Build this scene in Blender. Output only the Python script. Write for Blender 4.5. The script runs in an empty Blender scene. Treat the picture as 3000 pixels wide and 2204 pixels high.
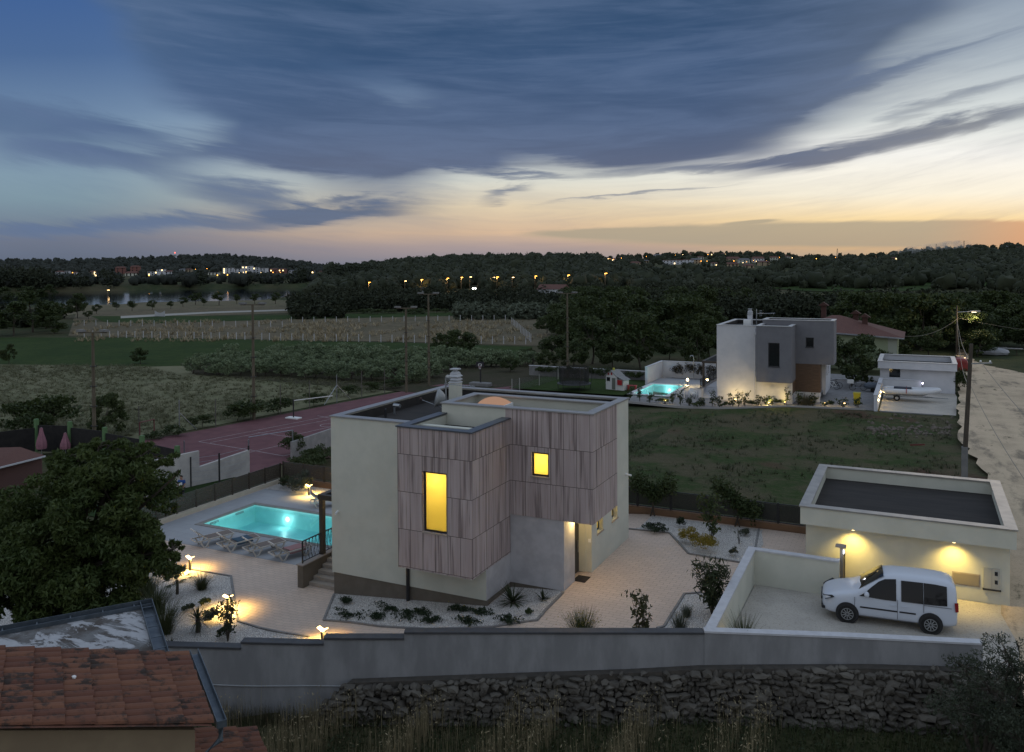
import bpy, bmesh, math, random
import numpy as np
from mathutils import Vector, Matrix
R_ = math.radians
rng = random.Random(7); nr = np.random.default_rng(7)
S = bpy.context.scene
COL = S.collection
# ------------------------------------------------------------------ camera
CAMP = np.array([11.291, -30.5, 12.919]); FPX = 2467.944; PPY = 1102 - 279.127
def _rot(yaw, pitch, roll):
    y, p, r = np.radians([yaw, pitch, roll])
    f = np.array([np.sin(y)*np.cos(p), np.cos(y)*np.cos(p), np.sin(p)])
    rt = np.array([np.cos(y), -np.sin(y), 0]); up = np.cross(rt, f)
    return np.cos(r)*rt + np.sin(r)*up, -np.sin(r)*rt + np.cos(r)*up, f
RT, UP, FW = _rot(-25.741, -1.163, -.344)
cd = bpy.data.cameras.new('camera'); cam = bpy.data.objects.new('camera', cd); COL.objects.link(cam)
cam.matrix_world = Matrix(((RT[0], UP[0], -FW[0], CAMP[0]), (RT[1], UP[1], -FW[1], CAMP[1]), (RT[2], UP[2], -FW[2], CAMP[2]), (0, 0, 0, 1)))
cd.sensor_width = 36; cd.sensor_fit = 'HORIZONTAL'; cd.lens = FPX/3000*36; cd.shift_y = -279.127/3000
cd.clip_start = .1; cd.clip_end = 20000
S.camera = cam
S.view_settings.view_transform = 'Standard'; S.view_settings.look = 'None'; S.view_settings.exposure = 0; S.view_settings.gamma = 1
S.cycles.max_bounces = 6; S.cycles.transparent_max_bounces = 12; S.cycles.caustics_reflective = False; S.cycles.caustics_refractive = False
S.cycles.sample_clamp_indirect = 4; S.cycles.use_denoising = True; S.cycles.use_light_tree = True
# ------------------------------------------------------------------ node helper
def lin(*c):
    c = c[0] if len(c) == 1 else c
    return tuple((x/255/12.92 if x/255 <= .04045 else ((x/255+.055)/1.055)**2.4) for x in c)
class NT:
    def __init__(s, tree): s.t = tree; s.n = tree.nodes; s.l = tree.links
    def new(s, k, **kw):
        n = s.n.new(k)
        for a, b in kw.items(): setattr(n, a, b)
        return n
    def put(s, sock, v):
        if isinstance(v, bpy.types.NodeSocket): s.l.new(v, sock)
        elif v is not None:
            if sock.type == 'RGBA' and len(v) == 3: v = (*v, 1)
            sock.default_value = v
    def m(s, op, a, b=None, c=None, clamp=False):
        n = s.new('ShaderNodeMath', operation=op, use_clamp=clamp)
        s.put(n.inputs[0], a)
        if b is not None: s.put(n.inputs[1], b)
        if c is not None: s.put(n.inputs[2], c)
        return n.outputs[0]
    def vm(s, op, a, b=None):
        n = s.new('ShaderNodeVectorMath', operation=op); s.put(n.inputs[0], a)
        if b is not None: s.put(n.inputs[1], b)
        return n.outputs['Value'] if op in ('LENGTH', 'DOT_PRODUCT') else n.outputs[0]
    def mix(s, f, a, b, mode='MIX'):
        n = s.new('ShaderNodeMix', data_type='RGBA', blend_type=mode); n.clamp_factor = True
        s.put(n.inputs[0], f); s.put(n.inputs[6], a); s.put(n.inputs[7], b); return n.outputs[2]
    def ss(s, v, a, b, lo=0., hi=1.):
        n = s.new('ShaderNodeMapRange', interpolation_type='SMOOTHSTEP'); s.put(n.inputs[0], v)
        n.inputs[1].default_value = a; n.inputs[2].default_value = b; n.inputs[3].default_value = lo; n.inputs[4].default_value = hi
        return n.outputs[0]
    def noise(s, vec, scale, detail=3., rough=.55, dist=0.):
        n = s.new('ShaderNodeTexNoise'); s.put(n.inputs['Vector'], vec); n.inputs['Scale'].default_value = scale
        n.inputs['Detail'].default_value = detail; n.inputs['Roughness'].default_value = rough; n.inputs['Distortion'].default_value = dist
        return n.outputs[0]
    def comb(s, x, y, z=0.):
        n = s.new('ShaderNodeCombineXYZ'); s.put(n.inputs[0], x); s.put(n.inputs[1], y); s.put(n.inputs[2], z); return n.outputs[0]
    def sep(s, v):
        n = s.new('ShaderNodeSeparateXYZ'); s.put(n.inputs[0], v); return n.outputs
    def ramp(s, f, stops):
        n = s.new('ShaderNodeValToRGB'); s.put(n.inputs[0], f); e = n.color_ramp.elements
        while len(e) < len(stops): e.new(.5)
        for k, (p, c) in enumerate(stops): e[k].position = p; e[k].color = (*c, 1)
        return n.outputs[0]
# ------------------------------------------------------------------ world: dusk sky with streaked cloud, low glow where the sun went down
SUN_AZ = 7.0          # degrees east of +Y
W = bpy.data.worlds.new('World'); S.world = W; W.use_nodes = True
w = NT(W.node_tree); w.n.clear()
def build_sky():
    out = w.new('ShaderNodeOutputWorld'); bg = w.new('ShaderNodeBackground')
    d = w.new('ShaderNodeTexCoord').outputs['Generated']
    h = math.radians(-25.741)
    xr = w.vm('DOT_PRODUCT', d, (math.cos(h), -math.sin(h), 0.)); yf = w.vm('DOT_PRODUCT', d, (math.sin(h), math.cos(h), 0.))
    z = w.sep(d)[2]
    th = w.m('ARCTAN2', xr, yf)
    thc = w.m('MAXIMUM', w.m('MINIMUM', th, 1.05), -1.05)
    hor = w.m('SQRT', w.m('ADD', w.m('MULTIPLY', xr, xr), w.m('MULTIPLY', yf, yf)))
    t = w.m('DIVIDE', z, w.m('MAXIMUM', hor, .02))
    X = w.m('MULTIPLY_ADD', w.m('TANGENT', thc), 1.85, 1.1245)          # azimuth scale, 0..2.25 over the view
    E = w.m('MULTIPLY', w.m('DIVIDE', t, w.m('COSINE', thc)), 1.85)       # elevation scale, 0 at the horizon
    Y = w.m('SUBTRACT', .58, E)
    xy = w.comb(X, Y)
    # domain warp and arched streak coordinate
    wa = w.noise(w.vm('MULTIPLY', xy, (1.6, 5., 1.)), 1., 3.)
    xm = w.m('SUBTRACT', X, 1.15)
    arch = w.m('MULTIPLY', w.m('MULTIPLY', xm, xm), -.115)
    Ya = w.m('SUBTRACT', Y, arch)
    st = w.noise(w.comb(w.m('MULTIPLY', X, 1.5), w.m('MULTIPLY', Ya, 10.)), 1., 7., .58, .55)
    st2 = w.noise(w.comb(w.m('MULTIPLY', X, 4.), w.m('MULTIPLY', Ya, 42.)), 1., 5., .62, .8)
    wv = w.comb(w.m('MULTIPLY', w.m('SUBTRACT', wa, .5), .22), w.m('ADD', w.m('MULTIPLY', w.m('SUBTRACT', st, .5), .12), w.m('MULTIPLY', w.m('SUBTRACT', st2, .5), .05)))
    q = w.vm('ADD', xy, wv)
    ql = w.vm('ADD', xy, w.vm('MULTIPLY', wv, (.3, .12, 0.)))
    def strokes(L, q=q):
        acc = None
        for (x, y, rx, ry, ang, amp) in L:
            mp = w.new('ShaderNodeMapping', vector_type='TEXTURE'); w.put(mp.inputs[0], q)
            mp.inputs[1].default_value = (x/1000, y/1000, 0); mp.inputs[2].default_value = (0, 0, math.radians(ang)); mp.inputs[3].default_value = (rx/1000, ry/1000, 1)
            v = w.ss(w.vm('LENGTH', mp.outputs[0]), 1.45, .2, 0., amp*1.08)
            acc = v if acc is None else w.m('ADD', acc, v)
        return acc
    dark = strokes([(1150, 60, 860, 225, 3, 1.5), (560, 190, 470, 120, 33, 1.), (1500, 205, 350, 110, -6, 1.3), (1180, 300, 560, 58, 3, 1.1),
                    (640, 318, 420, 56, 4, 1.05), (60, 262, 360, 55, 6, .75), (190, 342, 220, 32, 4, .75), (1850, 20, 420, 90, -14, .75), (1700, 120, 260, 90, -22, .6),
                    (540, 425, 230, 34, 13, .75), (400, 486, 420, 25, -2, .8), (760, 458, 170, 20, -3, .7), (1040, 372, 90, 22, 6, .5), (1150, 386, 95, 11, -2, .6), (1118, 425, 55, 12, -14, .6),
                    (770, 430, 55, 8, -3, .5), (1400, 431, 210, 6, -6, .5), (2010, 298, 430, 27, -12, .95), (1640, 356, 230, 12, -6, .5), (2120, 215, 260, 15, -16, .4), (2050, 150, 300, 12, -18, .3), (120, 118, 130, 9, 5, .45), (40, 500, 170, 18, 0, .4),
                    (1350, 372, 160, 14, -4, .4), (900, 345, 300, 22, 4, .55)])
    gaps = strokes([(850, 190, 190, 50, 35, .3), (450, 275, 150, 32, 8, .55), (330, 300, 180, 20, 2, .35), (90, 60, 260, 130, 20, .8), (250, 215, 160, 30, 22, .35), (690, 130, 200, 16, 30, .18)])
    low = strokes([(1990, 520, 760, 30, 0, 1.4), (1380, 514, 240, 10, 0, .5), (1650, 491, 70, 5, -4, .5)], ql)
    dn = w.m('ADD', w.m('SUBTRACT', dark, gaps), w.m('MULTIPLY', w.m('SUBTRACT', st, .5), .9))
    dn = w.m('ADD', dn, w.m('MULTIPLY', w.m('SUBTRACT', st2, .5), .6))
    D = w.ss(dn, -.22, 1.12)
    # clear-sky gradients by elevation (E = 0 horizon .. .58 top of view)
    k = .62
    L = w.ramp(w.m('DIVIDE', E, k), [(0, lin(96, 106, 124)), (.1, lin(112, 120, 138)), (.24, lin(128, 152, 166)), (.40, lin(134, 160, 180)), (.55, lin(108, 134, 166)), (.75, lin(78, 108, 152)), (1, lin(64, 98, 152))])
    Mi = w.ramp(w.m('DIVIDE', E, k), [(0, lin(140, 138, 150)), (.06, lin(178, 160, 156)), (.11, lin(222, 190, 158)), (.2, lin(228, 210, 180)), (.3, lin(224, 226, 216)), (.40, lin(214, 223, 223)), (.52, lin(158, 178, 198)), (.66, lin(112, 138, 172)), (1, lin(78, 108, 150))])
    Ri = w.ramp(w.m('DIVIDE', E, k), [(0, lin(190, 172, 146)), (.07, lin(222, 184, 136)), (.15, lin(254, 226, 172)), (.24, lin(255, 247, 226)), (.38, lin(255, 254, 248)), (.5, lin(226, 232, 230)), (.72, lin(182, 194, 203)), (1, lin(136, 152, 172))])
    base = w.mix(w.ss(X, .1, 1.15), L, Mi); base = w.mix(w.ss(X, 1.05, 1.95), base, Ri)
    cc = w.ramp(w.m('DIVIDE', E, k), [(0, lin(112, 118, 134)), (.2, lin(98, 110, 132)), (.36, lin(92, 104, 130)), (.5, lin(74, 94, 126)), (.7, lin(57, 84, 120)), (1, lin(50, 78, 112))])
    ccr = w.ramp(w.m('DIVIDE', E, k), [(0, lin(150, 140, 132)), (.3, lin(146, 146, 148)), (.5, lin(120, 128, 140)), (.75, lin(100, 114, 134)), (1, lin(84, 102, 128))])
    cc = w.mix(w.ss(X, .85, .15, 0., .5), cc, lin(92, 118, 156))
    cc = w.mix(w.ss(X, 1.5, 2.2), cc, ccr)
    cc = w.mix(w.m('MULTIPLY', w.ss(w.m('ADD', st, w.m('MULTIPLY', st2, .5)), .55, 1.), .75), cc, w.mix(.5, cc, lin(112, 132, 166)))
    sky = w.mix(D, base, cc)
    lw = w.ss(w.m('ADD', low, w.m('MULTIPLY', w.m('SUBTRACT', st2, .5), .35)), .25, .8)
    lc = w.mix(w.ss(X, 2.0, 2.4), lin(172, 162, 142), lin(224, 160, 118))
    sky = w.mix(w.m('MULTIPLY', lw, .85), sky, lc)
    # the part of the sky outside the view: soft blue-grey overcast overhead, clearer pale dusk behind
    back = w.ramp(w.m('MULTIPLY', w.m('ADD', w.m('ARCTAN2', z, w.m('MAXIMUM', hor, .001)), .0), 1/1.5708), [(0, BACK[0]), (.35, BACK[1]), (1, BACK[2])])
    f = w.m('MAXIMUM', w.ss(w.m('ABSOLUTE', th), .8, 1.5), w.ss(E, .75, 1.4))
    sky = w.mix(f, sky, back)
    # Nishita sky of a sun just at the horizon, added faintly so that the light keeps its physical colour
    ns = w.new('ShaderNodeTexSky', sky_type='NISHITA'); ns.sun_disc = False; ns.sun_elevation = R_(1.); ns.sun_rotation = R_(SUN_AZ)
    nsv = w.vm('SCALE', ns.outputs[0]); nsv.node.inputs['Scale'].default_value = .05
    sky = w.vm('ADD', w.vm('MULTIPLY', sky, (SKYK, SKYK, SKYK)), w.vm('MULTIPLY', nsv, (.04, .04, .04)))
    w.put(bg.inputs[0], sky); bg.inputs[1].default_value = 1.
    w.l.new(bg.outputs[0], out.inputs[0])
SKYK = .97
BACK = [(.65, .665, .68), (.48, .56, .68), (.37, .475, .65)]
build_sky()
W.cycles.sampling_method = 'MANUAL'; W.cycles.sample_map_resolution = 512
sl = bpy.data.lights.new('sun', 'SUN'); sl.energy = .12; sl.angle = R_(20); sl.color = (1., .78, .55)
so = bpy.data.objects.new('sun', sl); COL.objects.link(so)
_sd = Vector((math.sin(R_(SUN_AZ))*math.cos(R_(4)), math.cos(R_(SUN_AZ))*math.cos(R_(4)), math.sin(R_(4))))
so.rotation_euler = _sd.to_track_quat('Z', 'Y').to_euler()
# ------------------------------------------------------------------ terrain height
def ss(a, b, x):
    t = np.clip((np.asarray(x, float)-a)/(b-a), 0, 1); return t*t*(3-2*t)
HX = {'l': ([-900, -200, 0, 200, 330, 480, 600, 660, 700, 745, 800], [575, 571, 571, 570, 566, 561, 570, 577, 583, 592, 604]),
      'c': ([640, 700, 760, 830, 900, 1000, 1180, 1300, 1400, 1500], [604, 596, 597, 590, 582, 577, 575, 577, 589, 604]),
      'r': ([1180, 1250, 1300, 1400, 1500, 1600, 1700, 1800, 1900, 1950, 2000, 2100, 2200, 2400, 3200], [602, 582, 576, 570, 565, 565, 567, 574, 574, 570, 563, 558, 553, 557, 575])}
HR = {'l': (640., 1700.), 'c': (430., 820.), 'r': (430., 1350.)}
LAKE = []
def in_lake(x, y):
    dx, dy = x-CAMP[0], y-CAMP[1]; dep = dx*FW[0]+dy*FW[1]; lat = dx*RT[0]+dy*RT[1]
    xd = 1124.5+1850*lat/np.maximum(dep, 1.)
    near = np.interp(xd, [-400, 130, 230, 300, 560, 640, 760, 820], [330, 360, 345, 375, 388, 440, 560, 625])
    return (dep > near) & (np.hypot(dx, dy) < 622-8*np.sin(xd/90.)) & (xd < 800)
def zt(x, y):
    x = np.asarray(x, float); y = np.asarray(y, float)
    dx, dy = x-CAMP[0], y-CAMP[1]; r = np.hypot(dx, dy); dep = np.maximum(dx*FW[0]+dy*FW[1], 1.); lat = dx*RT[0]+dy*RT[1]
    xd = np.clip(1124.5+1850*lat/dep, -3000, 5000)
    a = ss(-16, -6, x)
    zl = -1.35 - .0062*np.clip(r-95, 0, 320)
    zr = -.12 - .8*ss(14, 50, y) - .0035*np.clip(r-110, 0, 300)
    z = zl*(1-a)+zr*a
    fy = np.where(x > -6.5, -6.32+.4617*x, -9.32+.40*(x+6.5))
    yz_ = -1.5 + .02*np.clip(x, 0, 14) - .06*np.clip(fy-y-.3, 0, 6)
    z = np.where((y < 11.2) & (x < 16), np.where((y > fy+.1) & (x > -25.6), -2.7, np.where(x < -25, np.where(y > fy, -1.35, yz_), yz_)), z)
    z = z*1.0
    z = np.where((x > -16.2) & (x < -11.5) & (y > 53.7) & (y < 62.6), -2.3, z)
    for k, (r0, r1) in HR.items():
        top = np.interp(xd, *HX[k]); d = r*1.0
        hz = CAMP[2]+(580-top)/1850*np.maximum(r1*dep/np.maximum(r, 1), 1)
        f = np.clip((r-r0)/(r1-r0), 0, 1); f = f*(.55+.45*f)
        hill = z + (hz - z)*f
        back = np.clip((r-r1)/(r1*.35), 0, 1); hill = hill*(1-back) + z*back
        hill = np.where((dep > 50) & (lat/dep < 3) & (lat/dep > -3), hill, z)
        z = np.maximum(z, hill)
    z = np.where(in_lake(x, y), -6., z)
    return z
def P(u, v, z=0.):
    r = FW + RT*(u-1500)/FPX - UP*(v-PPY)/FPX
    p = CAMP + r*(z-CAMP[2])/r[2]; return Vector(p)
def PY(u, v, y):
    r = FW + RT*(u-1500)/FPX - UP*(v-PPY)/FPX; return Vector(CAMP + r*(y-CAMP[1])/r[1])
def PX(u, v, x):
    r = FW + RT*(u-1500)/FPX - UP*(v-PPY)/FPX; return Vector(CAMP + r*(x-CAMP[0])/r[0])
def PD(u, v, d):
    r = FW + RT*(u-1500)/FPX - UP*(v-PPY)/FPX; return Vector(CAMP + r*d)
def PT(u, v):                                  # point on the terrain seen at a photo pixel
    r = FW + RT*(u-1500)/FPX - UP*(v-PPY)/FPX; r = r/np.linalg.norm(r)
    ts = 18*np.exp(np.linspace(0, 5.3, 1400)); pts = CAMP + ts[:, None]*r
    h = pts[:, 2] - zt(pts[:, 0], pts[:, 1]); k = np.argmax(h < 0)
    if h[k] >= 0: k = len(ts)-1
    a = pts[max(k-1, 0)]; b = pts[k]; ha, hb = h[max(k-1, 0)], h[k]; f = ha/(ha-hb) if ha > hb else 0
    p = a+(b-a)*min(max(f, 0), 1); return Vector((p[0], p[1], float(zt(p[0], p[1]))))
def depth(p): return float(np.dot(np.array(p)-CAMP, FW))
def D2(x, y): return x*3000/2249, y*2204/1652   # overview coordinates to photo pixels
# ------------------------------------------------------------------ object helpers
_loc = {}
def tag(o, label=None, cat=None, group=None, kind=None):
    if label: o['label'] = label
    if cat: o['category'] = cat
    if group: o['group'] = group
    if kind: o['kind'] = kind
    return o
def thing(name, label, cat, loc=(0, 0, 0), group=None, rz=0.):
    o = bpy.data.objects.new(name, None); COL.objects.link(o); o.location = loc; o.rotation_euler.z = rz; o.empty_display_size = .2
    return tag(o, label, cat, group)
def copy_tree(o, parent=None):
    c = o.copy(); COL.objects.link(c)
    if parent: c.parent = parent
    for ch in list(o.children): copy_tree(ch, c)
    return c
def place(proto, used, loc, rz=0., label=None, group=None, scale=None):
    o = proto if not used else copy_tree(proto)
    o.location = loc; o.rotation_euler.z = rz
    if scale is not None: o.scale = scale if hasattr(scale, '__len__') else (scale,)*3
    if label: o['label'] = label
    if group: o['group'] = group
    return o
def wl(o):
    v = Vector((0, 0, 0))
    while o: v += o.location; o = o.parent
    return v
class MB:
    def __init__(s): s.v = []; s.f = []
    def add(s, vs, fs): n = len(s.v); s.v += [tuple(v) for v in vs]; s.f += [tuple(i+n for i in f) for f in fs]; return s
    def box(s, x0, x1, y0, y1, z0, z1):
        return s.add([(x0, y0, z0), (x1, y0, z0), (x1, y1, z0), (x0, y1, z0), (x0, y0, z1), (x1, y0, z1), (x1, y1, z1), (x0, y1, z1)],
                     [(3, 2, 1, 0), (4, 5, 6, 7), (0, 1, 5, 4), (1, 2, 6, 5), (2, 3, 7, 6), (3, 0, 4, 7)])
    def prism(s, poly, z0, z1):
        n = len(poly); g0 = z0 if hasattr(z0, '__len__') else [z0]*n; g1 = z1 if hasattr(z1, '__len__') else [z1]*n
        if sum(poly[i][0]*poly[(i+1) % n][1]-poly[(i+1) % n][0]*poly[i][1] for i in range(n)) < 0: poly = poly[::-1]; g0 = g0[::-1]; g1 = g1[::-1]
        return s.add([(p[0], p[1], g0[i]) for i, p in enumerate(poly)]+[(p[0], p[1], g1[i]) for i, p in enumerate(poly)],
                     [tuple(range(n-1, -1, -1)), tuple(range(n, 2*n))]+[(i, (i+1) % n, (i+1) % n+n, i+n) for i in range(n)])
    def bar(s, a, b, wd, ht, up=(0, 0, 1)):          # rectangular bar between two points
        a, b = Vector(a), Vector(b); d = (b-a).normalized(); u = Vector(up)
        if abs(d.dot(u)) > .98: u = Vector((0, 1, 0))
        x = d.cross(u).normalized()*wd/2; y = x.cross(d).normalized()*ht/2
        return s.add([a-x-y, a+x-y, a+x+y, a-x+y, b-x-y, b+x-y, b+x+y, b-x+y], [(3, 2, 1, 0), (4, 5, 6, 7), (0, 1, 5, 4), (1, 2, 6, 5), (2, 3, 7, 6), (3, 0, 4, 7)])
    def tube(s, pts, rad, n=8, cap=True):
        pts = [Vector(p) for p in pts]; rad = rad if hasattr(rad, '__len__') else [rad]*len(pts); vs = []; fs = []
        for i, p in enumerate(pts):
            d = (pts[min(i+1, len(pts)-1)]-pts[max(i-1, 0)]).normalized(); u = Vector((0, 0, 1)) if abs(d.z) < .95 else Vector((1, 0, 0))
            x = d.cross(u).normalized(); y = d.cross(x)
            vs += [p+(x*math.cos(2*math.pi*k/n)+y*math.sin(2*math.pi*k/n))*rad[i] for k in range(n)]
        for i in range(len(pts)-1): fs += [(i*n+k, i*n+(k+1) % n, (i+1)*n+(k+1) % n, (i+1)*n+k) for k in range(n)]
        if cap: fs += [tuple(range(n)), tuple(range((len(pts)-1)*n, len(pts)*n))[::-1]]
        return s.add(vs, fs)
    def lathe(s, prof, n=16, c=(0, 0, 0), axis='z'):
        vs = []
        for r, z in prof:
            for k in range(n):
                a = 2*math.pi*k/n; p = (r*math.cos(a), r*math.sin(a), z)
                if axis == 'y': p = (p[0], p[2], p[1])
                if axis == 'x': p = (p[2], p[0], p[1])
                vs.append((p[0]+c[0], p[1]+c[1], p[2]+c[2]))
        fs = [(i*n+k, i*n+(k+1) % n, (i+1)*n+(k+1) % n, (i+1)*n+k) for i in range(len(prof)-1) for k in range(n)]
        fs += [tuple(range(n))[::-1], tuple(range((len(prof)-1)*n, len(prof)*n))]
        return s.add(vs, fs)
    def ico(s, c, r, sub=1, jit=0., seed=0):
        bm = bmesh.new(); bmesh.ops.create_icosphere(bm, subdivisions=sub, radius=1.); rr = random.Random(seed)
        r = r if hasattr(r, '__len__') else (r, r, r)
        bm.verts.ensure_lookup_table(); vs = []
        for v in bm.verts:
            k = 1+rr.uniform(-jit, jit); vs.append((c[0]+v.co.x*r[0]*k, c[1]+v.co.y*r[1]*k, c[2]+v.co.z*r[2]*k))
        fs = [tuple(x.index for x in f.verts) for f in bm.faces]; bm.free(); return s.add(vs, fs)
    def xf(s, M): s.v = [tuple(M @ Vector(v)) for v in s.v]; return s
    def build(s, name, mat, parent=None, local=False, smooth=False, bevel=0., fix=True):
        me = bpy.data.meshes.new(name); vs = s.v
        if parent is not None and not local:
            L = wl(parent); vs = [(v[0]-L.x, v[1]-L.y, v[2]-L.z) for v in vs]
        me.from_pydata(vs, [], s.f)
        if fix:
            bm = bmesh.new(); bm.from_mesh(me); bmesh.ops.recalc_face_normals(bm, faces=bm.faces); bm.to_mesh(me); bm.free()
        me.materials.append(mat); o = bpy.data.objects.new(name, me); COL.objects.link(o)
        if smooth: me.shade_smooth()
        if parent is not None: o.parent = parent
        if bevel:
            b = o.modifiers.new('bevel', 'BEVEL'); b.width = bevel; b.segments = 2; b.limit_method = 'ANGLE'
        return o
def npmesh(name, V, F, mat, parent=None, local=True, smooth=False):   # V (n,3) F (m,k)
    me = bpy.data.meshes.new(name); V = np.asarray(V, np.float32); F = np.asarray(F, np.int32); k = F.shape[1]
    if parent is not None and not local: V = V - np.array(wl(parent), np.float32)
    me.vertices.add(len(V)); me.vertices.foreach_set('co', V.ravel()); me.loops.add(F.size); me.loops.foreach_set('vertex_index', F.ravel())
    me.polygons.add(len(F)); me.polygons.foreach_set('loop_start', np.arange(0, F.size, k, dtype=np.int32))
    me.update(calc_edges=True); me.validate()
    if smooth: me.shade_smooth()
    me.materials.append(mat); o = bpy.data.objects.new(name, me); COL.objects.link(o)
    if parent is not None: o.parent = parent
    return o
def light(kind, loc, power, color, parent=None, radius=.08, rot=None, **kw):
    l = bpy.data.lights.new('lamp_light', kind); l.energy = power; l.color = color
    if kind in ('POINT', 'SPOT'): l.shadow_soft_size = radius
    for a, b in kw.items(): setattr(l, a, b)
    o = bpy.data.objects.new('lamp_light', l); COL.objects.link(o)
    o.location = Vector(loc)-(wl(parent) if parent else Vector((0, 0, 0)))
    if parent: o.parent = parent
    if rot: o.rotation_euler = rot
    return o
# ------------------------------------------------------------------ materials
def M(name, c, c2=None, scale=6., rough=.75, metal=0., bump=0., bscale=None, det=4., lo=.35, hi=.65, spec=.4, stretch=None):
    m = bpy.data.materials.new(name); m.use_nodes = True; n = NT(m.node_tree); b = n.n['Principled BSDF']
    b.inputs['Roughness'].default_value = rough; b.inputs['Metallic'].default_value = metal; b.inputs['Specular IOR Level'].default_value = spec
    tc = n.new('ShaderNodeTexCoord').outputs['Object']
    v = n.vm('MULTIPLY', tc, stretch) if stretch else tc
    if c2 is not None:
        f = n.ss(n.noise(v, scale, det, .6), lo, hi); n.put(b.inputs['Base Color'], n.mix(f, c, c2))
    else: b.inputs['Base Color'].default_value = (*c, 1)
    if bump:
        bp = n.new('ShaderNodeBump'); bp.inputs['Strength'].default_value = bump; bp.inputs['Distance'].default_value = .02
        n.put(bp.inputs['Height'], n.noise(v, bscale or scale*4, 4., .6)); n.put(b.inputs['Normal'], bp.outputs[0])
    return m
def emit(name, c, k):
    m = bpy.data.materials.new(name); m.use_nodes = True; n = NT(m.node_tree); n.n.clear()
    e = n.new('ShaderNodeEmission'); e.inputs[0].default_value = (*c, 1); e.inputs[1].default_value = k
    o = n.new('ShaderNodeOutputMaterial'); n.l.new(e.outputs[0], o.inputs[0]); return m
def leafmat(name, c, c2, trans=.25, rough=.6, big=None):
    m = bpy.data.materials.new(name); m.use_nodes = True; n = NT(m.node_tree); b = n.n['Principled BSDF']; b.inputs['Roughness'].default_value = rough; b.inputs['Specular IOR Level'].default_value = .25
    g = n.new('ShaderNodeNewGeometry').outputs['Random Per Island']; oi = n.new('ShaderNodeObjectInfo').outputs['Random']
    f = n.m('ADD', n.m('MULTIPLY', g, .65), n.m('MULTIPLY', oi, .35))
    if big: f = n.m('ADD', n.m('MULTIPLY', f, .6), n.m('MULTIPLY', n.ss(n.noise(n.new('ShaderNodeTexCoord').outputs['Object'], big, 3.), .35, .65), .5))
    col = n.mix(f, c, c2); n.put(b.inputs['Base Color'], col)
    if trans:
        t = n.new('ShaderNodeBsdfTranslucent'); n.put(t.inputs[0], col); mx = n.new('ShaderNodeMixShader'); mx.inputs[0].default_value = trans
        n.l.new(b.outputs[0], mx.inputs[1]); n.l.new(t.outputs[0], mx.inputs[2]); n.l.new(mx.outputs[0], n.n['Material Output'].inputs[0])
    return m
# ------------------------------------------------------------------ ground materials
def groundmat():
    m = bpy.data.materials.new('ground'); m.use_nodes = True; n = NT(m.node_tree); b = n.n['Principled BSDF']; b.inputs['Roughness'].default_value = .95; b.inputs['Specular IOR Level'].default_value = .1
    p = n.new('ShaderNodeNewGeometry').outputs['Position']
    a = n.noise(p, .03, 6., .6); c = n.noise(p, .22, 6., .65); e = n.noise(p, 2.2, 5., .7)
    g = n.mix(n.ss(c, .35, .65), (.030, .042, .018), (.055, .062, .028)); g = n.mix(n.ss(a, .42, .62), g, (.085, .075, .042))
    g = n.mix(n.ss(e, .42, .7), g, n.mix(.5, g, (.02, .024, .012)))
    n.put(b.inputs['Base Color'], g)
    bp = n.new('ShaderNodeBump'); bp.inputs['Strength'].default_value = .8; bp.inputs['Distance'].default_value = .15; n.put(bp.inputs['Height'], e); n.put(b.inputs['Normal'], bp.outputs[0])
    return m
def fieldmat(name, c1, c2, c3, s1=.12, s2=1.2, st=(1, 1, 1), bd=.15):
    m = bpy.data.materials.new(name); m.use_nodes = True; n = NT(m.node_tree); b = n.n['Principled BSDF']; b.inputs['Roughness'].default_value = .95; b.inputs['Specular IOR Level'].default_value = .1
    p = n.vm('MULTIPLY', n.new('ShaderNodeNewGeometry').outputs['Position'], st)
    a = n.noise(p, s1, 6., .65); c = n.noise(p, s2, 6., .7)
    g = n.mix(n.ss(a, .38, .62), c1, c2); g = n.mix(n.ss(c, .45, .72), g, c3); n.put(b.inputs['Base Color'], g)
    bp = n.new('ShaderNodeBump'); bp.inputs['Strength'].default_value = .8; bp.inputs['Distance'].default_value = bd; n.put(bp.inputs['Height'], c); n.put(b.inputs['Normal'], bp.outputs[0])
    return m
GM = groundmat()
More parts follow.
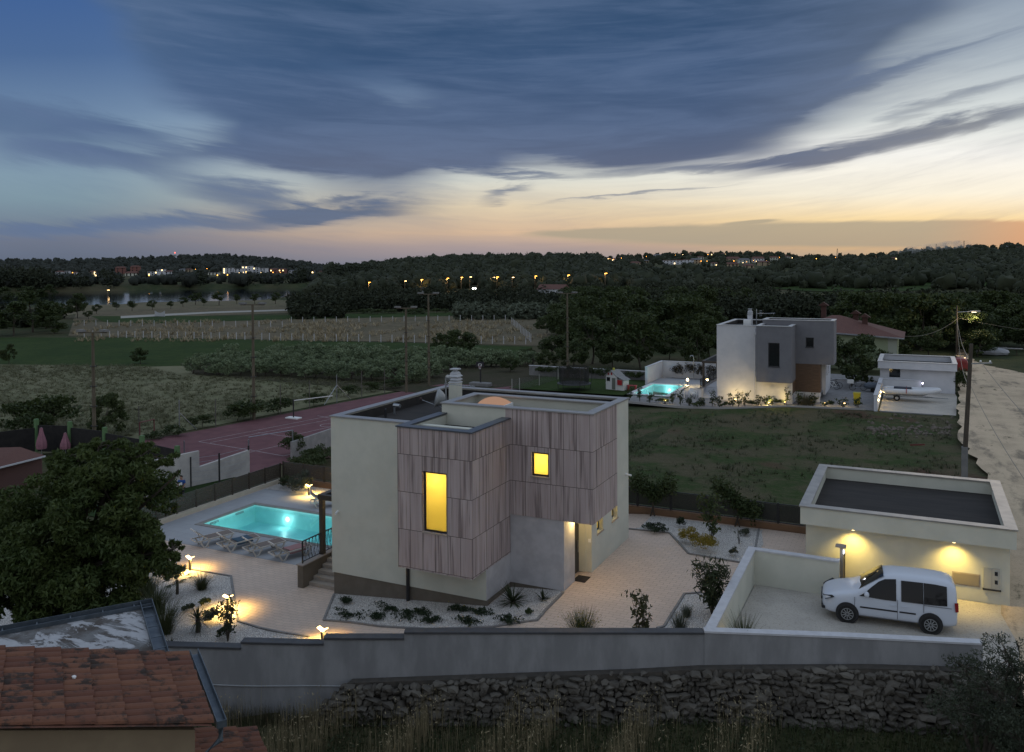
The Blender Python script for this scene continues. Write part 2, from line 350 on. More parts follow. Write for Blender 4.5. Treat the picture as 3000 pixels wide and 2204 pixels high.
# one polar ground sheet reaching the horizon
rad = np.concatenate([[0], np.geomspace(10, 160, 90), np.geomspace(166, 2200, 120), np.geomspace(2300, 9000, 14)])
azs = np.radians(np.concatenate([np.linspace(-42, 42, 180), np.linspace(46, 314, 68)]))-math.radians(25.741)
A, Rr = np.meshgrid(azs, rad)
gx = CAMP[0]+Rr*np.sin(A); gy = CAMP[1]+Rr*np.cos(A); gz = zt(gx, gy)
V = np.stack([gx, gy, gz], -1).reshape(-1, 3); nA = len(azs); F = []
for i in range(len(rad)-1):
    for k in range(nA): F.append((i*nA+k, (i+1)*nA+k, (i+1)*nA+(k+1) % nA, i*nA+(k+1) % nA))
F = np.array(F)
def _noyard(F, V):                      # leave the ground open where the swimming pool is dug
    c = V[F].mean(1); return F
o = npmesh('ground', V, F, GM, smooth=True); tag(o, kind='structure')
def sheet(name, pts, mat, dz=.02, kind='structure', res=None, follow=True, z=None, **kw):
    """a surface patch lying dz above the terrain (world x,y points)"""
    bm = bmesh.new(); vs = [bm.verts.new((p[0], p[1], 0)) for p in pts]; bm.faces.new(vs)
    if follow:
        res = res or 4.
        xs = [p[0] for p in pts]; ys = [p[1] for p in pts]
        for k in range(1, int((max(xs)-min(xs))/res)+1): bmesh.ops.bisect_plane(bm, geom=bm.verts[:]+bm.edges[:]+bm.faces[:], plane_co=(min(xs)+k*res, 0, 0), plane_no=(1, 0, 0))
        for k in range(1, int((max(ys)-min(ys))/res)+1): bmesh.ops.bisect_plane(bm, geom=bm.verts[:]+bm.edges[:]+bm.faces[:], plane_co=(0, min(ys)+k*res, 0), plane_no=(0, 1, 0))
    for v in bm.verts: v.co.z = (float(zt(v.co.x, v.co.y))+dz) if z is None else (z(v.co.x, v.co.y) if callable(z) else z)
    bmesh.ops.recalc_face_normals(bm, faces=bm.faces)
    if sum(f.normal.z for f in bm.faces) < 0: bmesh.ops.reverse_faces(bm, faces=bm.faces)
    me = bpy.data.meshes.new(name); bm.to_mesh(me); bm.free(); me.materials.append(mat)
    o = bpy.data.objects.new(name, me); COL.objects.link(o); tag(o, kind=kind, **kw); return o
def poly(*pts): return [PT(*D2(*p)) for p in pts]
# lake
wm = bpy.data.materials.new('lake_water'); wm.use_nodes = True; b = wm.node_tree.nodes['Principled BSDF']
b.inputs['Base Color'].default_value = (.008, .012, .016, 1); b.inputs['Roughness'].default_value = .07; b.inputs['Specular IOR Level'].default_value = .55
n = NT(wm.node_tree); bp = n.new('ShaderNodeBump'); bp.inputs['Strength'].default_value = .12; bp.inputs['Distance'].default_value = .3
n.put(bp.inputs['Height'], n.noise(n.vm('MULTIPLY', n.new('ShaderNodeNewGeometry').outputs['Position'], (.3, .3, .3)), 1., 3.)); n.put(b.inputs['Normal'], bp.outputs[0])
def far_pt(xd, dep, z): l = (xd-1124.5)/1850*dep; return CAMP+FW*0+np.array([FW[0]*dep+RT[0]*l, FW[1]*dep+RT[1]*l, z-CAMP[2]])
mb = MB(); q = [far_pt(a, d, -3.6) for a, d in ((-500, 280), (900, 280), (900, 700), (-500, 700))]
mb.add(q, [(0, 1, 2, 3)]); tag(mb.build('lake_water', wm), kind='structure')
# fields (overview pixel outlines on the terrain)
FG = fieldmat('green_crop', (.024, .046, .010), (.036, .058, .014), (.016, .03, .008), .1, .9)
FD = fieldmat('dry_grass_field', (.12, .10, .066), (.09, .08, .05), (.19, .155, .10), .12, .8)
FM = fieldmat('meadow', (.135, .14, .078), (.165, .16, .095), (.20, .19, .12), .07, 1.1, (1, 1.6, 1))
FO = fieldmat('olive_grove_soil', (.040, .040, .022), (.05, .045, .028), (.06, .05, .034), .15, 1.)
sheet('grass_field', poly((-60, 800), (420, 800), (640, 838), (960, 838), (960, 843), (750, 881), (465, 937), (290, 968), (130, 995), (-60, 1010)), FM, .04, res=9)
sheet('crop_field', poly((-60, 742), (300, 742), (900, 754), (1170, 762), (1130, 800), (560, 800), (330, 806), (-60, 800)), FG, .05, res=9)
sheet('grass_field', poly((160, 709), (620, 700), (1180, 690), (1230, 762), (900, 752), (480, 745), (150, 738)), FD, .05, res=9)
sheet('crop_field', poly((200, 695), (560, 694), (1230, 683), (1230, 690), (640, 702), (330, 711), (230, 708)), FG, .08, res=9)
sheet('grass_field', poly((170, 683), (720, 668), (1230, 655), (1235, 672), (760, 684), (420, 695), (160, 705)), FD, .06, res=9)
sheet('grass_field', poly((120, 668), (420, 660), (640, 660), (700, 676), (420, 681), (170, 690), (100, 700)), fieldmat('lake_meadow', (.15, .125, .08), (.12, .11, .065), (.085, .085, .05), .1, .8), .06, res=9)
sheet('crop_field', poly((1655, 612), (2260, 600), (2260, 622), (2000, 640), (1760, 640), (1640, 630)), FG, .3, res=20)
sheet('grass_field', poly((1990, 606), (2230, 598), (2240, 604), (2010, 614)), FD, .5, res=20)
sheet('path', poly((265, 695), (470, 685), (640, 680), (640, 683), (470, 688.5), (265, 700)), M('path_gravel', (.30, .28, .24)), .10, res=8)
sheet('grove_floor', poly((395, 800), (640, 790), (960, 800), (1240, 812), (1250, 836), (960, 868), (640, 842), (430, 824)), FO, .09, res=6)
# lot between the two houses, gravel road and yards
LOTM = fieldmat('rough_lot', (.026, .036, .016), (.05, .046, .03), (.045, .032, .022), .18, 1.6)
def lotmat():
    m = bpy.data.materials.new('rough_lot'); m.use_nodes = True; n = NT(m.node_tree); b = n.n['Principled BSDF']; b.inputs['Roughness'].default_value = .95; b.inputs['Specular IOR Level'].default_value = .1
    p = n.new('ShaderNodeNewGeometry').outputs['Position']
    a = n.noise(p, .16, 7., .68); c = n.noise(n.vm('MULTIPLY', p, (1, 1.8, 1)), 1.4, 7., .72); e = n.noise(p, 7., 5., .7)
    g = n.mix(n.ss(a, .40, .58), (.036, .060, .018), (.088, .078, .046)); g = n.mix(n.ss(n.noise(p, .11, 5.), .56, .68), g, (.088, .050, .036))
    g = n.mix(n.ss(c, .48, .66), g, n.mix(.55, g, (.11, .095, .06))); g = n.mix(n.ss(e, .5, .68), g, n.mix(.6, g, (.012, .016, .008)))
    n.put(b.inputs['Base Color'], g); bp = n.new('ShaderNodeBump'); bp.inputs['Strength'].default_value = 1.; bp.inputs['Distance'].default_value = .12; n.put(bp.inputs['Height'], n.m('ADD', c, n.m('MULTIPLY', e, .5))); n.put(b.inputs['Normal'], bp.outputs[0]); return m
sheet('rough_lot', [(-24, 12.2), (15.5, 12.2), (15.8, 26), (14.9, 52.8), (6.5, 53.4), (-.5, 52.4), (-6, 48.3), (-15, 47.6), (-24, 46)], lotmat(), .03, res=3)
def gravelmat(name, c1, c2, c3, track=False):
    m = bpy.data.materials.new(name); m.use_nodes = True; n = NT(m.node_tree); b = n.n['Principled BSDF']; b.inputs['Roughness'].default_value = .95; b.inputs['Specular IOR Level'].default_value = .1
    p = n.new('ShaderNodeNewGeometry').outputs['Position']
    a = n.noise(p, .35, 6., .65); e = n.noise(p, 14., 4., .7); g = n.mix(n.ss(a, .38, .64), c1, c2); g = n.mix(n.ss(e, .5, .75), g, c3)
    g = n.mix(n.ss(n.noise(p, 2.3, 5., .7), .56, .76), g, n.mix(.5, g, c3))
    if track:
        x, y, z = n.sep(p); c = n.m('ADD', x, n.m('MULTIPLY', n.m('SUBTRACT', n.noise(n.comb(0., n.m('MULTIPLY', y, .06)), 1., 2.), .5), 3.)); rut = n.m('ADD', n.ss(n.m('ABSOLUTE', n.m('SUBTRACT', c, 16.3)), .55, .1), n.ss(n.m('ABSOLUTE', n.m('SUBTRACT', c, 18.2)), .55, .1))
        g = n.mix(n.m('MULTIPLY', rut, .6), g, (.54, .43, .30)); g = n.mix(n.m('MULTIPLY', n.ss(n.noise(n.vm('MULTIPLY', p, (.5, .16, 1)), 1., 6., .7), .52, .66), .75), g, (.17, .145, .11)); g = n.mix(n.ss(n.noise(n.vm('MULTIPLY', p, (.35, .12, 1)), 1.7, 6., .75), .60, .70), g, (.075, .075, .042))
    n.put(b.inputs['Base Color'], g); bp = n.new('ShaderNodeBump'); bp.inputs['Strength'].default_value = .7; bp.inputs['Distance'].default_value = .04; n.put(bp.inputs['Height'], e); n.put(b.inputs['Normal'], bp.outputs[0]); return m
RG = gravelmat('road_gravel', (.56, .44, .31), (.44, .35, .245), (.26, .21, .15), True); PGR = gravelmat('parking_gravel', (.45, .415, .365), (.37, .345, .305), (.24, .22, .195))  # warm lamp glow put into the road colour; parking gravel stays greyer
_rl = [(14.3, -3.5), (14.3, 13), (15.3, 22), (14.9, 30), (14.2, 40), (14.5, 52), (14.9, 60), (15.2, 70), *[tuple(P(u, v, -1.)[:2]) for u, v in ((2806, 1110), (2802, 1075), (2799, 1045), (2800, 1025))]]; _rr = [*[tuple(P(u, v, -1.)[:2]) for u, v in ((2822, 1022), (2836, 1040), (2858, 1058), (2885, 1071), (2940, 1083), (3010, 1098))], (30.5, 70), (26.5, 60), (22.6, 52), (20.2, 44), (19.4, 34), (19.8, 24), (19.4, 14), (20.5, 6), (21, -3)]
def _wob(L): return [(a[0]+(b[0]-a[0])*t+rng.uniform(-.28, .28), a[1]+(b[1]-a[1])*t) for a, b in zip(L[:-1], L[1:]) for t in np.linspace(0, 1, 7)[:-1]]+[L[-1]]
road = _wob(_rl)+_wob(_rr)
def yz(x, y=0): return min(0., max(-.96, -.96+.83*(x+10.9)/8.4))
sheet('gravel_road', road, RG, res=3, z=lambda x, y: .02 if y < 11 else max(float(zt(x, y))+.06, .02-.012*(y-11)))
# ------------------------------------------------------------------ the yard
def pavemat(name, c1, c2, c3, bw, bh, mort, rot=0., mc=(.24, .20, .165)):
    m = bpy.data.materials.new(name); m.use_nodes = True; n = NT(m.node_tree); b = n.n['Principled BSDF']; b.inputs['Roughness'].default_value = .7; b.inputs['Specular IOR Level'].default_value = .25
    p = n.new('ShaderNodeNewGeometry').outputs['Position']
    mp = n.new('ShaderNodeMapping'); n.put(mp.inputs[0], p); mp.inputs[2].default_value = (0, 0, rot)
    t = n.new('ShaderNodeTexBrick'); n.put(t.inputs[0], mp.outputs[0]); t.inputs['Color1'].default_value = (*c1, 1); t.inputs['Color2'].default_value = (*c2, 1); t.inputs['Mortar'].default_value = (*mc, 1)
    t.inputs['Scale'].default_value = 1.; t.inputs['Mortar Size'].default_value = mort; t.inputs['Brick Width'].default_value = bw; t.inputs['Row Height'].default_value = bh; t.inputs['Bias'].default_value = 0
    g = n.mix(n.ss(n.noise(p, .5, 5., .65), .35, .7), t.outputs[0], n.mix(.5, t.outputs[0], c3)); g = n.mix(n.ss(n.noise(p, 5., 4., .7), .5, .8), g, n.mix(.35, g, c3))
    n.put(b.inputs['Base Color'], g); return m
PAVE = pavemat('beige_paving', (.60, .475, .385), (.54, .425, .345), (.48, .38, .31), .42, .21, .007, R_(0))
DECK = pavemat('pool_deck_tiles', (.34, .35, .365), (.31, .32, .335), (.265, .275, .29), 1.2, .6, .006, 0, (.22, .21, .2))
def pebmat(name='white_pebbles', c=(.78, .74, .69), d=(.26, .24, .22), sc=26.):
    m = bpy.data.materials.new(name); m.use_nodes = True; n = NT(m.node_tree); b = n.n['Principled BSDF']; b.inputs['Roughness'].default_value = .8
    p = n.new('ShaderNodeNewGeometry').outputs['Position']; v = n.new('ShaderNodeTexVoronoi'); n.put(v.inputs['Vector'], p); v.inputs['Scale'].default_value = sc
    n2 = n.sep(v.outputs['Color'])[0]
    g = n.mix(n2, n.mix(.45, c, d), c); g = n.mix(n.ss(v.outputs['Distance'], .35, .62), g, d); g = n.mix(n.ss(n.noise(p, 9., 4., .7), .50, .72), g, n.mix(.5, g, d)); n.put(b.inputs['Base Color'], g)
    bp = n.new('ShaderNodeBump'); bp.inputs['Strength'].default_value = .7; bp.inputs['Distance'].default_value = .02; bp.invert = True; n.put(bp.inputs['Height'], n.m('ADD', v.outputs['Distance'], n.noise(p, 8., 3.))); n.put(b.inputs['Normal'], bp.outputs[0]); return m
PEB = pebmat()
def YP(u, v):
    z = -.5
    for _ in range(30): p = P(u, v, z); z = yz(p.x)
    return P(u, v, z)
ffy = lambda x: fwy(x) if x < 5.2 else -3.925+.346*(x-5.2)
wall_line = lambda x: -6.32+.4617*(x-0.)            # outer face of the front wall in plan, y(x)
def fwy(x): return wall_line(x) if x > -6.5 else wall_line(-6.5)+.40*(x+6.5)
def yard_sheet(name, pts, mat, dz, rx=1.2):
    return sheet(name, pts, mat, res=rx, z=lambda x, y: yz(x)+dz)
yard = [(-25.3, 11.2), (-25.3, fwy(-25)+.3)]+[(x, fwy(x)+.25) for x in (-16, -9, -6.5, 0, 5.2)]+[(5.3, 4.3), (7.25, 4.3), (7.25, 11.3)]
PX0, PX1, PY0, PY1 = -23.3, -14.6, 2.75, 6.75
def cut(o, x0, x1, y0, y1):
    bm = bmesh.new(); bm.from_mesh(o.data)
    for c, nn in (((x0, 0, 0), (1, 0, 0)), ((x1, 0, 0), (1, 0, 0)), ((0, y0, 0), (0, 1, 0)), ((0, y1, 0), (0, 1, 0))): bmesh.ops.bisect_plane(bm, geom=bm.verts[:]+bm.edges[:]+bm.faces[:], plane_co=c, plane_no=nn)
    rm = [f for f in bm.faces if x0 < f.calc_center_median().x < x1 and y0 < f.calc_center_median().y < y1]
    bmesh.ops.delete(bm, geom=rm, context='FACES'); bm.to_mesh(o.data); bm.free()
def hole(pts, name, mat, dz):            # the paved yard without the pool rectangle
    o = yard_sheet(name, pts, mat, dz); bm = bmesh.new(); bm.from_mesh(o.data)
    for c, nn in (((PX0, 0, 0), (1, 0, 0)), ((PX1, 0, 0), (1, 0, 0)), ((0, PY0, 0), (0, 1, 0)), ((0, PY1, 0), (0, 1, 0))):
        bmesh.ops.bisect_plane(bm, geom=bm.verts[:]+bm.edges[:]+bm.faces[:], plane_co=c, plane_no=nn)
    rm = [f for f in bm.faces if PX0 < f.calc_center_median().x < PX1 and PY0 < f.calc_center_median().y < PY1]
    bmesh.ops.delete(bm, geom=rm, context='FACES'); bm.to_mesh(o.data); bm.free(); return o
hole(yard, 'paving', PAVE, 0.)
hole([(-25.2, -.05), (-12.7, -.05), (-12.7, 11.2), (-25.2, 11.2)], 'pool_deck', DECK, .008)
sheet('parking_gravel', [(5.45, -4.1), (14.32, -.75), (14.32, 5.6), (8.6, 5.6), (8.6, 3.9), (5.45, 3.9)], PGR, z=.012, res=3)
def edging(name, pts, wd=.09, ht=.05, mat=None):
    mb = MB()
    for a, b in zip(pts[:-1], pts[1:]):
        k = max(1, int((b-a).length/1.)); 
        for i in range(k):
            p = a.lerp(b, i/k); q = a.lerp(b, (i+1)/k); mb.bar((p.x, p.y, yz(p.x)+ht/2), (q.x, q.y, yz(q.x)+ht/2), wd, ht+.02)
    return tag(mb.build(name, mat), kind='structure')
KM = M('grey_edging', (.17, .16, .155), (.22, .21, .2), 5)
def bed(name, border, rest):
    a = [YP(*p) for p in border]; yard_sheet(name, a+[Vector((x, y, 0)) for x, y in rest], PEB, .016, .8); edging('kerb', a, .09, .05, KM)
# gravel beds
bed('gravel_bed', [(430, 1640), (560, 1670), (677, 1690), (697, 1822), (760, 1842), (905, 1868)], [(-8.3, fwy(-8.3)+.35), (-12, fwy(-12)+.35), (-16, fwy(-16)+.35), (-25, fwy(-25)+.35), (-25, -2.4)])
bed('gravel_bed', [(979, 1743), (948.7, 1818.7), (1027, 1825.4), (1116.7, 1837.4), (1260, 1846), (1444, 1838.7), (1527, 1825.4), (1573, 1818.7), (1600, 1788), (1650, 1737)], [(-1.26, .1), (-3.55, .1), (-3.55, -2.04), (-10.8, -2.04)])
bed('gravel_bed', [(1842, 1551), (1962, 1563), (2018, 1624), (2172, 1650)], [(4.95, 6.1), (4.95, 9.), (4.6, 10.7), (4.6, 11.1), (-.9, 11.1), (-.9, 8.55)])
edging('kerb', [Vector((4.4, 11.1, 0)), Vector((4.95, 6.2, 0))], .09, .05, KM)
bed('gravel_bed', [(2055, 1738), (2022, 1741), (2005, 1742), (1945, 1838), (1925, 1843)], [(2.9, fwy(2.9)+.3), (5.1, fwy(5.1)+.35), (5.1, 2.)])
sheet('gravel_bed', [(-25.1, 9.6), (-19., 9.9), (-12.7, 10.3), (-12.7, 11.2), (-25.1, 11.2)], PEB, z=-.93)
# neighbour's lawn and sports court beyond the pool fence
LAWN = fieldmat('lawn', (.022, .042, .012), (.028, .050, .016), (.016, .03, .010), .5, 3.)
sheet('lawn', [(-26.2, 2), (-26.2, 11.6), (-29, 13), (-31.2, 11), (-31.2, 6.5), (-32.6, 2)], LAWN, .05, res=2)
CZ = -1.28
CM = M('court_surface', (.108, .040, .046), (.138, .055, .060), .8, rough=.85, det=6)
cpts = [P(u, v, CZ) for u, v in ((385, 1297), (620, 1255), (1000, 1180), (1290, 1126))]+[Vector((-24.5, 60, CZ)), Vector((-24.5, 30, CZ)), P(985, 1340, CZ), P(857, 1350, CZ), P(735, 1386, CZ), P(590, 1416, CZ), P(440, 1400, CZ), P(385, 1340, CZ)]
sheet('sports_court', cpts, CM, z=CZ, follow=False)
LM = M('court_line_paint', (.42, .38, .38), (.30, .25, .26), 3.)
mb = MB()
def cline(a, b, wd=.07):
    a = P(*a, CZ+.005); b = P(*b, CZ+.005); d = (b-a).normalized(); s = Vector((-d.y, d.x, 0))*wd/2; mb.add([a-s, b-s, b+s, a+s], [(0, 1, 2, 3)])
for a, b in (((582, 1294), (1160, 1181)), ((616, 1297), (1160, 1192)), ((755, 1267), (918, 1290)), ((582, 1294), (735, 1319)), ((735, 1319), (830, 1336)), ((830, 1336), (975, 1305)), ((860, 1275), (1100, 1222)), ((930, 1150+150/2.203), (1000, 1232)), ((690, 1335), (980, 1268))): cline(a, b)
for (cu, cv, ru) in ((965, 1246, 26), (1275, 1158, 60)):
    c = P(cu, cv, CZ); rr = ru/FPX*depth(c); ring = [Vector((c.x+rr*math.cos(a), c.y+rr*math.sin(a), CZ+.005)) for a in np.linspace(0, 2*math.pi, 33)]
    for a, b in zip(ring[:-1], ring[1:]):
        d = (b-a).normalized(); s = Vector((-d.y, d.x, 0))*.035; mb.add([a-s, b-s, b+s, a+s], [(0, 1, 2, 3)])
tag(mb.build('court_markings', LM), kind='structure')
# ------------------------------------------------------------------ building materials
PLAS = M('cream_plaster', (.50, .50, .43), (.545, .54, .465), 1.2, rough=.9, bump=.15, bscale=60)
PLAS2 = M('white_plaster', (.49, .50, .53), (.54, .545, .57), 1.2, rough=.9, bump=.12, bscale=60)
PLIN = M('taupe_plinth', (.125, .105, .083), (.145, .122, .098), 2, rough=.9, bump=.15, bscale=50)
GREYP = M('grey_stucco', (.37, .355, .36), (.44, .425, .43), 1.6, rough=.85, bump=.1, bscale=30, det=6)
DKGREY = M('dark_grey_render', (.15, .15, .165), (.165, .165, .18), 1.5, rough=.9, bump=.1, bscale=60)
CAPM = M('sheet_metal_cap', (.40, .39, .38), (.34, .335, .34), 2.5, rough=.42, metal=.75, bump=.06, bscale=3)
CAPD = M('dark_sheet_metal', (.10, .11, .13), (.12, .13, .15), 2.5, rough=.38, metal=.6)
CAPW = M('white_sheet_metal', (.55, .55, .55), (.5, .5, .5), 2.5, rough=.4, metal=.4)
MEMB = M('roof_membrane', (.020, .018, .017), (.030, .026, .024), .9, rough=.9, det=6, stretch=(.5, 3, 1))
FRM = M('anthracite_frame', (.022, .022, .024), rough=.4)
SILL = M('window_sill_stone', (.30, .26, .23), rough=.6)
BLK = M('black_metal', (.02, .02, .022), rough=.45)
BRZ = M('bronze_metal', (.065, .052, .040), rough=.5, metal=.3)
WHT = M('white_plastic', (.75, .75, .74), rough=.4)
STEEL = M('galvanised_steel', (.36, .38, .40), (.28, .30, .33), 4, rough=.35, metal=.8)
CONC = M('concrete', (.20, .195, .19), (.15, .15, .15), 2., rough=.9, det=6)
def woodmat():
    m = bpy.data.materials.new('wood_look_panels'); m.use_nodes = True; n = NT(m.node_tree); b = n.n['Principled BSDF']; b.inputs['Roughness'].default_value = .75; b.inputs['Specular IOR Level'].default_value = .2
    x, y, z = n.sep(n.new('ShaderNodeTexCoord').outputs['Object'])
    h = n.m('ADD', n.m('ADD', x, y), 10.06); cu = n.m('DIVIDE', h, .552); ru = n.m('DIVIDE', n.m('SUBTRACT', z, 1.25), 1.452)
    cf = n.m('FLOOR', cu); rf = n.m('FLOOR', ru)
    wn = n.new('ShaderNodeTexWhiteNoise', noise_dimensions='2D'); n.put(wn.inputs['Vector'], n.comb(cf, rf)); rnd = wn.outputs['Value']
    def streak(sx, sz, det, seed): return n.noise(n.comb(n.m('ADD', n.m('MULTIPLY', h, sx), n.m('MULTIPLY', rnd, 37.)), n.m('MULTIPLY', z, sz), seed), 1., det, .6, .22)
    s1 = streak(7., .24, 3., 0.); s2 = streak(24., .4, 3., 4.); s3 = streak(3., .3, 2., 9.)
    lt = n.mix(n.ss(s3, .35, .65), (.385, .315, .305), (.45, .38, .365)); lt = n.mix(n.m('MULTIPLY', rnd, .35), lt, (.30, .245, .228))
    c = n.mix(n.m('MULTIPLY', n.ss(s1, .48, .68), .85), lt, (.155, .118, .112)); c = n.mix(n.m('MULTIPLY', n.ss(s2, .55, .75), .45), c, (.14, .105, .098))
    j1 = n.m('LESS_THAN', n.m('FRACT', cu), .030); j2 = n.m('LESS_THAN', n.m('FRACT', ru), .014)
    c = n.mix(n.m('MAXIMUM', j1, j2), c, (.075, .06, .053)); n.put(b.inputs['Base Color'], c); return m
WOOD = woodmat()
def hwood():
    return M('brown_wood_boards', (.075, .045, .027), (.115, .07, .042), 2.5, rough=.6, stretch=(.6, .6, 9), det=5)
def panel_front(mb, x0, x1, z0, z1, y, th, holes):          # wall slab in the xz plane with rectangular openings
    xs = sorted({x0, x1, *[v for h in holes for v in h[:2]]}); zs = sorted({z0, z1, *[v for h in holes for v in h[2:]]})
    for a, b in zip(xs[:-1], xs[1:]):
        for c, d in zip(zs[:-1], zs[1:]):
            if any(h[0] <= a and b <= h[1] and h[2] <= c and d <= h[3] for h in holes): continue
            mb.box(a, b, y, y+th, c, d)
    return mb
def panel_side(mb, y0, y1, z0, z1, x, th, holes):
    ys = sorted({y0, y1, *[v for h in holes for v in h[:2]]}); zs = sorted({z0, z1, *[v for h in holes for v in h[2:]]})
    for a, b in zip(ys[:-1], ys[1:]):
        for c, d in zip(zs[:-1], zs[1:]):
            if any(h[0] <= a and b <= h[1] and h[2] <= c and d <= h[3] for h in holes): continue
            mb.box(x, x+th, a, b, c, d)
    return mb
def weld(mb):
    bm = bmesh.new(); vs = [bm.verts.new(v) for v in mb.v]
    for f in mb.f: bm.faces.new([vs[i] for i in f])
    bmesh.ops.remove_doubles(bm, verts=bm.verts, dist=1e-5)
    seen = {}; kill = []
    for f in bm.faces:
        k = tuple(sorted(v.index for v in f.verts))
    bm.verts.index_update()
    for f in bm.faces:
        k = tuple(sorted(v.index for v in f.verts)); seen.setdefault(k, []).append(f)
    for k, l in seen.items():
        if len(l) > 1: kill += l
    bmesh.ops.delete(bm, geom=kill, context='FACES'); bm.verts.index_update()
    r = MB(); r.v = [tuple(v.co) for v in bm.verts]; r.f = [tuple(v.index for v in f.verts) for f in bm.faces]; bm.free(); return r
def capring(x0, x1, y0, y1, zt_, w, th=.05, open_back=False, o=.05):
    mb = MB(); X0, X1, Y0, Y1 = x0-o, x1+o, y0-o, y1+(0 if open_back else o); a, b, c = X0+w, X1-w, Y0+w; d = Y1-w
    z0 = zt_-th
    mb.prism([(X0, Y0), (X1, Y0), (b, c), (a, c)], z0, zt_)
    if open_back:
        mb.prism([(X0, Y0+.002), (a, c+.002), (a, Y1), (X0, Y1)], z0, zt_+.001); mb.prism([(X1, Y0+.002), (X1, Y1), (b, Y1), (b, c+.002)], z0, zt_+.001)
    else:
        mb.prism([(X0, Y1), (a, d), (b, d), (X1, Y1)], z0, zt_); mb.prism([(X0, Y0+.004), (a, c+.004), (a, d-.004), (X0, Y1-.004)], z0, zt_+.001); mb.prism([(X1, Y0+.004), (X1, Y1-.004), (b, d-.004), (b, c+.004)], z0, zt_+.001)
    return mb
BLIND = bpy.data.materials.new('lit_blind'); BLIND.use_nodes = True; n = NT(BLIND.node_tree); n.n.clear()
t = n.new('ShaderNodeBsdfTranslucent'); t.inputs[0].default_value = (.95, .88, .50, 1); o_ = n.new('ShaderNodeOutputMaterial'); gl = n.new('ShaderNodeBsdfGlossy'); gl.inputs['Roughness'].default_value = .05; gl.inputs[0].default_value = (1, 1, 1, 1)
mx = n.new('ShaderNodeMixShader'); mx.inputs[0].default_value = .04; n.l.new(t.outputs[0], mx.inputs[1]); n.l.new(gl.outputs[0], mx.inputs[2]); n.l.new(mx.outputs[0], o_.inputs[0])
DKGL = M('dark_glass', (.012, .014, .016), rough=.08, spec=.6)
ROOMW = M('lit_room_paint', (.85, .80, .62), rough=.9); WINC = (1., .80, .40)
WARM = (1., .70, .27)
def window_front(par, x0, x1, z0, z1, y, lit, power, recess=.12):
    fr = MB(); f = .07; yy = y+recess
    fr.box(x0, x0+f, yy-.03, yy+.05, z0, z1).box(x1-f, x1, yy-.03, yy+.05, z0, z1).box(x0+f, x1-f, yy-.03, yy+.05, z0, z0+f).box(x0+f, x1-f, yy-.03, yy+.05, z1-f, z1)
    w_ = fr.build('window', FRM, par, True)
    MB().box(x0+f, x1-f, yy, yy+.015, z0+f, z1-f).build('pane', BLIND if lit else DKGL, w_, True)
    MB().box(x0-.04, x1+.04, y-.05, yy-.03, z0-.05, z0-.002).build('sill', SILL if lit else BLK, w_, True)
    if lit:
        d = .7; rm = MB(); rm.add([(x0, yy+.06, z0), (x1, yy+.06, z0), (x1, yy+.06, z1), (x0, yy+.06, z1), (x0, yy+d, z0), (x1, yy+d, z0), (x1, yy+d, z1), (x0, yy+d, z1)], [(0, 1, 5, 4), (1, 2, 6, 5), (2, 3, 7, 6), (3, 0, 4, 7), (4, 5, 6, 7)])
        rm.build('room_lining', ROOMW, w_, True)
        l = light('POINT', (0, 0, 0), power, WINC, None, .12); l.parent = par; l.location = ((x0+x1)/2, yy+.36, z1-.25)
def window_side(par, y0, y1, z0, z1, x, lit, power):
    fr = MB(); f = .06; xx = x-.22
    fr.box(xx-.05, xx+.03, y0, y0+f, z0, z1).box(xx-.05, xx+.03, y1-f, y1, z0, z1).box(xx-.05, xx+.03, y0+f, y1-f, z0, z0+f).box(xx-.05, xx+.03, y0+f, y1-f, z1-f, z1)
    w_ = fr.build('window', FRM, par, True); MB().box(xx-.02, xx-.005, y0+f, y1-f, z0+f, z1-f).build('pane', BLIND if lit else DKGL, w_, True)
    MB().box(xx+.03, x+.05, y0-.04, y1+.04, z0-.05, z0-.002).build('sill', SILL, w_, True)
    if lit:
        rm = MB(); a, b = xx-.06, xx-.6; rm.add([(a, y0, z0), (a, y1, z0), (a, y1, z1), (a, y0, z1), (b, y0, z0), (b, y1, z0), (b, y1, z1), (b, y0, z1)], [(0, 1, 5, 4), (1, 2, 6, 5), (2, 3, 7, 6), (3, 0, 4, 7), (4, 5, 6, 7)])
        rm.build('room_lining', ROOMW, w_, True)
        l = light('POINT', (0, 0, 0), power, WINC, None, .1); l.parent = par; l.location = (xx-.33, (y0+y1)/2, z1-.2)
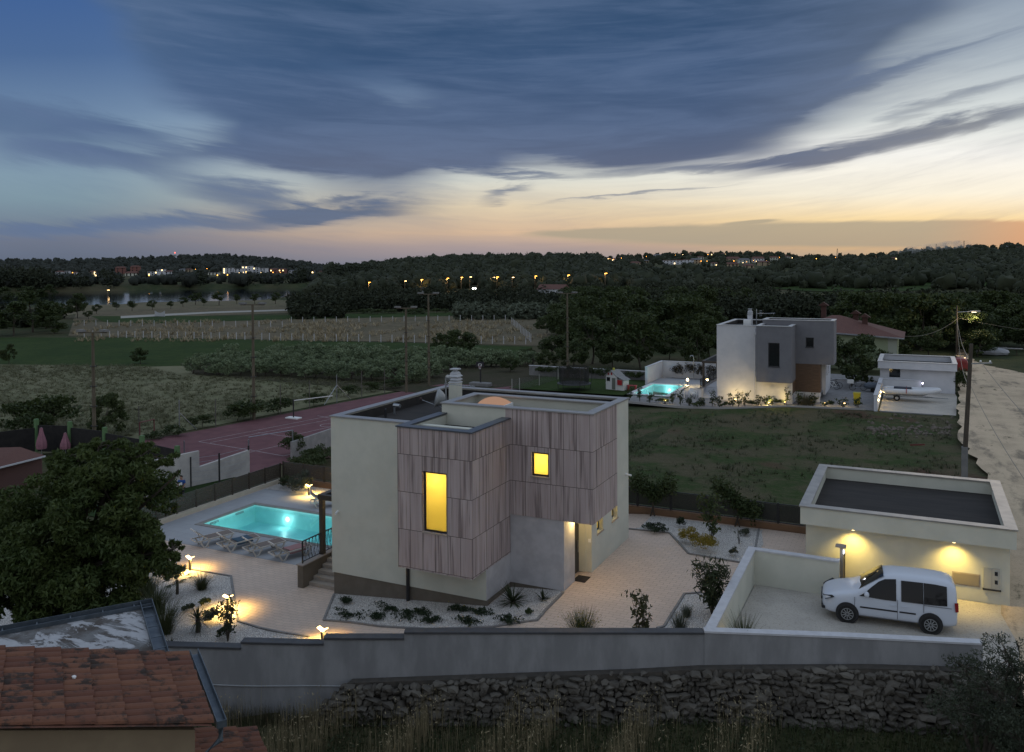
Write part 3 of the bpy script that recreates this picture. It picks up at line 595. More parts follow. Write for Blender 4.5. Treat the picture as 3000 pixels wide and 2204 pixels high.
def build_house(name, label, loc, style):
    lit = style == 'a'; pl = PLAS if lit else PLAS2; wood = WOOD if lit else DKGREY; cap = CAPM if lit else CAPW; capd = CAPD if lit else CAPW; grey = GREYP if lit else hwood()
    H = thing(name, label, 'house', loc); B = lambda mb, nm, m, **k: mb.build(nm, m, H, True, **k)
    X0, X1, Y0, Y1 = -10.88, -.945, -2.1, 7.36; XP, XG, YG = -3.58, -1.23, .04
    # ground floor and upper floor shell
    wmb = MB()
    panel_front(wmb, X0, XP, 0, 6.55, Y0, .3, [])
    wmb.box(X0, X0+.3, Y0+.3, Y1, 0, 6.55); wmb.box(X0+.3, X1-.3, Y1-.3, Y1, 0, 6.55)
    panel_side(wmb, 2.38, Y1, .0, 6.55, X1-.3, .3, [(3.03, 3.78, 1.42, 2.5), (4.96, 5.73, 1.42, 2.5)])
    wmb.box(XP, X1-.3, 1.3, 1.5, 2.9, 6.5)
    wmb.box(-1.75, X1-.3, 2.38, 2.68, 0, 2.9)                     # wall beside the door
    B(weld(wmb), 'wall', pl)
    # parapet inner lining and roof
    B(MB().box(X0+.3, -6.7, Y0+.3, .1, 6.02, 6.12).box(X0+.3, X1-.3, .1, Y1-.3, 6.02, 6.119), 'roof', MEMB)
    B(MB().box(X0+.3, X0+.36, Y0+.3, Y1-.3, 6.12, 6.5).box(X0+.36, X1-.36, Y1-.36, Y1-.3, 6.12, 6.5).box(X1-.36, X1-.3, 3.05, Y1-.3, 6.12, 6.5), 'roof_upstand', MEMB)
    o, cw = .05, .42; p0, p1, q0, q1 = X0-o, X1+o, Y0-o, Y1+o
    cm = MB(); cm.prism([(p0, q0), (-6.80, q0), (-6.80, q0+cw), (p0+cw, q0+cw)], 6.55, 6.6); cm.prism([(p0, q1), (p0+cw, q1-cw), (p1-cw, q1-cw), (p1, q1)], 6.55, 6.6)
    cm.prism([(p0, q0+.004), (p0+cw, q0+cw+.004), (p0+cw, q1-cw-.004), (p0, q1-.004)], 6.55, 6.601).prism([(p1, 2.99), (p1, q1-.004), (p1-cw, q1-cw-.004), (p1-cw, 2.99)], 6.55, 6.601); B(cm, 'parapet_cap', cap)
    # plinth
    B(MB().box(X0+.05, XP-.0, Y0+.05, Y0+.35, -1.3, 0).box(X0+.05, X0+.35, Y0+.35, Y1, -1.3, 0).box(XP-.3, XP-.03, Y0+.35, YG+.06, -1.3, -.002).box(XP-.03, XG-.04, YG+.05, YG+.3, -1., -.001).box(X1-.28, X1-.04, 2.42, Y1-.02, -.5, .0).box(XG-.3, XG-.05, YG+.3, 1.15, -.5, 0.0), 'plinth', PLIN if lit else pl)
    # grey entrance walls
    B(MB().box(XP-.002, XG, YG, YG+.2, 0, 2.79).box(XG-.27, XG, YG+.2, 1.19, 0, 2.79).box(XP-.3, XP+.006, Y0+.004, YG, 0, 1.25), 'entrance_wall', grey)
    if lit: pass
    d_ = B(MB().box(-1.56, -1.50, 1.22, 2.34, .02, 2.2), 'door', FRM); MB().bar((-1.47, 2.16, .85), (-1.47, 2.16, 1.35), .03, .03).build('handle', STEEL, d_, True)
    B(MB().box(-1.5, -1.2, 2.33, 2.379, 0, 2.79), 'door_reveal', pl)
    # projecting box on the left
    a, b, c, z0, z1 = -6.81, -3.55, -3.255, 1.205, 6.65
    fb = panel_front(MB(), a, b, z0, z1, c, .2, [(-5.68, -4.62, 2.74, 5.05)]); fb.box(a, a+.2, c+.2, Y0, z0, z1); fb.box(b-.2, b, c+.2, .0, z0, z1); fb.box(a+.2, b-.2, c+.2, Y0+.05, z0, z0+.15)
    B(weld(fb), 'cladding', wood)
    B(MB().box(a+.2, b-.2, c+.2, -.02, 6.10, 6.20), 'roof', MEMB); B(MB().box(a, a+.2, Y0, -.002, 6.1, z1).box(a+.2, a+.3, c+.2, -.002, 6.2, z1-.05), 'parapet', pl); B(MB().box(b-.3, b-.2, c+.2, -.002, 6.45, z1-.05), 'parapet', pl)
    B(capring(a, b, c, -.004, 6.70, .40, open_back=True), 'parapet_cap', capd)
    window_front(H, -5.66, -4.62, 2.74, 5.05, c, lit, 62)
    # projecting box on the right
    a, c, d, z0, z1 = -6.73, 0., 2.93, 2.785, 7.06; b = 0.
    fb = panel_front(MB(), -3.75, b, z0, z1, c, .2, [(-2.6, -1.85, 4.44, 5.40)]); fb.box(b-.2, b, c+.2, d, z0, z1); fb.box(XP, b-.2, c+.2, d-.2, z0, z0+.12); fb.box(X1, b-.2, d-.2, d, z0, z1)
    B(weld(fb), 'cladding', wood)
    B(MB().box(a, -3.752, c+.004, c+.2, 6.05, z1).box(a, a+.2, c+.2, d, 6.05, z1).box(a+.2, b-.2, d-.22, d-.02, 6.05, z1).box(b-.3, b-.2, c+.2, d-.22, 6.6, z1-.03).box(-3.752, b-.3, c+.2, c+.3, 6.6, z1-.03), 'parapet', pl if lit else wood)
    B(MB().box(a+.2, b-.2, c+.2, d-.2, 6.55, 6.66), 'roof', MEMB); B(capring(a, b, c, d, 7.11, .40), 'parapet_cap', cap)
    window_front(H, -2.6, -1.85, 4.44, 5.40, c, lit, 24)
    for yy in (3.03, 4.96): window_side(H, yy, yy+.76, 1.42, 2.5, X1, lit, 16)
    # chimney with stacked hoods
    ch = B(MB().box(-9.05, -8.58, 4.6, 5.08, 6.1, 7.2), 'chimney', pl); cm = MB(); cx, cy = -8.815, 4.84
    def fr_(s0, s1, za, zb): cm.add([(cx+sx*s0, cy+sy*s0, za) for sx, sy in ((-1, -1), (1, -1), (1, 1), (-1, 1))]+[(cx+sx*s1, cy+sy*s1, zb) for sx, sy in ((-1, -1), (1, -1), (1, 1), (-1, 1))], [(0, 1, 2, 3), (4, 5, 6, 7), (0, 1, 5, 4), (1, 2, 6, 5), (2, 3, 7, 6), (3, 0, 4, 7)])
    for za in (7.2, 7.34, 7.50): fr_(.27, .19, za, za+.1); cm.box(cx-.19, cx+.19, cy-.19, cy+.19, za+.1, za+.15)
    fr_(.19, .12, 7.65, 7.74); cm.box(cx-.08, cx+.08, cy-.08, cy+.08, 7.74, 7.82); cm.box(cx-.2, cx+.2, cy-.2, cy+.2, 7.82, 7.88); cm.build('cowl', M('chimney_hood', (.40, .41, .43), rough=.6), ch, True)
    if lit:
        B(MB().tube([(-7.09, Y0-.06, 1.2), (-7.09, Y0-.06, -.75)], .075, 10), 'downpipe', FRM)
        sk = B(MB().box(-5.75, -4.5, 1.0, 2.3, 6.66, 6.9), 'skylight_curb', WHT)
        dm = MB(); nn = 12
        for i in range(nn+1):
            for k in range(nn+1):
                u, v = i/nn*2-1, k/nn*2-1; dm.v.append((-5.125+u*.57, 1.65+v*.6, 6.9+.30*(1-u*u)**.5*(1-v*v)**.5))
        dm.f = [(i*(nn+1)+k, (i+1)*(nn+1)+k, (i+1)*(nn+1)+k+1, i*(nn+1)+k+1) for i in range(nn) for k in range(nn)]
        dm.build('skylight_dome', emit('lit_skylight', lin(240, 190, 160), .42), sk, True, smooth=True)
        B(MB().box(-5.75, -4.95, 6.0, 6.9, 6.38, 6.42).box(-4.6, -3.75, 5.95, 6.85, 6.38, 6.42).box(-5.7, -5.0, 6.05, 6.85, 6.1, 6.38).box(-4.55, -3.8, 6., 6.8, 6.1, 6.38), 'roof_hatch', WHT)
        B(MB().tube([(-10.0, .65, 6.1), (-10.0, .65, 6.5)], .06, 10), 'vent_pipe', BLK); vp = MB(); vp.tube([(-10.1, 1.5, 6.1), (-10.1, 1.5, 6.42), (-10.05, 1.5, 6.5)], .05, 8); vp.tube([(-10.13, 1.5, 6.52), (-9.78, 1.47, 6.52)], .085, 12); B(vp, 'vent_pipe', STEEL)
        vp = MB(); vp.tube([(-6.6, 5.6, 6.1), (-6.6, 5.6, 6.5), (-6.45, 5.6, 6.55)], .07, 10); B(vp, 'vent_pipe', STEEL)
        ic = B(MB().box(-1.0, -.97, 2.345, 2.38, 1.32, 1.42), 'intercom', WHT)
        B(MB().box(-1.09, -.97, 2.352, 2.38, 1.26, 1.40), 'intercom', WHT)
        for p, q in (((-10.55, Y0, 2.6), (0, -1, 0)), ((X1, 6.9, 3.1), (1, 0, 0))):
            p = Vector(p); q = Vector(q); mb = MB(); mb.tube([p, p+q*.06], .05, 8).tube([p+q*.08-q*.05, p+q*.24+Vector((.05, 0, -.04))], .045, 8); B(mb, 'security_camera', WHT)
        so_ = B(MB().box(-1.05, -.75, .55, .85, 2.74, 2.785), 'soffit_lamp', emit('soffit_lamp_glow', WARM, 6)); 
        l = light('POINT', (0, 0, 0), 55, WARM, None, .1); l.parent = H; l.location = (-.95, 1.0, 2.60)
    else:
        B(MB().tube([(-7.09, Y0-.06, 6.3), (-7.09, Y0-.06, -.9)], .05, 8).box(-7.25, -6.9, Y0-.15, Y0-.01, 5.7, 6.0), 'downpipe', PLAS2)
        B(MB().box(-9.35, -8.6, 3.9, 4.4, 6.12, 6.75).lathe([(.26, 0), (.26, .02)], 16, (-8.98, 3.88, 6.45), 'y'), 'air_conditioner', WHT)
    return H
main_house = build_house('modern_house', 'modern flat roofed house with cream walls and brown striped cladding boxes with glowing yellow windows', (0, 0, 0), 'a')
second_house = build_house('modern_house', 'modern flat roofed house with white walls and dark grey boxes beyond the rough lot', (3.92, 56.87, .06), 'b')
# satellite dish, aerial mast on the roof
T = thing('satellite_dish', 'pale satellite dish seen edge on behind the roof box of the cream house', 'satellite dish', (-8.1, 2.7, 6.12))
prof = [(.02+.046*k, .010*k*k*.55) for k in range(10)]; mb = MB(); mb.lathe(prof, 24, (0, 0, 0), 'z'); mb.xf(Matrix.Translation((0, 0, .62)) @ Matrix.Rotation(R_(36), 4, 'Z') @ Matrix.Rotation(R_(-76), 4, 'Y')); mb.build('reflector', M('dish_paint', (.30, .31, .31), rough=.5), T, True, smooth=True)
MB().tube([(0, 0, 0), (0, 0, .62)], .03, 8).build('stand', STEEL, T, True)
ar = MB(); ar.tube([(-.1, -.1, .25), (-.95, -.55, .62)], .014, 6); ar.build('feed_arm', STEEL, T, True); MB().lathe([(.03, 0), (.055, .03), (.055, .1), (.03, .13)], 10, (-.98, -.57, .60)).build('receiver', M('receiver_dark', (.05, .03, .03)), T, True)
T = thing('aerial_mast', 'thin aerial mast with a small round dish beside the chimney of the cream house', 'aerial', (-7.75, 2.1, 6.12))
MB().tube([(0, 0, 0), (0, 0, 1.72)], .035, 8).build('pole', STEEL, T, True); MB().lathe([(.02, 0), (.13, .02), (.13, .05), (.05, .06)], 16, (.12, -.05, 1.72), 'y').build('small_dish', STEEL, T, True)
mb = MB(); mb.tube([(-.1, .02, 1.42), (1.35, .25, 1.36)], .014, 6)
for k in range(9): mb.tube([(.0+.15*k, .02+.025*k-.14, 1.42-.006*k), (.0+.15*k, .02+.025*k+.14, 1.42-.006*k)], .006, 5)
mb.build('yagi_antenna', STEEL, T, True)
T = thing('aerial_mast', 'small comb aerial on a short mast behind the chimney of the white and grey house', 'aerial', (3.92-8.1, 56.87+4.6, 6.18))
MB().tube([(0, 0, 0), (0, 0, 1.75)], .05, 6).build('pole', STEEL, T, True); mb = MB(); mb.tube([(0, 0, 1.25), (1.9, .1, 1.35)], .03, 6)
for k in range(8): mb.tube([(.2+.22*k, -.3, 1.3), (.2+.22*k, .3, 1.3)], .02, 5)
for k in range(4): mb.tube([(.35, -.3, 1.05+.17*k), (.5, .3, 1.05+.17*k)], .02, 5)
mb.build('yagi_antenna', STEEL, T, True)
# stairs, terrace wall, railing and pergola at the left flank
def stairs(loc, wallm, stepm, label, rail_label, wall_label, perg_label, nst, zdrop):
    T = thing('stairs', label, 'stairs', loc)
    for k in range(nst):
        z1 = zdrop+(k+1)*(-zdrop)/nst; MB().box(-12.42, -10.9, -1.75+.31*k, .3 if k < nst-1 else 4.5, z1-(-zdrop)/nst+.0005, z1).build('step', stepm, T, True, bevel=.01)
    Wl = thing('terrace_wall', wall_label, 'wall', loc)
    MB().box(-12.72, -12.425, -2.12, 6.5, zdrop-.2, .0).build('wall', wallm, Wl, True); MB().box(-12.76, -12.39, -2.16, 6.5, .001, .05).build('coping', SILL, Wl, True)
    Rl = thing('railing', rail_label, 'railing', loc); x = -12.58; ya, yb = -1.95, 6.4
    mb = MB(); mb.bar((x, ya, .12), (x, yb, .12), .03, .03).bar((x, ya, 1.0), (x, yb, 1.0), .05, .04); mb.build('rail', BLK, Rl, True)
    for k in range(5): yy = ya+(yb-ya)*k/4; MB().box(x-.025, x+.025, yy-.025, yy+.025, .05, 1.0).build('post', BLK, Rl, True)
    mb = MB(); yy = ya
    while yy < yb-.2:
        mb.bar((x, yy, .12), (x, yy+.22, 1.), .012, .012).bar((x, yy+.22, .12), (x, yy, 1.), .012, .012); mb.bar((x, yy+.11, .12), (x, yy+.27, 1.), .012, .012); yy += .22
    mb.build('lattice', BLK, Rl, True)
    Pg = thing('pergola', perg_label, 'pergola', loc)
    for yy in (-.62, 5.9): MB().box(-12.66, -12.46, yy-.1, yy+.1, .055, 2.5).build('post', BRZ, Pg, True)
    MB().box(-12.7, -12.42, -.75, 6.1, 2.501, 2.72).box(-12.42, -10.89, -.75, -.6, 2.501, 2.72).box(-12.42, -10.89, 5.95, 6.1, 2.501, 2.72).build('beam', BRZ, Pg, True)
    mb = MB()
    for k in range(24): yy = -.5+.265*k; mb.bar((-12.42, yy, 2.64), (-10.9, yy, 2.64), .03, .14, (0, .5, .8))
    mb.build('louvres', BLK, Pg, True)
TREAD = M('stone_tread', (.36, .315, .265), (.32, .28, .24), 6, rough=.8)
stairs((0, 0, 0), PLIN, TREAD, 'beige stone stairs along the left flank of the cream house', 'dark lattice railing on the taupe terrace wall beside the cream house', 'taupe terrace wall with stone coping beside the beige stairs', 'dark pergola with brown post over the terrace of the cream house', 6, -.96)
stairs((3.92, 56.87, .06), PLAS2, PLAS2, 'white stairs along the left flank of the white and grey house', 'black lattice railing on the white terrace wall of the white and grey house', 'white terrace wall beside the white stairs', 'grey pergola against the left flank of the white and grey house', 6, -.96)
T = thing('wall_lamp', 'small warm wall lamp under the pergola beside the beige stairs', 'lamp', (-10.9, 1.0, 2.0)); MB().box(-.1, 0, -.06, .06, -.1, .1).build('lamp_body', emit('wall_lamp_glow', WARM, 5), T, True); light('POINT', (-11.15, 1.0, 1.95), 16, WARM, T, .06)
tag(MB().box(-1.33, -.80, 1.19, 1.86, .002, .02).build('doormat', M('coir_black', (.018, .016, .015), rough=1.)), 'black rectangular doormat on the beige paving at the entrance', 'doormat')
# ------------------------------------------------------------------ swimming pools
def tilemat():
    m = bpy.data.materials.new('pool_tiles'); m.use_nodes = True; n = NT(m.node_tree); b = n.n['Principled BSDF']; b.inputs['Roughness'].default_value = .4
    p = n.new('ShaderNodeNewGeometry').outputs['Position']; v = n.new('ShaderNodeTexVoronoi'); n.put(v.inputs['Vector'], p); v.inputs['Scale'].default_value = 5.
    n.put(b.inputs['Base Color'], n.mix(n.ss(n.noise(p, 1.4, 3.), .4, .6), (.42, .80, .78), (.48, .86, .84))); return m
POOLT = tilemat()
WAT = bpy.data.materials.new('pool_water'); WAT.use_nodes = True; n = NT(WAT.node_tree); n.n.clear()
tr = n.new('ShaderNodeBsdfTransparent'); tr.inputs[0].default_value = (.55, .90, .93, 1); gl = n.new('ShaderNodeBsdfGlossy'); gl.inputs['Roughness'].default_value = .03
fr = n.new('ShaderNodeFresnel'); fr.inputs[0].default_value = 1.33; bp = n.new('ShaderNodeBump'); bp.inputs['Strength'].default_value = .25; bp.inputs['Distance'].default_value = .02
n.put(bp.inputs['Height'], n.noise(n.new('ShaderNodeNewGeometry').outputs['Position'], 2.5, 3.)); n.put(fr.inputs['Normal'], bp.outputs[0]); n.put(gl.inputs['Normal'], bp.outputs[0])
mx = n.new('ShaderNodeMixShader'); n.l.new(fr.outputs[0], mx.inputs[0]); n.l.new(tr.outputs[0], mx.inputs[1]); n.l.new(gl.outputs[0], mx.inputs[2]); n.l.new(mx.outputs[0], n.new('ShaderNodeOutputMaterial').inputs[0])
COPE = M('pool_coping_stone', (.24, .225, .205), (.20, .19, .175), 4, rough=.8)
POOLC = (.82, 1., .97)
def pool(label, x0, x1, y0, y1, z, dp, lamps, power, cope=COPE, cw=.28, wall_up=0.):
    T = thing('swimming_pool', label, 'pool', ((x0+x1)/2, (y0+y1)/2, z))
    a, b = z-dp, z-.021
    mb = MB(); mb.add([(x0, y0, a), (x1, y0, a), (x1, y1, a), (x0, y1, a), (x0, y0, b), (x1, y0, b), (x1, y1, b), (x0, y1, b)], [(0, 1, 2, 3), (0, 1, 5, 4), (1, 2, 6, 5), (2, 3, 7, 6), (3, 0, 4, 7)])
    mb.build('basin', POOLT, T)
    m2 = MB(); m2.box(x0-cw, x1+cw, y0-cw, y0, z-.02, z+.035).box(x0-cw, x1+cw, y1, y1+cw, z-.02, z+.035).box(x0-cw, x0, y0, y1, z-.02, z+.034).box(x1, x1+cw, y0, y1, z-.02, z+.034); m2.build('coping', cope, T)
    wv = MB(); wv.add([(x0, y0, z-.10), (x1, y0, z-.10), (x1, y1, z-.10), (x0, y1, z-.10)], [(0, 1, 2, 3)]); wv.build('water', WAT, T)
    for lx in lamps:
        MB().lathe([(.10, 0), (.14, .03), (.14, .05)], 16, (lx, y1-.05, z-.55), 'y').build('pool_light', emit('pool_light_glow', (.8, 1., 1.), 4), T)
        light('POINT', (lx, y1-.30, z-.6), power, POOLC, T, .12)
    return T
ZP = -.96
PT1 = pool('turquoise lit swimming pool in the grey tiled deck beside the cream house', PX0, PX1, PY0, PY1, ZP, 1.0, (-20.9, -15.6), 13)
light('POINT', (-18.6, 4.2, ZP-.35), 50, POOLC, PT1, .5)  # added fill lights in mid-water, no fixture, to even out the glow
light('POINT', (-21.6, 4.2, ZP-.35), 45, POOLC, PT1, .5); light('POINT', (-16, 4.2, ZP-.35), 40, POOLC, PT1, .5)
for lx in (-22.95, -23.1):
    pass
MB().box(PX0+.01, PX0+.05, 3.3, 3.9, ZP-.2, ZP-.1).box(PX0+.01, PX0+.05, 5.2, 5.8, ZP-.2, ZP-.1).build('skimmer', M('skimmer_grey', (.3, .35, .35)), PT1)
# ------------------------------------------------------------------ sun loungers
TEXT = M('taupe_mesh_fabric', (.17, .135, .115), rough=.8)
LFR = M('cream_plastic_frame', (.56, .53, .48), (.52, .49, .44), 3, rough=.5)
def lounger(label, fabric=TEXT):
    T = thing('sun_lounger', label, 'sun lounger', (0, 0, 0), 'sun loungers beside the turquoise pool')
    L, w_ = 1.95, .34
    for s in (-1, 1):
        mb = MB(); mb.bar((s*w_, .62, .36), (s*w_, L, .40), .05, .06); mb.build('side_rail', LFR, T, True)
        mb = MB(); mb.bar((s*w_, .64, .37), (s*w_, .02, .86), .05, .05); mb.build('back_rail', LFR, T, True)
        for y in (.42, 1.55):
            mb = MB(); mb.bar((s*w_, y-.2, .37), (s*w_, y-.02, .025), .05, .06).bar((s*w_, y-.04, .03), (s*w_, y+.14, .03), .05, .05).bar((s*w_, y+.12, .025), (s*w_, y+.32, .37), .05, .06); mb.build('leg', LFR, T, True)
        MB().bar((s*w_, .0, .35), (s*w_, .64, .355), .045, .05).build('base_rail', LFR, T, True)
    mb = MB(); mb.box(-w_, w_, 0, .04, .33, .38).box(-w_, w_, L-.04, L, .38, .42).bar((-w_, .02, .86), (w_, .02, .86), .05, .05).box(-w_, w_, .62, .66, .33, .36); mb.bar((0, .35, .35), (0, .25, .66), .03, .03); mb.build('cross_rail', LFR, T, True)
    MB().bar((0, .68, .385), (0, L-.05, .425), w_*1.9, .02).build('seat', fabric, T, True)
    MB().bar((0, .62, .40), (0, .04, .875), w_*1.9, .02).build('backrest', fabric, T, True)
    return T
ll = ['empty taupe sun lounger farthest left in the row by the pool', 'taupe sun lounger under a blue grey towel, second in the pool row', 'empty taupe sun lounger between the blue and the pink towels', 'taupe sun lounger under a pink towel beside the dark lattice railing']
proto = lounger(ll[0]); LG = []
for i, (x, y) in enumerate(((-20.78, -.28), (-19.15, -.2), (-17.55, -.16), (-15.95, -.15))):
    LG.append(place(proto, i > 0, (x, y, ZP), R_(-24), ll[i]))
place(proto, True, (-20.0, 7.6, ZP), R_(-50), 'taupe sun lounger alone on the far side of the pool')
def towel(name_label, i, c, y0, y1):
    o = LG[i]; mb = MB(); nx, ny = 8, 12
    for a in range(ny+1):
        for b in range(nx+1):
            s = b/nx*2-1; y = y0+(y1-y0)*a/ny; zz = .41+.03*(y-.68)/1.27+.02; x = s*.40; dz = -.16*max(0, abs(s)-.86)/.14
            mb.v.append((x+.01*math.sin(y*9), y+.02*math.sin(s*3), zz+dz+.012*math.sin(y*7+s*4)))
    mb.f = [(a*(nx+1)+b, a*(nx+1)+b+1, (a+1)*(nx+1)+b+1, (a+1)*(nx+1)+b) for a in range(ny) for b in range(nx)]
    t = mb.build('towel', M('towel_cloth', c, rough=1.), None, True, smooth=True); t.location = o.location; t.rotation_euler = o.rotation_euler
    sol = t.modifiers.new('thick', 'SOLIDIFY'); sol.thickness = .012; tag(t, name_label, 'towel', 'towels on the sun loungers')
towel('blue grey towel draped over the second sun lounger', 1, (.05, .09, .13), .75, 1.55)
towel('pink towel draped over the sun lounger beside the railing', 3, (.30, .17, .17), .75, 1.6)
# ------------------------------------------------------------------ bollard lamps
GLOW = emit('bollard_glow', (1., .66, .24), 9)
def bollard(label, loc, power, h=.62, group='bollard lamps along the paving of the cream house', rz=0., s=1.):
    T = thing('bollard_lamp', label, 'garden lamp', loc, group, rz)
    MB().box(-.045, .045, -.045, .045, 0, h-.08).build('post', BLK, T, True)
    mb = MB(); mb.bar((-.01, 0, h-.05), (-.19*s, 0, h+.03), .16, .025).bar((.01, 0, h-.05), (.19*s, 0, h+.03), .16, .025).box(-.05, .05, -.05, .05, h-.1, h-.05); mb.build('lamp_head', GLOW, T, True)
    light('POINT', (loc[0], loc[1], loc[2]+h+.06), power*.12, (1., .64, .18), T, .05)
    for k in (-1, 1): light('SPOT', (loc[0]+k*.14*math.cos(rz), loc[1]+k*.14*math.sin(rz), loc[2]+h-.06), power*8., (1., .62, .16), T, .06, spot_size=R_(156), spot_blend=.5)
    return T
b1 = YP(557, 1672); b2 = YP(668, 1792); b4 = YP(905, 1452)
bollard('glowing bollard lamp beside the fan palm at the edge of the paving', b1, 17)
bollard('glowing bollard lamp behind the leafy young shrub at the paving edge', b2, 20, rz=.3)
b3 = P(945, 1850, -.28); bollard('glowing bollard lamp just behind the stepped dark wall coping', (b3.x, b3.y, yz(b3.x)), 15, h=b3.z-yz(b3.x)+.1)
bollard('glowing bollard lamp by the round shrub beyond the pool', b4, 17, rz=.2)
# ------------------------------------------------------------------ perforated fences
def perfmat(name, c, sc, thr, cut=True):
    m = bpy.data.materials.new(name); m.use_nodes = True; n = NT(m.node_tree); b = n.n['Principled BSDF']; b.inputs['Base Color'].default_value = (*c, 1); b.inputs['Roughness'].default_value = .5
    p = n.new('ShaderNodeTexCoord').outputs['Object']; x, y, z = n.sep(p); h = n.m('ADD', x, y)
    q = n.comb(n.m('MULTIPLY', h, sc), n.m('MULTIPLY', z, sc)); v = n.new('ShaderNodeTexVoronoi', distance='CHEBYCHEV', voronoi_dimensions='2D'); n.put(v.inputs['Vector'], q); v.inputs['Scale'].default_value = 1.; v.inputs['Randomness'].default_value = .55
    f = n.m('LESS_THAN', v.outputs['Distance'], thr); t = n.new('ShaderNodeBsdfTransparent'); mx = n.new('ShaderNodeMixShader'); n.l.new(f, mx.inputs[0]); n.l.new(b.outputs[0], mx.inputs[1]); n.l.new(t.outputs[0], mx.inputs[2]); n.l.new(mx.outputs[0], n.n['Material Output'].inputs[0]); return m
PERF = perfmat('perforated_bronze_sheet', (.055, .043, .034), 7., .17); MESHD = perfmat('fine_dark_mesh', (.022, .022, .02), 22., .26)
def fence(label, a, b, zb, h, npan, panel, wallm, base_h, group=None, capm=None):
    T = thing('panel_fence', label, 'fence', (a[0], a[1], zb)); a, b = Vector((*a, 0)), Vector((*b, 0)); d = (b-a).normalized(); s = Vector((-d.y, d.x, 0))
    mb = MB(); mb.bar(a+Vector((0, 0, zb-.4+base_h/2+.2)), b+Vector((0, 0, zb-.4+base_h/2+.2)), .22, base_h+.4+.0); mb.build('base_wall', wallm, T)
    z0 = zb+base_h+.0
    for k in range(npan+1):
        p = a.lerp(b, k/npan); MB().box(p.x-.035, p.x+.035, p.y-.035, p.y+.035, z0, z0+h+.06).build('post', BRZ if panel is PERF else BLK, T)
    for k in range(npan):
        p = a.lerp(b, k/npan)+d*.05; q = a.lerp(b, (k+1)/npan)-d*.05
        pb = MB().bar(p+Vector((0, 0, z0+.08+h/2-.04)), q+Vector((0, 0, z0+.08+h/2-.04)), .02, h-.16).build('panel', panel, T)
        mb = MB()
        for zz in (z0+.06, z0+h): mb.bar(p+Vector((0, 0, zz)), q+Vector((0, 0, zz)), .05, .045)
        mb.bar(p+Vector((0, 0, z0+.06)), p+Vector((0, 0, z0+h)), .04, .04); mb.bar(q+Vector((0, 0, z0+.06)), q+Vector((0, 0, z0+h)), .04, .04)
        mb.build('panel_frame', BRZ if panel is PERF else BLK, pb).location = (0, 0, 0)
    return T
CRW = M('cream_low_wall', (.52, .47, .38), (.47, .42, .34), 2, rough=.9); TERR = M('terracotta_low_wall', (.20, .115, .065), (.17, .10, .06), 1.5, rough=.9)
fence('bronze perforated fence on a low cream wall left of the pool', (-25.38, -2.6), (-25.38, 11.3), ZP, .95, 10, PERF, CRW, .24)
fence('dark perforated fence on a low terracotta wall behind the pool', (-25.25, 11.42), (-9.0, 11.42), ZP, .95, 10, PERF, TERR, .34)
fence('dark mesh fence on a terracotta wall between the house and the garage', (-8.8, 11.45), (7.0, 11.45), 0., .95, 9, MESHD, TERR, .30)
# ------------------------------------------------------------------ front retaining wall with stepped coping, white parking walls
RETM = M('grey_retaining_wall', (.19, .19, .195), (.265, .265, .27), 1.1, rough=.9, det=6, bump=.15, bscale=12, stretch=(1, 1, .35))
DCAP = M('dark_wall_coping', (.045, .046, .05), (.06, .06, .065), 3, rough=.6)
T = thing('retaining_wall', 'long grey retaining wall with a stepped dark coping in front of the cream house', 'wall', (0, fwy(0), -1.5))
xs = [5.2, -3.5, -5.85, -8.35, -11.2, -26]; zs = [1.16, .97, .79, .60, .45]
for i in range(5):
    x1, x0 = xs[i], xs[i+1]; brk = [x1] + ([-6.5] if x0 < -6.5 < x1 else []) + [x0]
    for q, p in zip(brk[:-1], brk[1:]):
        A_ = Vector((p, fwy(p), 0)); B_ = Vector((q, fwy(q), 0)); d = (B_-A_).normalized(); s = Vector((-d.y, d.x, 0))
        MB().prism([A_[:2], B_[:2], (B_+s*.25)[:2], (A_+s*.25)[:2]], -2.2, zs[i]-.07).build('wall', RETM, T)
        MB().prism([(A_-s*.05)[:2], (B_-s*.05)[:2], (B_+s*.30)[:2], (A_+s*.30)[:2]], zs[i]-.0695, zs[i]).build('coping', DCAP, T, bevel=.008)
WCAP = M('white_stone_coping', (.50, .50, .52), (.44, .44, .46), 3, rough=.75)
T = thing('parking_wall', 'cream parking wall with a pale coping around the white car', 'wall', (5.2, fwy(5.2), 0))
def wseg(pts, z0, z1, nm, m, th, o=0.):
    mb = MB(); n_ = len(pts); off = []
    for i, p in enumerate(pts):
        p = Vector((*p, 0)); d1 = (Vector((*pts[i], 0))-Vector((*pts[i-1], 0))).normalized() if i else None; d2 = (Vector((*pts[i+1], 0))-p).normalized() if i < n_-1 else None
        d1 = d1 or d2; d2 = d2 or d1; s1 = Vector((-d1.y, d1.x, 0)); s2 = Vector((-d2.y, d2.x, 0)); s = (s1+s2).normalized(); k = 1/max(.3, s.dot(s1)); off.append((p-s*k*o, p+s*k*(th+o)))
    zz0 = z0 if hasattr(z0, '__len__') else [z0]*n_; zz1 = z1 if hasattr(z1, '__len__') else [z1]*n_
    for i in range(n_-1):
        q = [off[i][0], off[i+1][0], off[i+1][1], off[i][1]]; mb.prism([v[:2] for v in q], [zz0[i], zz0[i+1], zz0[i+1], zz0[i]], [zz1[i], zz1[i+1], zz1[i+1], zz1[i]])
    return mb.build(nm, m, T)
fr_ = [(13.12, -1.19), (9.31, -2.44), (5.2, -3.925)]; frz = [1.2, 1.2, 1.2]
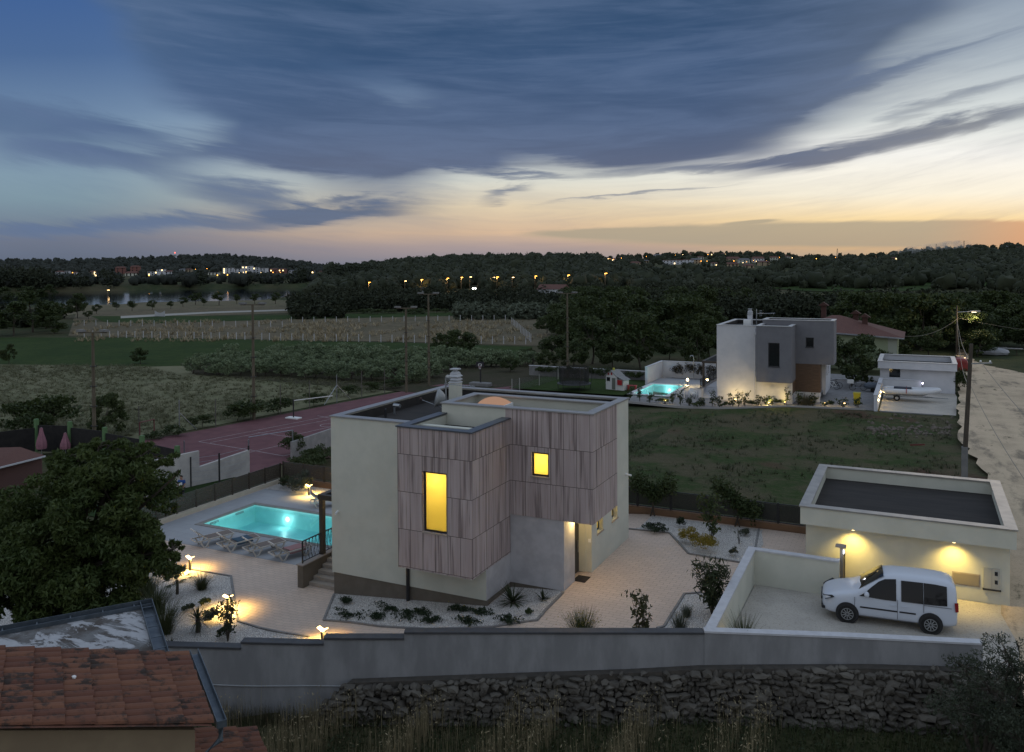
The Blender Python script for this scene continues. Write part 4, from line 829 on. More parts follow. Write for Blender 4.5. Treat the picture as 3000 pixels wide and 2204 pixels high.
wseg(fr_[::-1], -2.2, [z-.06 for z in frz[::-1]], 'wall', PLAS, .24); wseg(fr_[::-1], [z-.0595 for z in frz[::-1]], frz[::-1], 'coping', WCAP, .24, .04)
lw = [(8.6, 4.12), (5.18, 4.12), (5.2, -3.66)]
wseg(lw, -.3, [1.36, 1.36, 1.13], 'wall', PLAS, .24); wseg(lw, [1.3605, 1.3605, 1.1305], [1.42, 1.42, 1.19], 'coping', WCAP, .24, .04)
o = bpy.data.objects.new('front_rendering', None); bpy.data.objects.remove(o)
fa = [(x, y-.012) for x, y in fr_[::-1]]; wseg(fa, -2.2, [z-.075 for z in frz[::-1]], 'outer_render', RETM, .01)
# rubble stone wall at the foot of the retaining wall
T = thing('rubble_wall', 'rough dry stone wall below the grey retaining wall', 'wall', (4, -4.9, -1.2))
STN = leafmat('rubble_stone', (.04, .035, .03), (.13, .118, .10), 0, .95, 1.2)
def rub_top(x): return float(np.interp(x, [-9, -6.2, -5.2, -1, 3, 7, 10, 14], [-2., -1.6, -.34, -.16, .0, .25, .42, .5]))
mb = MB(); rr = random.Random(3)
for row in range(15):
    x = -8.6+rr.uniform(0, .2)
    while x < 13.6:
        wd = rr.choice([.12, .18, .22, .3, .42])*rr.uniform(.8, 1.2); ht = rr.uniform(.08, .2); yb = ffy(x)-.26-.03*(13-row)+rr.uniform(-.05, .05)
        zb = -1.6+.145*row+rr.uniform(-.04, .04)
        if zb < rub_top(x)-.05+rr.uniform(-.06, .05) and rr.random() > .03:
            mb.ico((x+wd/2, yb, zb), (wd*.62, .17, ht*.74), 1, .34, rr.randrange(9999))
        x += wd*.93
mb.build('stones', STN, T, fix=False)
def backing(x0, x1):
    return [(x0, ffy(x0)-.32), (x1, ffy(x1)-.32), (x1, ffy(x1)-.02), (x0, ffy(x0)-.02)]
cmb = MB()
for k in range(21):
    xa, xb = -8.+k, -7.+k; p_ = backing(xa, xb); cmb.prism(p_, -2.2, [rub_top(xa)-.04, rub_top(xb)-.04, rub_top(xb)-.03, rub_top(xa)-.03])
cmb.build('mortar_core', M('dark_mortar', (.05, .045, .038), (.07, .06, .05), 5), T)
# ------------------------------------------------------------------ garage
GX0, GX1, GY0, GY1 = 7.02, 14.58, 5.15, 12.85
T = thing('garage', 'cream flat roofed garage with two glowing wall lights behind the white car', 'garage', (10.8, 9, 0))
mb = MB(); mb.box(7.18, 14.42, 5.65, 5.9, -.3, 2.36).box(7.18, 7.43, 5.9, 12.4, -.3, 2.36).box(14.17, 14.42, 5.9, 12.4, -.3, 2.36).box(7.43, 14.17, 12.15, 12.4, -.3, 2.36); mb.build('wall', PLAS, T)
fm = MB(); w3 = .3
fm.box(GX0, GX1, GY0, GY0+w3, 2.30, 3.0).box(GX0, GX1, GY1-w3, GY1, 2.30, 3.0).box(GX0, GX0+w3, GY0+w3, GY1-w3, 2.30, 3.0).box(GX1-w3, GX1, GY0+w3, GY1-w3, 2.30, 3.0); weld(fm).build('fascia', PLAS, T)
MB().box(GX0+.1, GX1-.1, GY0+.1, GY1-.1, 2.364, 2.46).build('roof', MEMB, T)
MB().box(GX0+.02, GX1-.02, GY0+.02, GY0+.5, 2.302, 2.363).build('soffit', PLAS, T)
CAPG = M('brushed_sheet_cap', (.46, .44, .41), (.36, .345, .33), 1.6, rough=.36, metal=.85, bump=.35, bscale=1.3)
capring(GX0, GX1, GY0, GY1, 3.05, .42).build('parapet_cap', CAPG, T)
for x in (9.0, 12.55):
    s_ = MB().lathe([(.06, 0), (.06, .03)], 12, (x, 5.27, 2.268)).build('soffit_spot', emit('spot_glow', WARM, 8), T)
    light('SPOT', (x, 5.22, 2.24), 300, (1., .70, .17), T, .1, spot_size=R_(128), spot_blend=1., rot=(R_(4), 0, 0))
mbx = MB().box(12.54, 13.41, 5.62, 5.648, .60, 1.01); MB().box(12.50, 13.45, 5.64, 5.649, .56, 1.05).build('hatch_frame', SILL, T); mbx.build('hatch', M('beige_hatch', (.22, .19, .15), rough=.6), T)
mc = MB().box(13.56, 14.09, 5.60, 5.649, .58, 1.36).build('meter_cabinet', M('grey_cabinet', (.34, .35, .34), rough=.5), T); MB().box(13.52, 14.13, 5.55, 5.649, .53, .575).build('cabinet_sill', BLK, mc)
MB().box(13.92, 14.02, 5.595, 5.6, 1.1, 1.25).box(13.92, 14.02, 5.595, 5.6, .78, .93).build('meter_window', DKGL, mc); MB().box(13.825, 13.83, 5.596, 5.6, .6, 1.34).build('door_gap', FRM, mc)
T = thing('gate_post', 'slim bronze gate post with a small white lamp at the end of the parking wall', 'gate post', (8.66, 4.25, 0))
MB().box(8.60, 8.72, 4.16, 4.34, 0, 1.86).build('post', M('gate_post_metal', (.20, .18, .15), rough=.5), T); MB().box(8.44, 8.82, 4.1, 4.4, 1.861, 1.93).build('hood', SILL, T); MB().box(8.725, 8.74, 4.17, 4.21, 1.62, 1.78).build('lamp_lens', emit('white_led', (.8, .85, 1.), 10), T)
light('POINT', (8.82, 4.1, 1.68), 2.5, (.85, .88, 1.), T, .03)
T = thing('sliding_gate', 'black sliding gate seen edge on beside the gate post', 'gate', (8.66, 4.5, 0)); MB().box(8.63, 8.68, 4.36, 5.6, .08, 1.15).build('gate_leaf', BLK, T)
for k in range(3): MB().box(8.61, 8.70, 4.4+.5*k, 4.45+.5*k, .05, 1.25).build('gate_stile', BLK, T)

pts_ = [(x, fwy(x)-.03, -.62-.03*math.sin(x*1.3)) for x in np.linspace(-9.6, -3.2, 12)]; tag(MB().tube(pts_, .022, 6).build('conduit', M('pale_conduit', (.28, .29, .30))), 'thin pale conduit running along the grey retaining wall', 'conduit')
# ------------------------------------------------------------------ vegetation
def leaves(C, size, aspect=.45, up=.3, rs=nr, nrm=None):
    n = len(C); t = rs.normal(size=(n, 3)); t[:, 2] += up; t /= np.linalg.norm(t, axis=1)[:, None]
    q = rs.normal(size=(n, 3)); b = np.cross(t, q); b /= np.linalg.norm(b, axis=1)[:, None]+1e-9
    s = size*rs.uniform(.6, 1.3, (n, 1)); V = np.stack([C-t*s, C+b*s*aspect, C+t*s, C-b*s*aspect], 1).reshape(-1, 3)
    return V, np.arange(n*4).reshape(-1, 4)
def crown_pts(rs, n, c, r, k=22, rc=.33, low=-.45, hollow=.55):
    """n leaf centres in k clumps on an ellipsoid of radii r"""
    d = rs.normal(size=(k, 3)); d /= np.linalg.norm(d, axis=1)[:, None]; d[:, 2] = np.where(d[:, 2] < low, -d[:, 2], d[:, 2])
    cl = d*rs.uniform(hollow, 1., (k, 1))*rs.uniform(.82, 1.12, (k, 1)); rad = rs.uniform(.6, 1.25, k)*rc; w_ = rad**2; i = rs.choice(k, n, p=w_/w_.sum())
    g = rs.normal(size=(n, 3)); g /= np.linalg.norm(g, axis=1)[:, None]; g *= rs.uniform(.35, 1., (n, 1))**.6
    p = cl[i]+g*rad[i][:, None]*np.array([1, 1, .75]); return np.array(c)+p*np.array(r), cl*np.array(r)+np.array(c)
def tree(name, label, cat, loc, h, r, leafm, bark, nl=3000, ls=.16, k=24, trunk=.12, th=.35, seed=1, group=None, aspect=.45, rc=.33, low=-.45, stems=1, limbs=7, rz=0.):
    rs = np.random.default_rng(seed); T = thing(name, label, cat, loc, group, rz)
    ch = h*(1-th); c = (0, 0, h-ch/2); P_, cl = crown_pts(rs, nl, c, (r, r, ch/2), k, rc, low); P_[:, 2] = np.maximum(P_[:, 2], .08)
    V, F = leaves(P_, ls, aspect, .1, rs); npmesh('crown', V, F, leafm, T)
    mb = MB()
    for s in range(stems):
        a = 2*math.pi*s/max(1, stems); o = .0 if stems == 1 else trunk*1.2; bx, by = o*math.cos(a), o*math.sin(a); tx, ty = bx*4+rs.normal()*.05*h, by*4+rs.normal()*.05*h
        hb = h*th+ch*.25; mb.tube([(bx, by, -.15), ((bx+tx)/2+rs.normal()*.02*h, (by+ty)/2, hb*.5), (tx, ty, hb)], [trunk, trunk*.8, trunk*.6], 8)
        for j in rs.choice(len(cl), min(limbs, len(cl)), replace=False):
            q = cl[j]; m_ = ((tx+q[0])/2, (ty+q[1])/2, (hb+q[2])/2+.05*h*rs.uniform(-.3, 1)); mb.tube([(tx, ty, hb*rs.uniform(.8, 1.)), m_, tuple(q)], [trunk*.5, trunk*.3, trunk*.1], 6)
    mb.build('trunk', bark, T, True, fix=False); return T
BARK = M('tree_bark', (.045, .036, .028), (.07, .058, .045), 6, rough=.95)
L_WAL = leafmat('walnut_leaf', (.026, .046, .011), (.080, .105, .030), .25, big=.7)
L_DARK = leafmat('dark_tree_leaf', (.022, .038, .011), (.055, .072, .022), .2, big=.4)
L_MID = leafmat('green_tree_leaf', (.032, .052, .017), (.072, .090, .034), .25, big=.4)
L_OLIVE = leafmat('olive_leaf', (.092, .130, .066), (.185, .225, .125), .15, big=.6)
L_SHRUB = leafmat('garden_leaf', (.022, .034, .013), (.05, .06, .026), .2)
L_GREY = leafmat('grey_green_leaf', (.05, .058, .038), (.085, .09, .058), .15)
L_YEL = leafmat('yellow_flower', (.10, .085, .02), (.36, .27, .03), .2)
L_GRASS = leafmat('garden_grass_blade', (.035, .050, .018), (.08, .088, .038), .25)
L_DRYG = leafmat('dry_grass_blade', (.05, .046, .026), (.14, .12, .072), .2)
L_JUN = leafmat('juniper_leaf', (.014, .026, .012), (.03, .045, .02), .1)
L_RED = leafmat('red_green_leaf', (.035, .022, .014), (.05, .045, .02), .2)
def blades(n, r0, r1, h, wd, rs, droop=.5, seg=3):
    a = rs.uniform(0, 2*math.pi, n); ro = rs.uniform(0, r0, n); hh = h*rs.uniform(.6, 1.15, n); sp = r1*rs.uniform(.3, 1.1, n); V = []; F = []
    ca, sa = np.cos(a), np.sin(a)
    for j in range(seg+1):
        t = j/seg; rr_ = ro+sp*t**(1+droop); z = hh*(t-droop*.45*t*t)*1.1; ww = wd*(1-t)**.7+.0015
        V.append(np.stack([ca*rr_-sa*ww, sa*rr_+ca*ww, z], -1)); V.append(np.stack([ca*rr_+sa*ww, sa*rr_-ca*ww, z], -1))
    V = np.stack(V, 1).reshape(-1, 3); m = 2*(seg+1)
    F = [(i*m+2*j, i*m+2*j+1, i*m+2*j+3, i*m+2*j+2) for i in range(n) for j in range(seg)]
    return V, np.array(F)
def grass_plant(name, label, cat, loc, n=160, r0=.12, r1=.4, h=.6, wd=.008, mat=None, seed=1, droop=.5, group=None):
    rs = np.random.default_rng(seed); V, F = blades(n, r0, r1, h, wd, rs, droop); o = npmesh(name, V, F, mat or L_GRASS); o.location = loc; return tag(o, label, cat, group)
def bush(name, label, cat, loc, r, h, mat, n=900, ls=.05, seed=1, k=14, rc=.4, aspect=.45, group=None):
    rs = np.random.default_rng(seed); p, _ = crown_pts(rs, n, (0, 0, h*.45), (r, r, h*.55), k, rc, -.2, .4); p[:, 2] = np.maximum(p[:, 2], .02)
    V, F = leaves(p, ls, aspect, .4, rs); o = npmesh(name, V, F, mat); o.location = loc; return tag(o, label, cat, group)
def spiky(name, label, cat, loc, n=60, L=.6, wd=.03, trunk_h=0., tr=.06, seed=1, el=(-.3, 1.3), fan=False):
    rs = np.random.default_rng(seed); T = thing(name, label, cat, loc); mb = MB()
    for i in range(n):
        a = rs.uniform(0, 2*math.pi); e = rs.uniform(*el); d = Vector((math.cos(a)*math.cos(e), math.sin(a)*math.cos(e), math.sin(e))); l = L*rs.uniform(.7, 1.1); s = d.cross(Vector((0, 0, 1))).normalized()
        o = Vector((0, 0, trunk_h))
        if fan:
            for j in np.linspace(-.6, .6, 7):
                c = o+d*l*.5; q = (d*math.cos(j)+s*math.sin(j)).normalized(); m_ = c+q*l*.28; t = c+q*l*.55-Vector((0, 0, .06)); w_ = d.cross(q); w_ = (s*math.cos(j)-d*math.sin(j))*wd
                mb.add([c, m_+w_, t, m_-w_], [(0, 1, 2, 3)])
            mb.add([o-s*.006, o+s*.006, o+d*l*.52+s*.004, o+d*l*.52-s*.004], [(0, 1, 2, 3)])
        else:
            m_ = o+d*l*.45; t = o+d*l-Vector((0, 0, .12*l*math.cos(e))); mb.add([o-s*wd*.6, m_-s*wd, t, m_+s*wd, o+s*wd*.6], [(0, 1, 2, 3, 4)])
    mb.build('leaf_rosette', L_SHRUB, T, True, fix=False)
    if trunk_h: MB().tube([(0, 0, -.05), (.02, 0, trunk_h*.5), (0, 0, trunk_h)], [tr*1.1, tr, tr*.9], 8).build('trunk', BARK, T, True)
    return T
def leafy_shrub(name, label, loc, h, seed, n=38, ls=.10, spread=.35, stems=4, mat=None, cat='shrub', aspect=.42, per=9, group=None):
    """upright stems with tufts of single leaves"""
    rs = np.random.default_rng(seed); T = thing(name, label, cat, loc, group); mb = MB(); Cc = []
    for s in range(stems):
        a = rs.uniform(0, 6.28); tip = Vector((math.cos(a)*spread*rs.uniform(.2, 1), math.sin(a)*spread*rs.uniform(.2, 1), h*rs.uniform(.75, 1.))); mb.tube([(0, 0, -.03), tuple(tip*.5+Vector((rs.normal()*.04, rs.normal()*.04, .05))), tuple(tip)], [.018, .012, .005], 5)
        for j in range(n//stems):
            t = rs.uniform(.25, 1.); p = tip*t+Vector((rs.normal()*.10, rs.normal()*.10, rs.normal()*.05))
            for q in range(per): Cc.append((p.x+rs.normal()*ls*.8, p.y+rs.normal()*ls*.8, max(.04, p.z+rs.normal()*ls*.6)))
    V, F = leaves(np.array(Cc), ls, aspect, .5, rs); npmesh('foliage', V, F, mat or L_SHRUB, T); mb.build('stem', BARK, T, True, fix=False); return T
def flower_dots(T, pts, mat, s=.03):
    V, F = leaves(np.array(pts), s, .8, 0); npmesh('flower', V, F, mat, T)
# --- left gravel bed
p = YP(519, 1742); spiky('fan_palm', 'small fan palm on a brown trunk beside the glowing bollard lamp', 'palm', p, 26, .75, .02, .62, .06, 3, (-.2, 1.3), True)
p = YP(592, 1727); T = thing('grass_clump', 'dense feathery grass clump between the fan palm and the paving corner', 'ornamental grass', p); rs = np.random.default_rng(4)
V, F = blades(420, .2, .45, .55, .006, rs, .5); npmesh('blades', V, F, L_GRASS, T); V, F = blades(60, .15, .6, 1.0, .003, rs, .35); npmesh('seed_heads', V, F, L_DRYG, T)
p = YP(603, 1776); bush('round_shrub', 'small yellow green shrub in the gravel left of the leafy young shrub', 'shrub', p, .24, .36, leafmat('lime_leaf', (.06, .075, .02), (.12, .13, .04), .2), 500, .045, 5)
p = YP(553, 1792); bush('round_shrub', 'smallest tuft of green in the gravel beside the grass clump', 'shrub', p, .26, .28, L_SHRUB, 420, .045, 6)
p = YP(580, 1853); spiky('yucca', 'spiky yucca with a shaggy skirt in the left gravel bed', 'yucca', p, 90, .6, .02, .5, .09, 7, (-1.1, 1.4))
p = YP(627, 1822); bush('round_shrub', 'grey green tufted shrub right of the yucca', 'shrub', p, .42, .55, L_GREY, 900, .05, 8)
p = YP(668, 1880); leafy_shrub('leafy_shrub', 'tall leafy young shrub with upright twigs in front of the bollard lamp', p, 1.75, 9, 96, .055, .5, 8, L_SHRUB, per=8)
p = YP(660, 1868); bush('round_shrub', 'low dark shrub at the foot of the tall leafy young shrub', 'shrub', p, .3, .4, L_SHRUB, 420, .05, 10)
for (u, v, s, lb) in ((455, 1800, 1.25, 'large feathery grass clump under the big foreground tree'), (478, 1855, 1.35, 'large feathery grass clump right of the patched concrete roof'), (430, 1745, 1.1, 'feathery grass clump behind the fan palm under the big tree')):
    p = YP(u, v); grass_plant('grass_clump', lb, 'ornamental grass', p, 520, .3*s, .62*s, .85*s, .007, L_GRASS, int(u), .45)
p = YP(500, 1888); spiky('small_yucca', 'small spiky yucca at the corner of the concrete roof', 'yucca', p, 40, .3, .016, 0, .06, 12, (-.2, 1.3))
# --- front gravel bed
JN = [(1012, 1770, .32, .3, 'small bushy juniper beside the plinth corner'), (1030, 1805, .9, .2, 'spreading juniper nearest the paving corner'), (1106, 1815, .45, .22, 'rounded low juniper between two spreading junipers'), (1150, 1785, .95, .18, 'long flat juniper along the plinth near the downpipe'), (1195, 1812, .8, .22, 'dark spreading juniper below the downpipe'),
      (1345, 1790, .55, .18, 'flat juniper at the plinth dotted with yellow flowers'), (1400, 1800, .62, .18, 'flat juniper beside the plinth corner of the grey wall'), (1265, 1825, .5, .2, 'low juniper in the middle of the front gravel bed'), (1365, 1828, .62, .2, 'low juniper with yellow flowers near the wall coping'), (1487, 1826, .66, .24, 'broad low juniper at the right end of the front gravel bed'), (1235, 1800, .45, .18, 'small flat juniper right of the downpipe')]
for i, (u, v, r, h, lb) in enumerate(JN):
    p = YP(u, v); T = thing('juniper', lb, 'juniper', p, 'junipers in the front gravel bed'); rs = np.random.default_rng(20+i); Cc = []
    for j in range(14):
        a = rs.uniform(0, 6.28); l = r*rs.uniform(.5, 1.1)
        for q in range(34): t = rs.uniform(.05, 1); Cc.append((math.cos(a)*l*t+rs.normal()*.05, .7*math.sin(a)*l*t+rs.normal()*.05, h*(.35+.6*math.sin(t*2.6))*rs.uniform(.5, 1)))
    V, F = leaves(np.array(Cc), .055, .35, .2, rs); npmesh('foliage', V, F, L_JUN, T)
    if 'yellow' in lb: flower_dots(T, [(rs.normal()*r*.5, rs.normal()*r*.4, h*1.2) for _ in range(6)], L_YEL, .03)
p = YP(1502, 1770); spiky('cycad', 'large spiky cycad in the corner of the grey entrance walls', 'cycad', p, 60, .85, .03, .08, .1, 31, (-.05, 1.2))
p = YP(1590, 1758); spiky('cycad', 'small spiky cycad beside the grey entrance wall corner', 'cycad', p, 40, .48, .022, .0, .1, 32, (.2, 1.4))
p = YP(1547, 1800); bush('round_shrub', 'tiny bright green shrub near the paving by the cycads', 'shrub', p, .2, .26, L_MID, 160, .05, 33)
# --- behind the coping
p = P(1705, 1850, .35); T = thing('broom_shrub', 'yellow flowering broom just behind the dark wall coping', 'shrub', (p.x, p.y, yz(p.x))); rs = np.random.default_rng(34); V, F = blades(420, .25, .62, .95, .007, rs, .2); npmesh('stems', V, F, L_GRASS, T)
flower_dots(T, [(rs.normal()*.34, rs.normal()*.3, rs.uniform(.55, .98)) for _ in range(260)], L_YEL, .022)
p = P(1880, 1846, .5); leafy_shrub('laurel_shrub', 'young broad leaved shrub with red tinged leaves behind the dark coping', (p.x, p.y, yz(p.x)), 1.75, 35, 44, .095, .55, 6, leafmat('bronze_leaf', (.03, .042, .014), (.075, .062, .026), .2), per=7)
# --- by the parking wall
p = YP(2085, 1800); leafy_shrub('oleander', 'dense dark oleander leaning against the parking wall', p, 2.1, 36, 150, .13, .75, 11, L_SHRUB, aspect=.2, per=9)
p = YP(2012, 1808); grass_plant('lavender', 'small green lavender tuft in the gravel beside the oleander', 'shrub', p, 220, .14, .24, .38, .006, L_GREY, 37, .3)
p = P(1992, 1842, .2); grass_plant('lavender', 'lavender tuft peeking over the coping next to the parking wall corner', 'shrub', (p.x, p.y, yz(p.x)), 260, .2, .32, .75, .006, L_GREY, 38, .3)
p = P(2155, 1846, .35); grass_plant('grass_clump', 'tall grass clump inside the parking wall corner lit from below', 'ornamental grass', (6.2, -2.75, 0), 150, .2, .6, 1.6, .012, L_GRASS, 39, .55)
T = thing('uplight', 'small ground light behind the grass clump in the parking corner', 'lamp', (5.7, -2.6, .01)); MB().lathe([(.07, 0), (.07, .03)], 12).build('lamp_body', emit('uplight_glow', WARM, 5), T, True); light('POINT', (5.72, -2.6, .2), 6, WARM, T, .05)
# --- right gravel bed
p = YP(2015, 1592); o = bush('flowering_shrub', 'round yellow flowering shrub nearest the house in the right gravel bed', 'shrub', p, .46, .72, L_YEL, 2000, .035, 40, k=30)
p = YP(2068, 1618); bush('flowering_shrub', 'round yellow flowering shrub nearest the parking wall in the right gravel bed', 'shrub', p, .55, .78, L_YEL, 2400, .035, 41, k=30)
p = YP(1917, 1556); bush('spreading_shrub', 'flat dark spreading shrub at the border of the right gravel bed', 'shrub', p, .68, .34, L_JUN, 1000, .05, 42)
p = YP(1995, 1545); bush('round_shrub', 'small dark cone shrub in front of the terracotta wall', 'shrub', p, .27, .5, L_JUN, 500, .045, 43)
p = YP(2086, 1585); leafy_shrub('magnolia_shrub', 'magnolia shrub with big glossy leaves between the yellow shrubs and the fence', p, 2.3, 44, 46, .12, .7, 5, L_MID, per=8, aspect=.42)
p = YP(2165, 1595); leafy_shrub('sapling', 'thin leafless stemmed sapling near the parking wall', p, .75, 45, 10, .05, .12, 3, L_GREY, per=4)
p = YP(2183, 1570); bush('lavender', 'round grey green lavender by the kerb near the garage', 'shrub', p, .28, .36, L_GREY, 500, .04, 46)
p = YP(2150, 1630); bush('lavender', 'round grey green lavender with yellow tips beside the parking wall', 'shrub', p, .27, .38, L_GREY, 500, .04, 47)
# vines over the mesh fence
def vine(label, u0, u1, zc, seed, dens, leafs):
    a = PY(u0, 1480, 11.3); b = PY(u1, 1480, 11.3); T = thing('climbing_plant', label, 'climbing plant', ((a.x+b.x)/2, 11.2, 0)); rs = np.random.default_rng(seed); W_ = b.x-a.x; Cc = []
    for i in range(dens):
        t = rs.beta(1.6, 1.6); k = rs.normal(); zz = zc(t)+.22*k; Cc.append((a.x+W_*t-(a.x+b.x)/2, rs.normal()*.22-.05, zz))
    V, F = leaves(np.array(Cc), leafs, .5, 0., rs); npmesh('foliage', V, F, L_MID, T)
    mb = MB(); mb.tube([(-.1, -.15, -.05), (.05, -.1, .5), (-.05, 0, 1.2)], [.05, .045, .03], 6).tube([(.15, -.15, -.05), (0, -.1, .45), (.1, 0, 1.1)], [.04, .035, .02], 6); mb.build('stem', BARK, T, True)
vine('broad leafy vine over the mesh fence nearest the cream house', 1846, 1985, lambda t: 1.35+.25*math.sin(t*9)+.1, 50, 2600, .085)
vine('leafy vine hanging over the mesh fence beside the magnolia', 2085, 2240, lambda t: 1.75-.9*t+.2*math.sin(t*7), 51, 2600, .085)
# --- beyond the pool
p = YP(885, 1443); bush('round_shrub', 'round pale shrub lit by the bollard lamp beyond the pool', 'shrub', p, .85, 1.25, L_GREY, 2400, .06, 52, k=40, rc=.3)
p = YP(838, 1430); bush('round_shrub', 'dark shrub at the fence corner beyond the pool', 'shrub', p, .6, .75, L_SHRUB, 900, .06, 53)
for i, (u, v, r, h, lb) in enumerate([(865, 1335, 1.1, 1.7, 'ivy like shrub at the end of the grey block wall'), (940, 1352, 1.6, 1.2, 'brownish scrub on the bank below the block wall'), (905, 1372, 1.5, 1.0, 'scrub on the bank behind the pool fence')]):
    p = P(u, v, -1.3); bush('scrub', lb, 'shrub', p, r, h, L_DARK if i == 0 else L_MID, 2200, .08, 54+i, k=40, rc=.28)
# --- big tree at the left
def big_tree():
    rs = np.random.default_rng(60); c0 = PD(205, 1560, 30.); base = Vector((c0.x, c0.y, -1.5)); T = thing('broadleaf_tree', 'large dark leafy tree in the left foreground beside the tiled roof', 'tree', base)
    blobs = [(120, 1590, 30, 2.9, 2.0), (330, 1480, 29.6, 2.2, 1.9), (395, 1400, 29.8, .95, .8), (280, 1395, 30.5, 1.75, 1.1), (60, 1650, 29.6, 2.6, 2.0), (330, 1640, 29.2, 2.0, 1.7), (200, 1720, 28.6, 2.2, 1.5), (375, 1560, 29.8, 1.25, 1.3), (10, 1570, 31, 2.0, 1.5), (430, 1650, 29.2, .95, .7), (470, 1345, 30., .6, .35), (195, 1352, 30.8, .8, .5), (520, 1390, 30.2, .14, .09), (20, 1780, 28.4, 2.0, 1.4), (330, 1770, 28.6, 1.3, 1.0), (480, 1640, 29.4, .55, .4), (370, 1320, 30.6, .8, .5), (290, 1310, 30.6, .5, .4), (230, 1335, 30.4, .7, .4), (505, 1610, 29.3, .4, .3), (410, 1340, 30.2, .6, .4)]
    mb = MB(); top = Vector((0, 0, 3.0)); mb.tube([(0, 0, -.5), (.1, .1, 1.4), tuple(top)], [.32, .27, .22], 10); Cs = []
    for (u, v, d, r, rz_) in blobs:
        c = PD(u, v, d)-base; n_ = int(2500*r*r*rz_**.5/1.2)+(300 if r > .3 else 30)
        p_, cl = crown_pts(rs, n_, tuple(c), (r, r, rz_), max(9, int(20*r)), .24, -1.1, .5); Cs.append(p_)
        mb.tube([tuple(top*rs.uniform(.6, 1)), tuple((top+c)/2+Vector((0, 0, .3))), tuple(c)], [.13, .08, .03], 7)
        for q in cl[:6]: mb.tube([tuple(c), tuple((np.array(c)+q)/2+np.array([0, 0, .1])), tuple(q)], [.03, .018, .006], 5)
    V, F = leaves(np.concatenate(Cs), .105, .34, -.25, rs); npmesh('crown', V, F, L_WAL, T); mb.build('trunk', BARK, T, True, fix=False)
big_tree()
# --- olive bush at the right foreground
def olive_bush():
    rs = np.random.default_rng(61); c0 = PD(2880, 2080, 23.5); base = Vector((c0.x, c0.y, -1.7)); T = thing('olive_tree', 'dark bushy olive tree at the right foreground below the parking wall', 'tree', base); mb = MB(); Cs = []
    for (u, v, d, r, rz_) in [(2900, 2020, 23.6, 1.25, 1.2), (2960, 1930, 23.4, .8, .8), (2830, 1955, 23.8, .55, .55), (2940, 2120, 23., 1.3, 1.1), (2800, 2080, 23.4, .8, .8), (2990, 2180, 22.6, 1.2, .9), (2990, 2010, 23.2, .8, .8)]:
        c = PD(u, v, d)-base; n_ = int(2600*r*r); p_, cl = crown_pts(rs, n_, tuple(c), (r, r, rz_), 34, .26, -1.1, .35); Cs.append(p_); mb.tube([(0, 0, 0), tuple(c*.5), tuple(c)], [.1, .06, .02], 6)
        for q in cl[:12]: mb.tube([tuple(c), tuple(q)], [.02, .006], 5)
    V, F = leaves(np.concatenate(Cs), .05, .26, .3, rs); npmesh('crown', V, F, leafmat('olive_dark_leaf', (.03, .040, .022), (.065, .075, .05), .15, big=1.2), T); mb.build('trunk', BARK, T, True, fix=False)
olive_bush()
# --- foreground weeds (uncountable)
rs = np.random.default_rng(62); n = 15000
def weeds(n, xr, off, h, mat, name, wd=.006, dens=None):
    V0, F0 = blades(n, .02, .16, h, wd, rs, .35, 2); x = rs.uniform(*xr, n)
    if dens is not None: keep = rs.random(n) < dens(x)
    o_ = rs.uniform(0, 1, n)**.8*(off[1]-off[0])+off[0]; y = np.array([ffy(a) for a in x])-o_; g = rs.normal(size=n)*.0
    z = zt(x, y); m = len(V0)//n; V0 = V0.reshape(n, m, 3)*rs.uniform(.45, 1.15, (n, 1, 1)); V0[:, :, 0] += x[:, None]; V0[:, :, 1] += y[:, None]; V0[:, :, 2] += z[:, None]
    F = F0.reshape(n, -1, F0.shape[1])
    if dens is not None: V0 = V0[keep]; nn = len(V0); F = np.concatenate([F[0]+i*m for i in range(nn)])
    else: F = F0
    tag(npmesh(name, V0.reshape(-1, 3), F.reshape(-1, 4), mat), kind='stuff')
weeds(16000, (-9.5, 14), (.45, 4.8), .5, L_GRASS, 'green_undergrowth', .008)
weeds(16000, (-8., 8.5), (.5, 4.6), 1.25, leafmat('dry_stalk', (.16, .135, .08), (.36, .30, .18), .25), 'dry_grass', .006, lambda x: np.clip(.1+.7*np.sin(x*2.1)+.5*np.sin(x*5.3+1)+.4*np.sin(x*11.), 0, 1)*np.where(x > 4.5, .35, 1))
weeds(2500, (-10., -2.), (.28, .9), .55, L_DRYG, 'dry_grass', .006)
rs2 = np.random.default_rng(63); p_ = np.stack([rs2.uniform(-5, 13.5, 9000), np.zeros(9000), np.zeros(9000)], 1); cl = .5+.5*np.sin(p_[:, 0]*1.7)*np.sin(p_[:, 0]*.63+1); off = rs2.uniform(.5, 4.6, 9000); p_[:, 1] = [ffy(a)-o for a, o in zip(p_[:, 0], off)]; p_[:, 2] = zt(p_[:, 0], p_[:, 1])+rs2.uniform(.02, .4, 9000)*cl
V, F = leaves(p_, .06, .5, .3, rs2); tag(npmesh('weeds', V, F, L_SHRUB), kind='stuff')
xs_ = rs2.uniform(-8, 8, 7000); k = rs2.random(7000) < np.clip(.1+.7*np.sin(xs_*2.1)+.5*np.sin(xs_*5.3+1)+.4*np.sin(xs_*11.), 0, 1); xs_ = xs_[k]; ys_ = np.array([ffy(a) for a in xs_])-rs2.uniform(.5, 4.4, len(xs_)); zs_ = zt(xs_, ys_)+rs2.uniform(.5, 1.25, len(xs_))
V, F = leaves(np.stack([xs_, ys_, zs_], 1), .045, .28, 1.2, rs2); tag(npmesh('seed_heads', V, F, leafmat('straw_seed', (.22, .185, .11), (.42, .35, .22), .2)), kind='stuff')
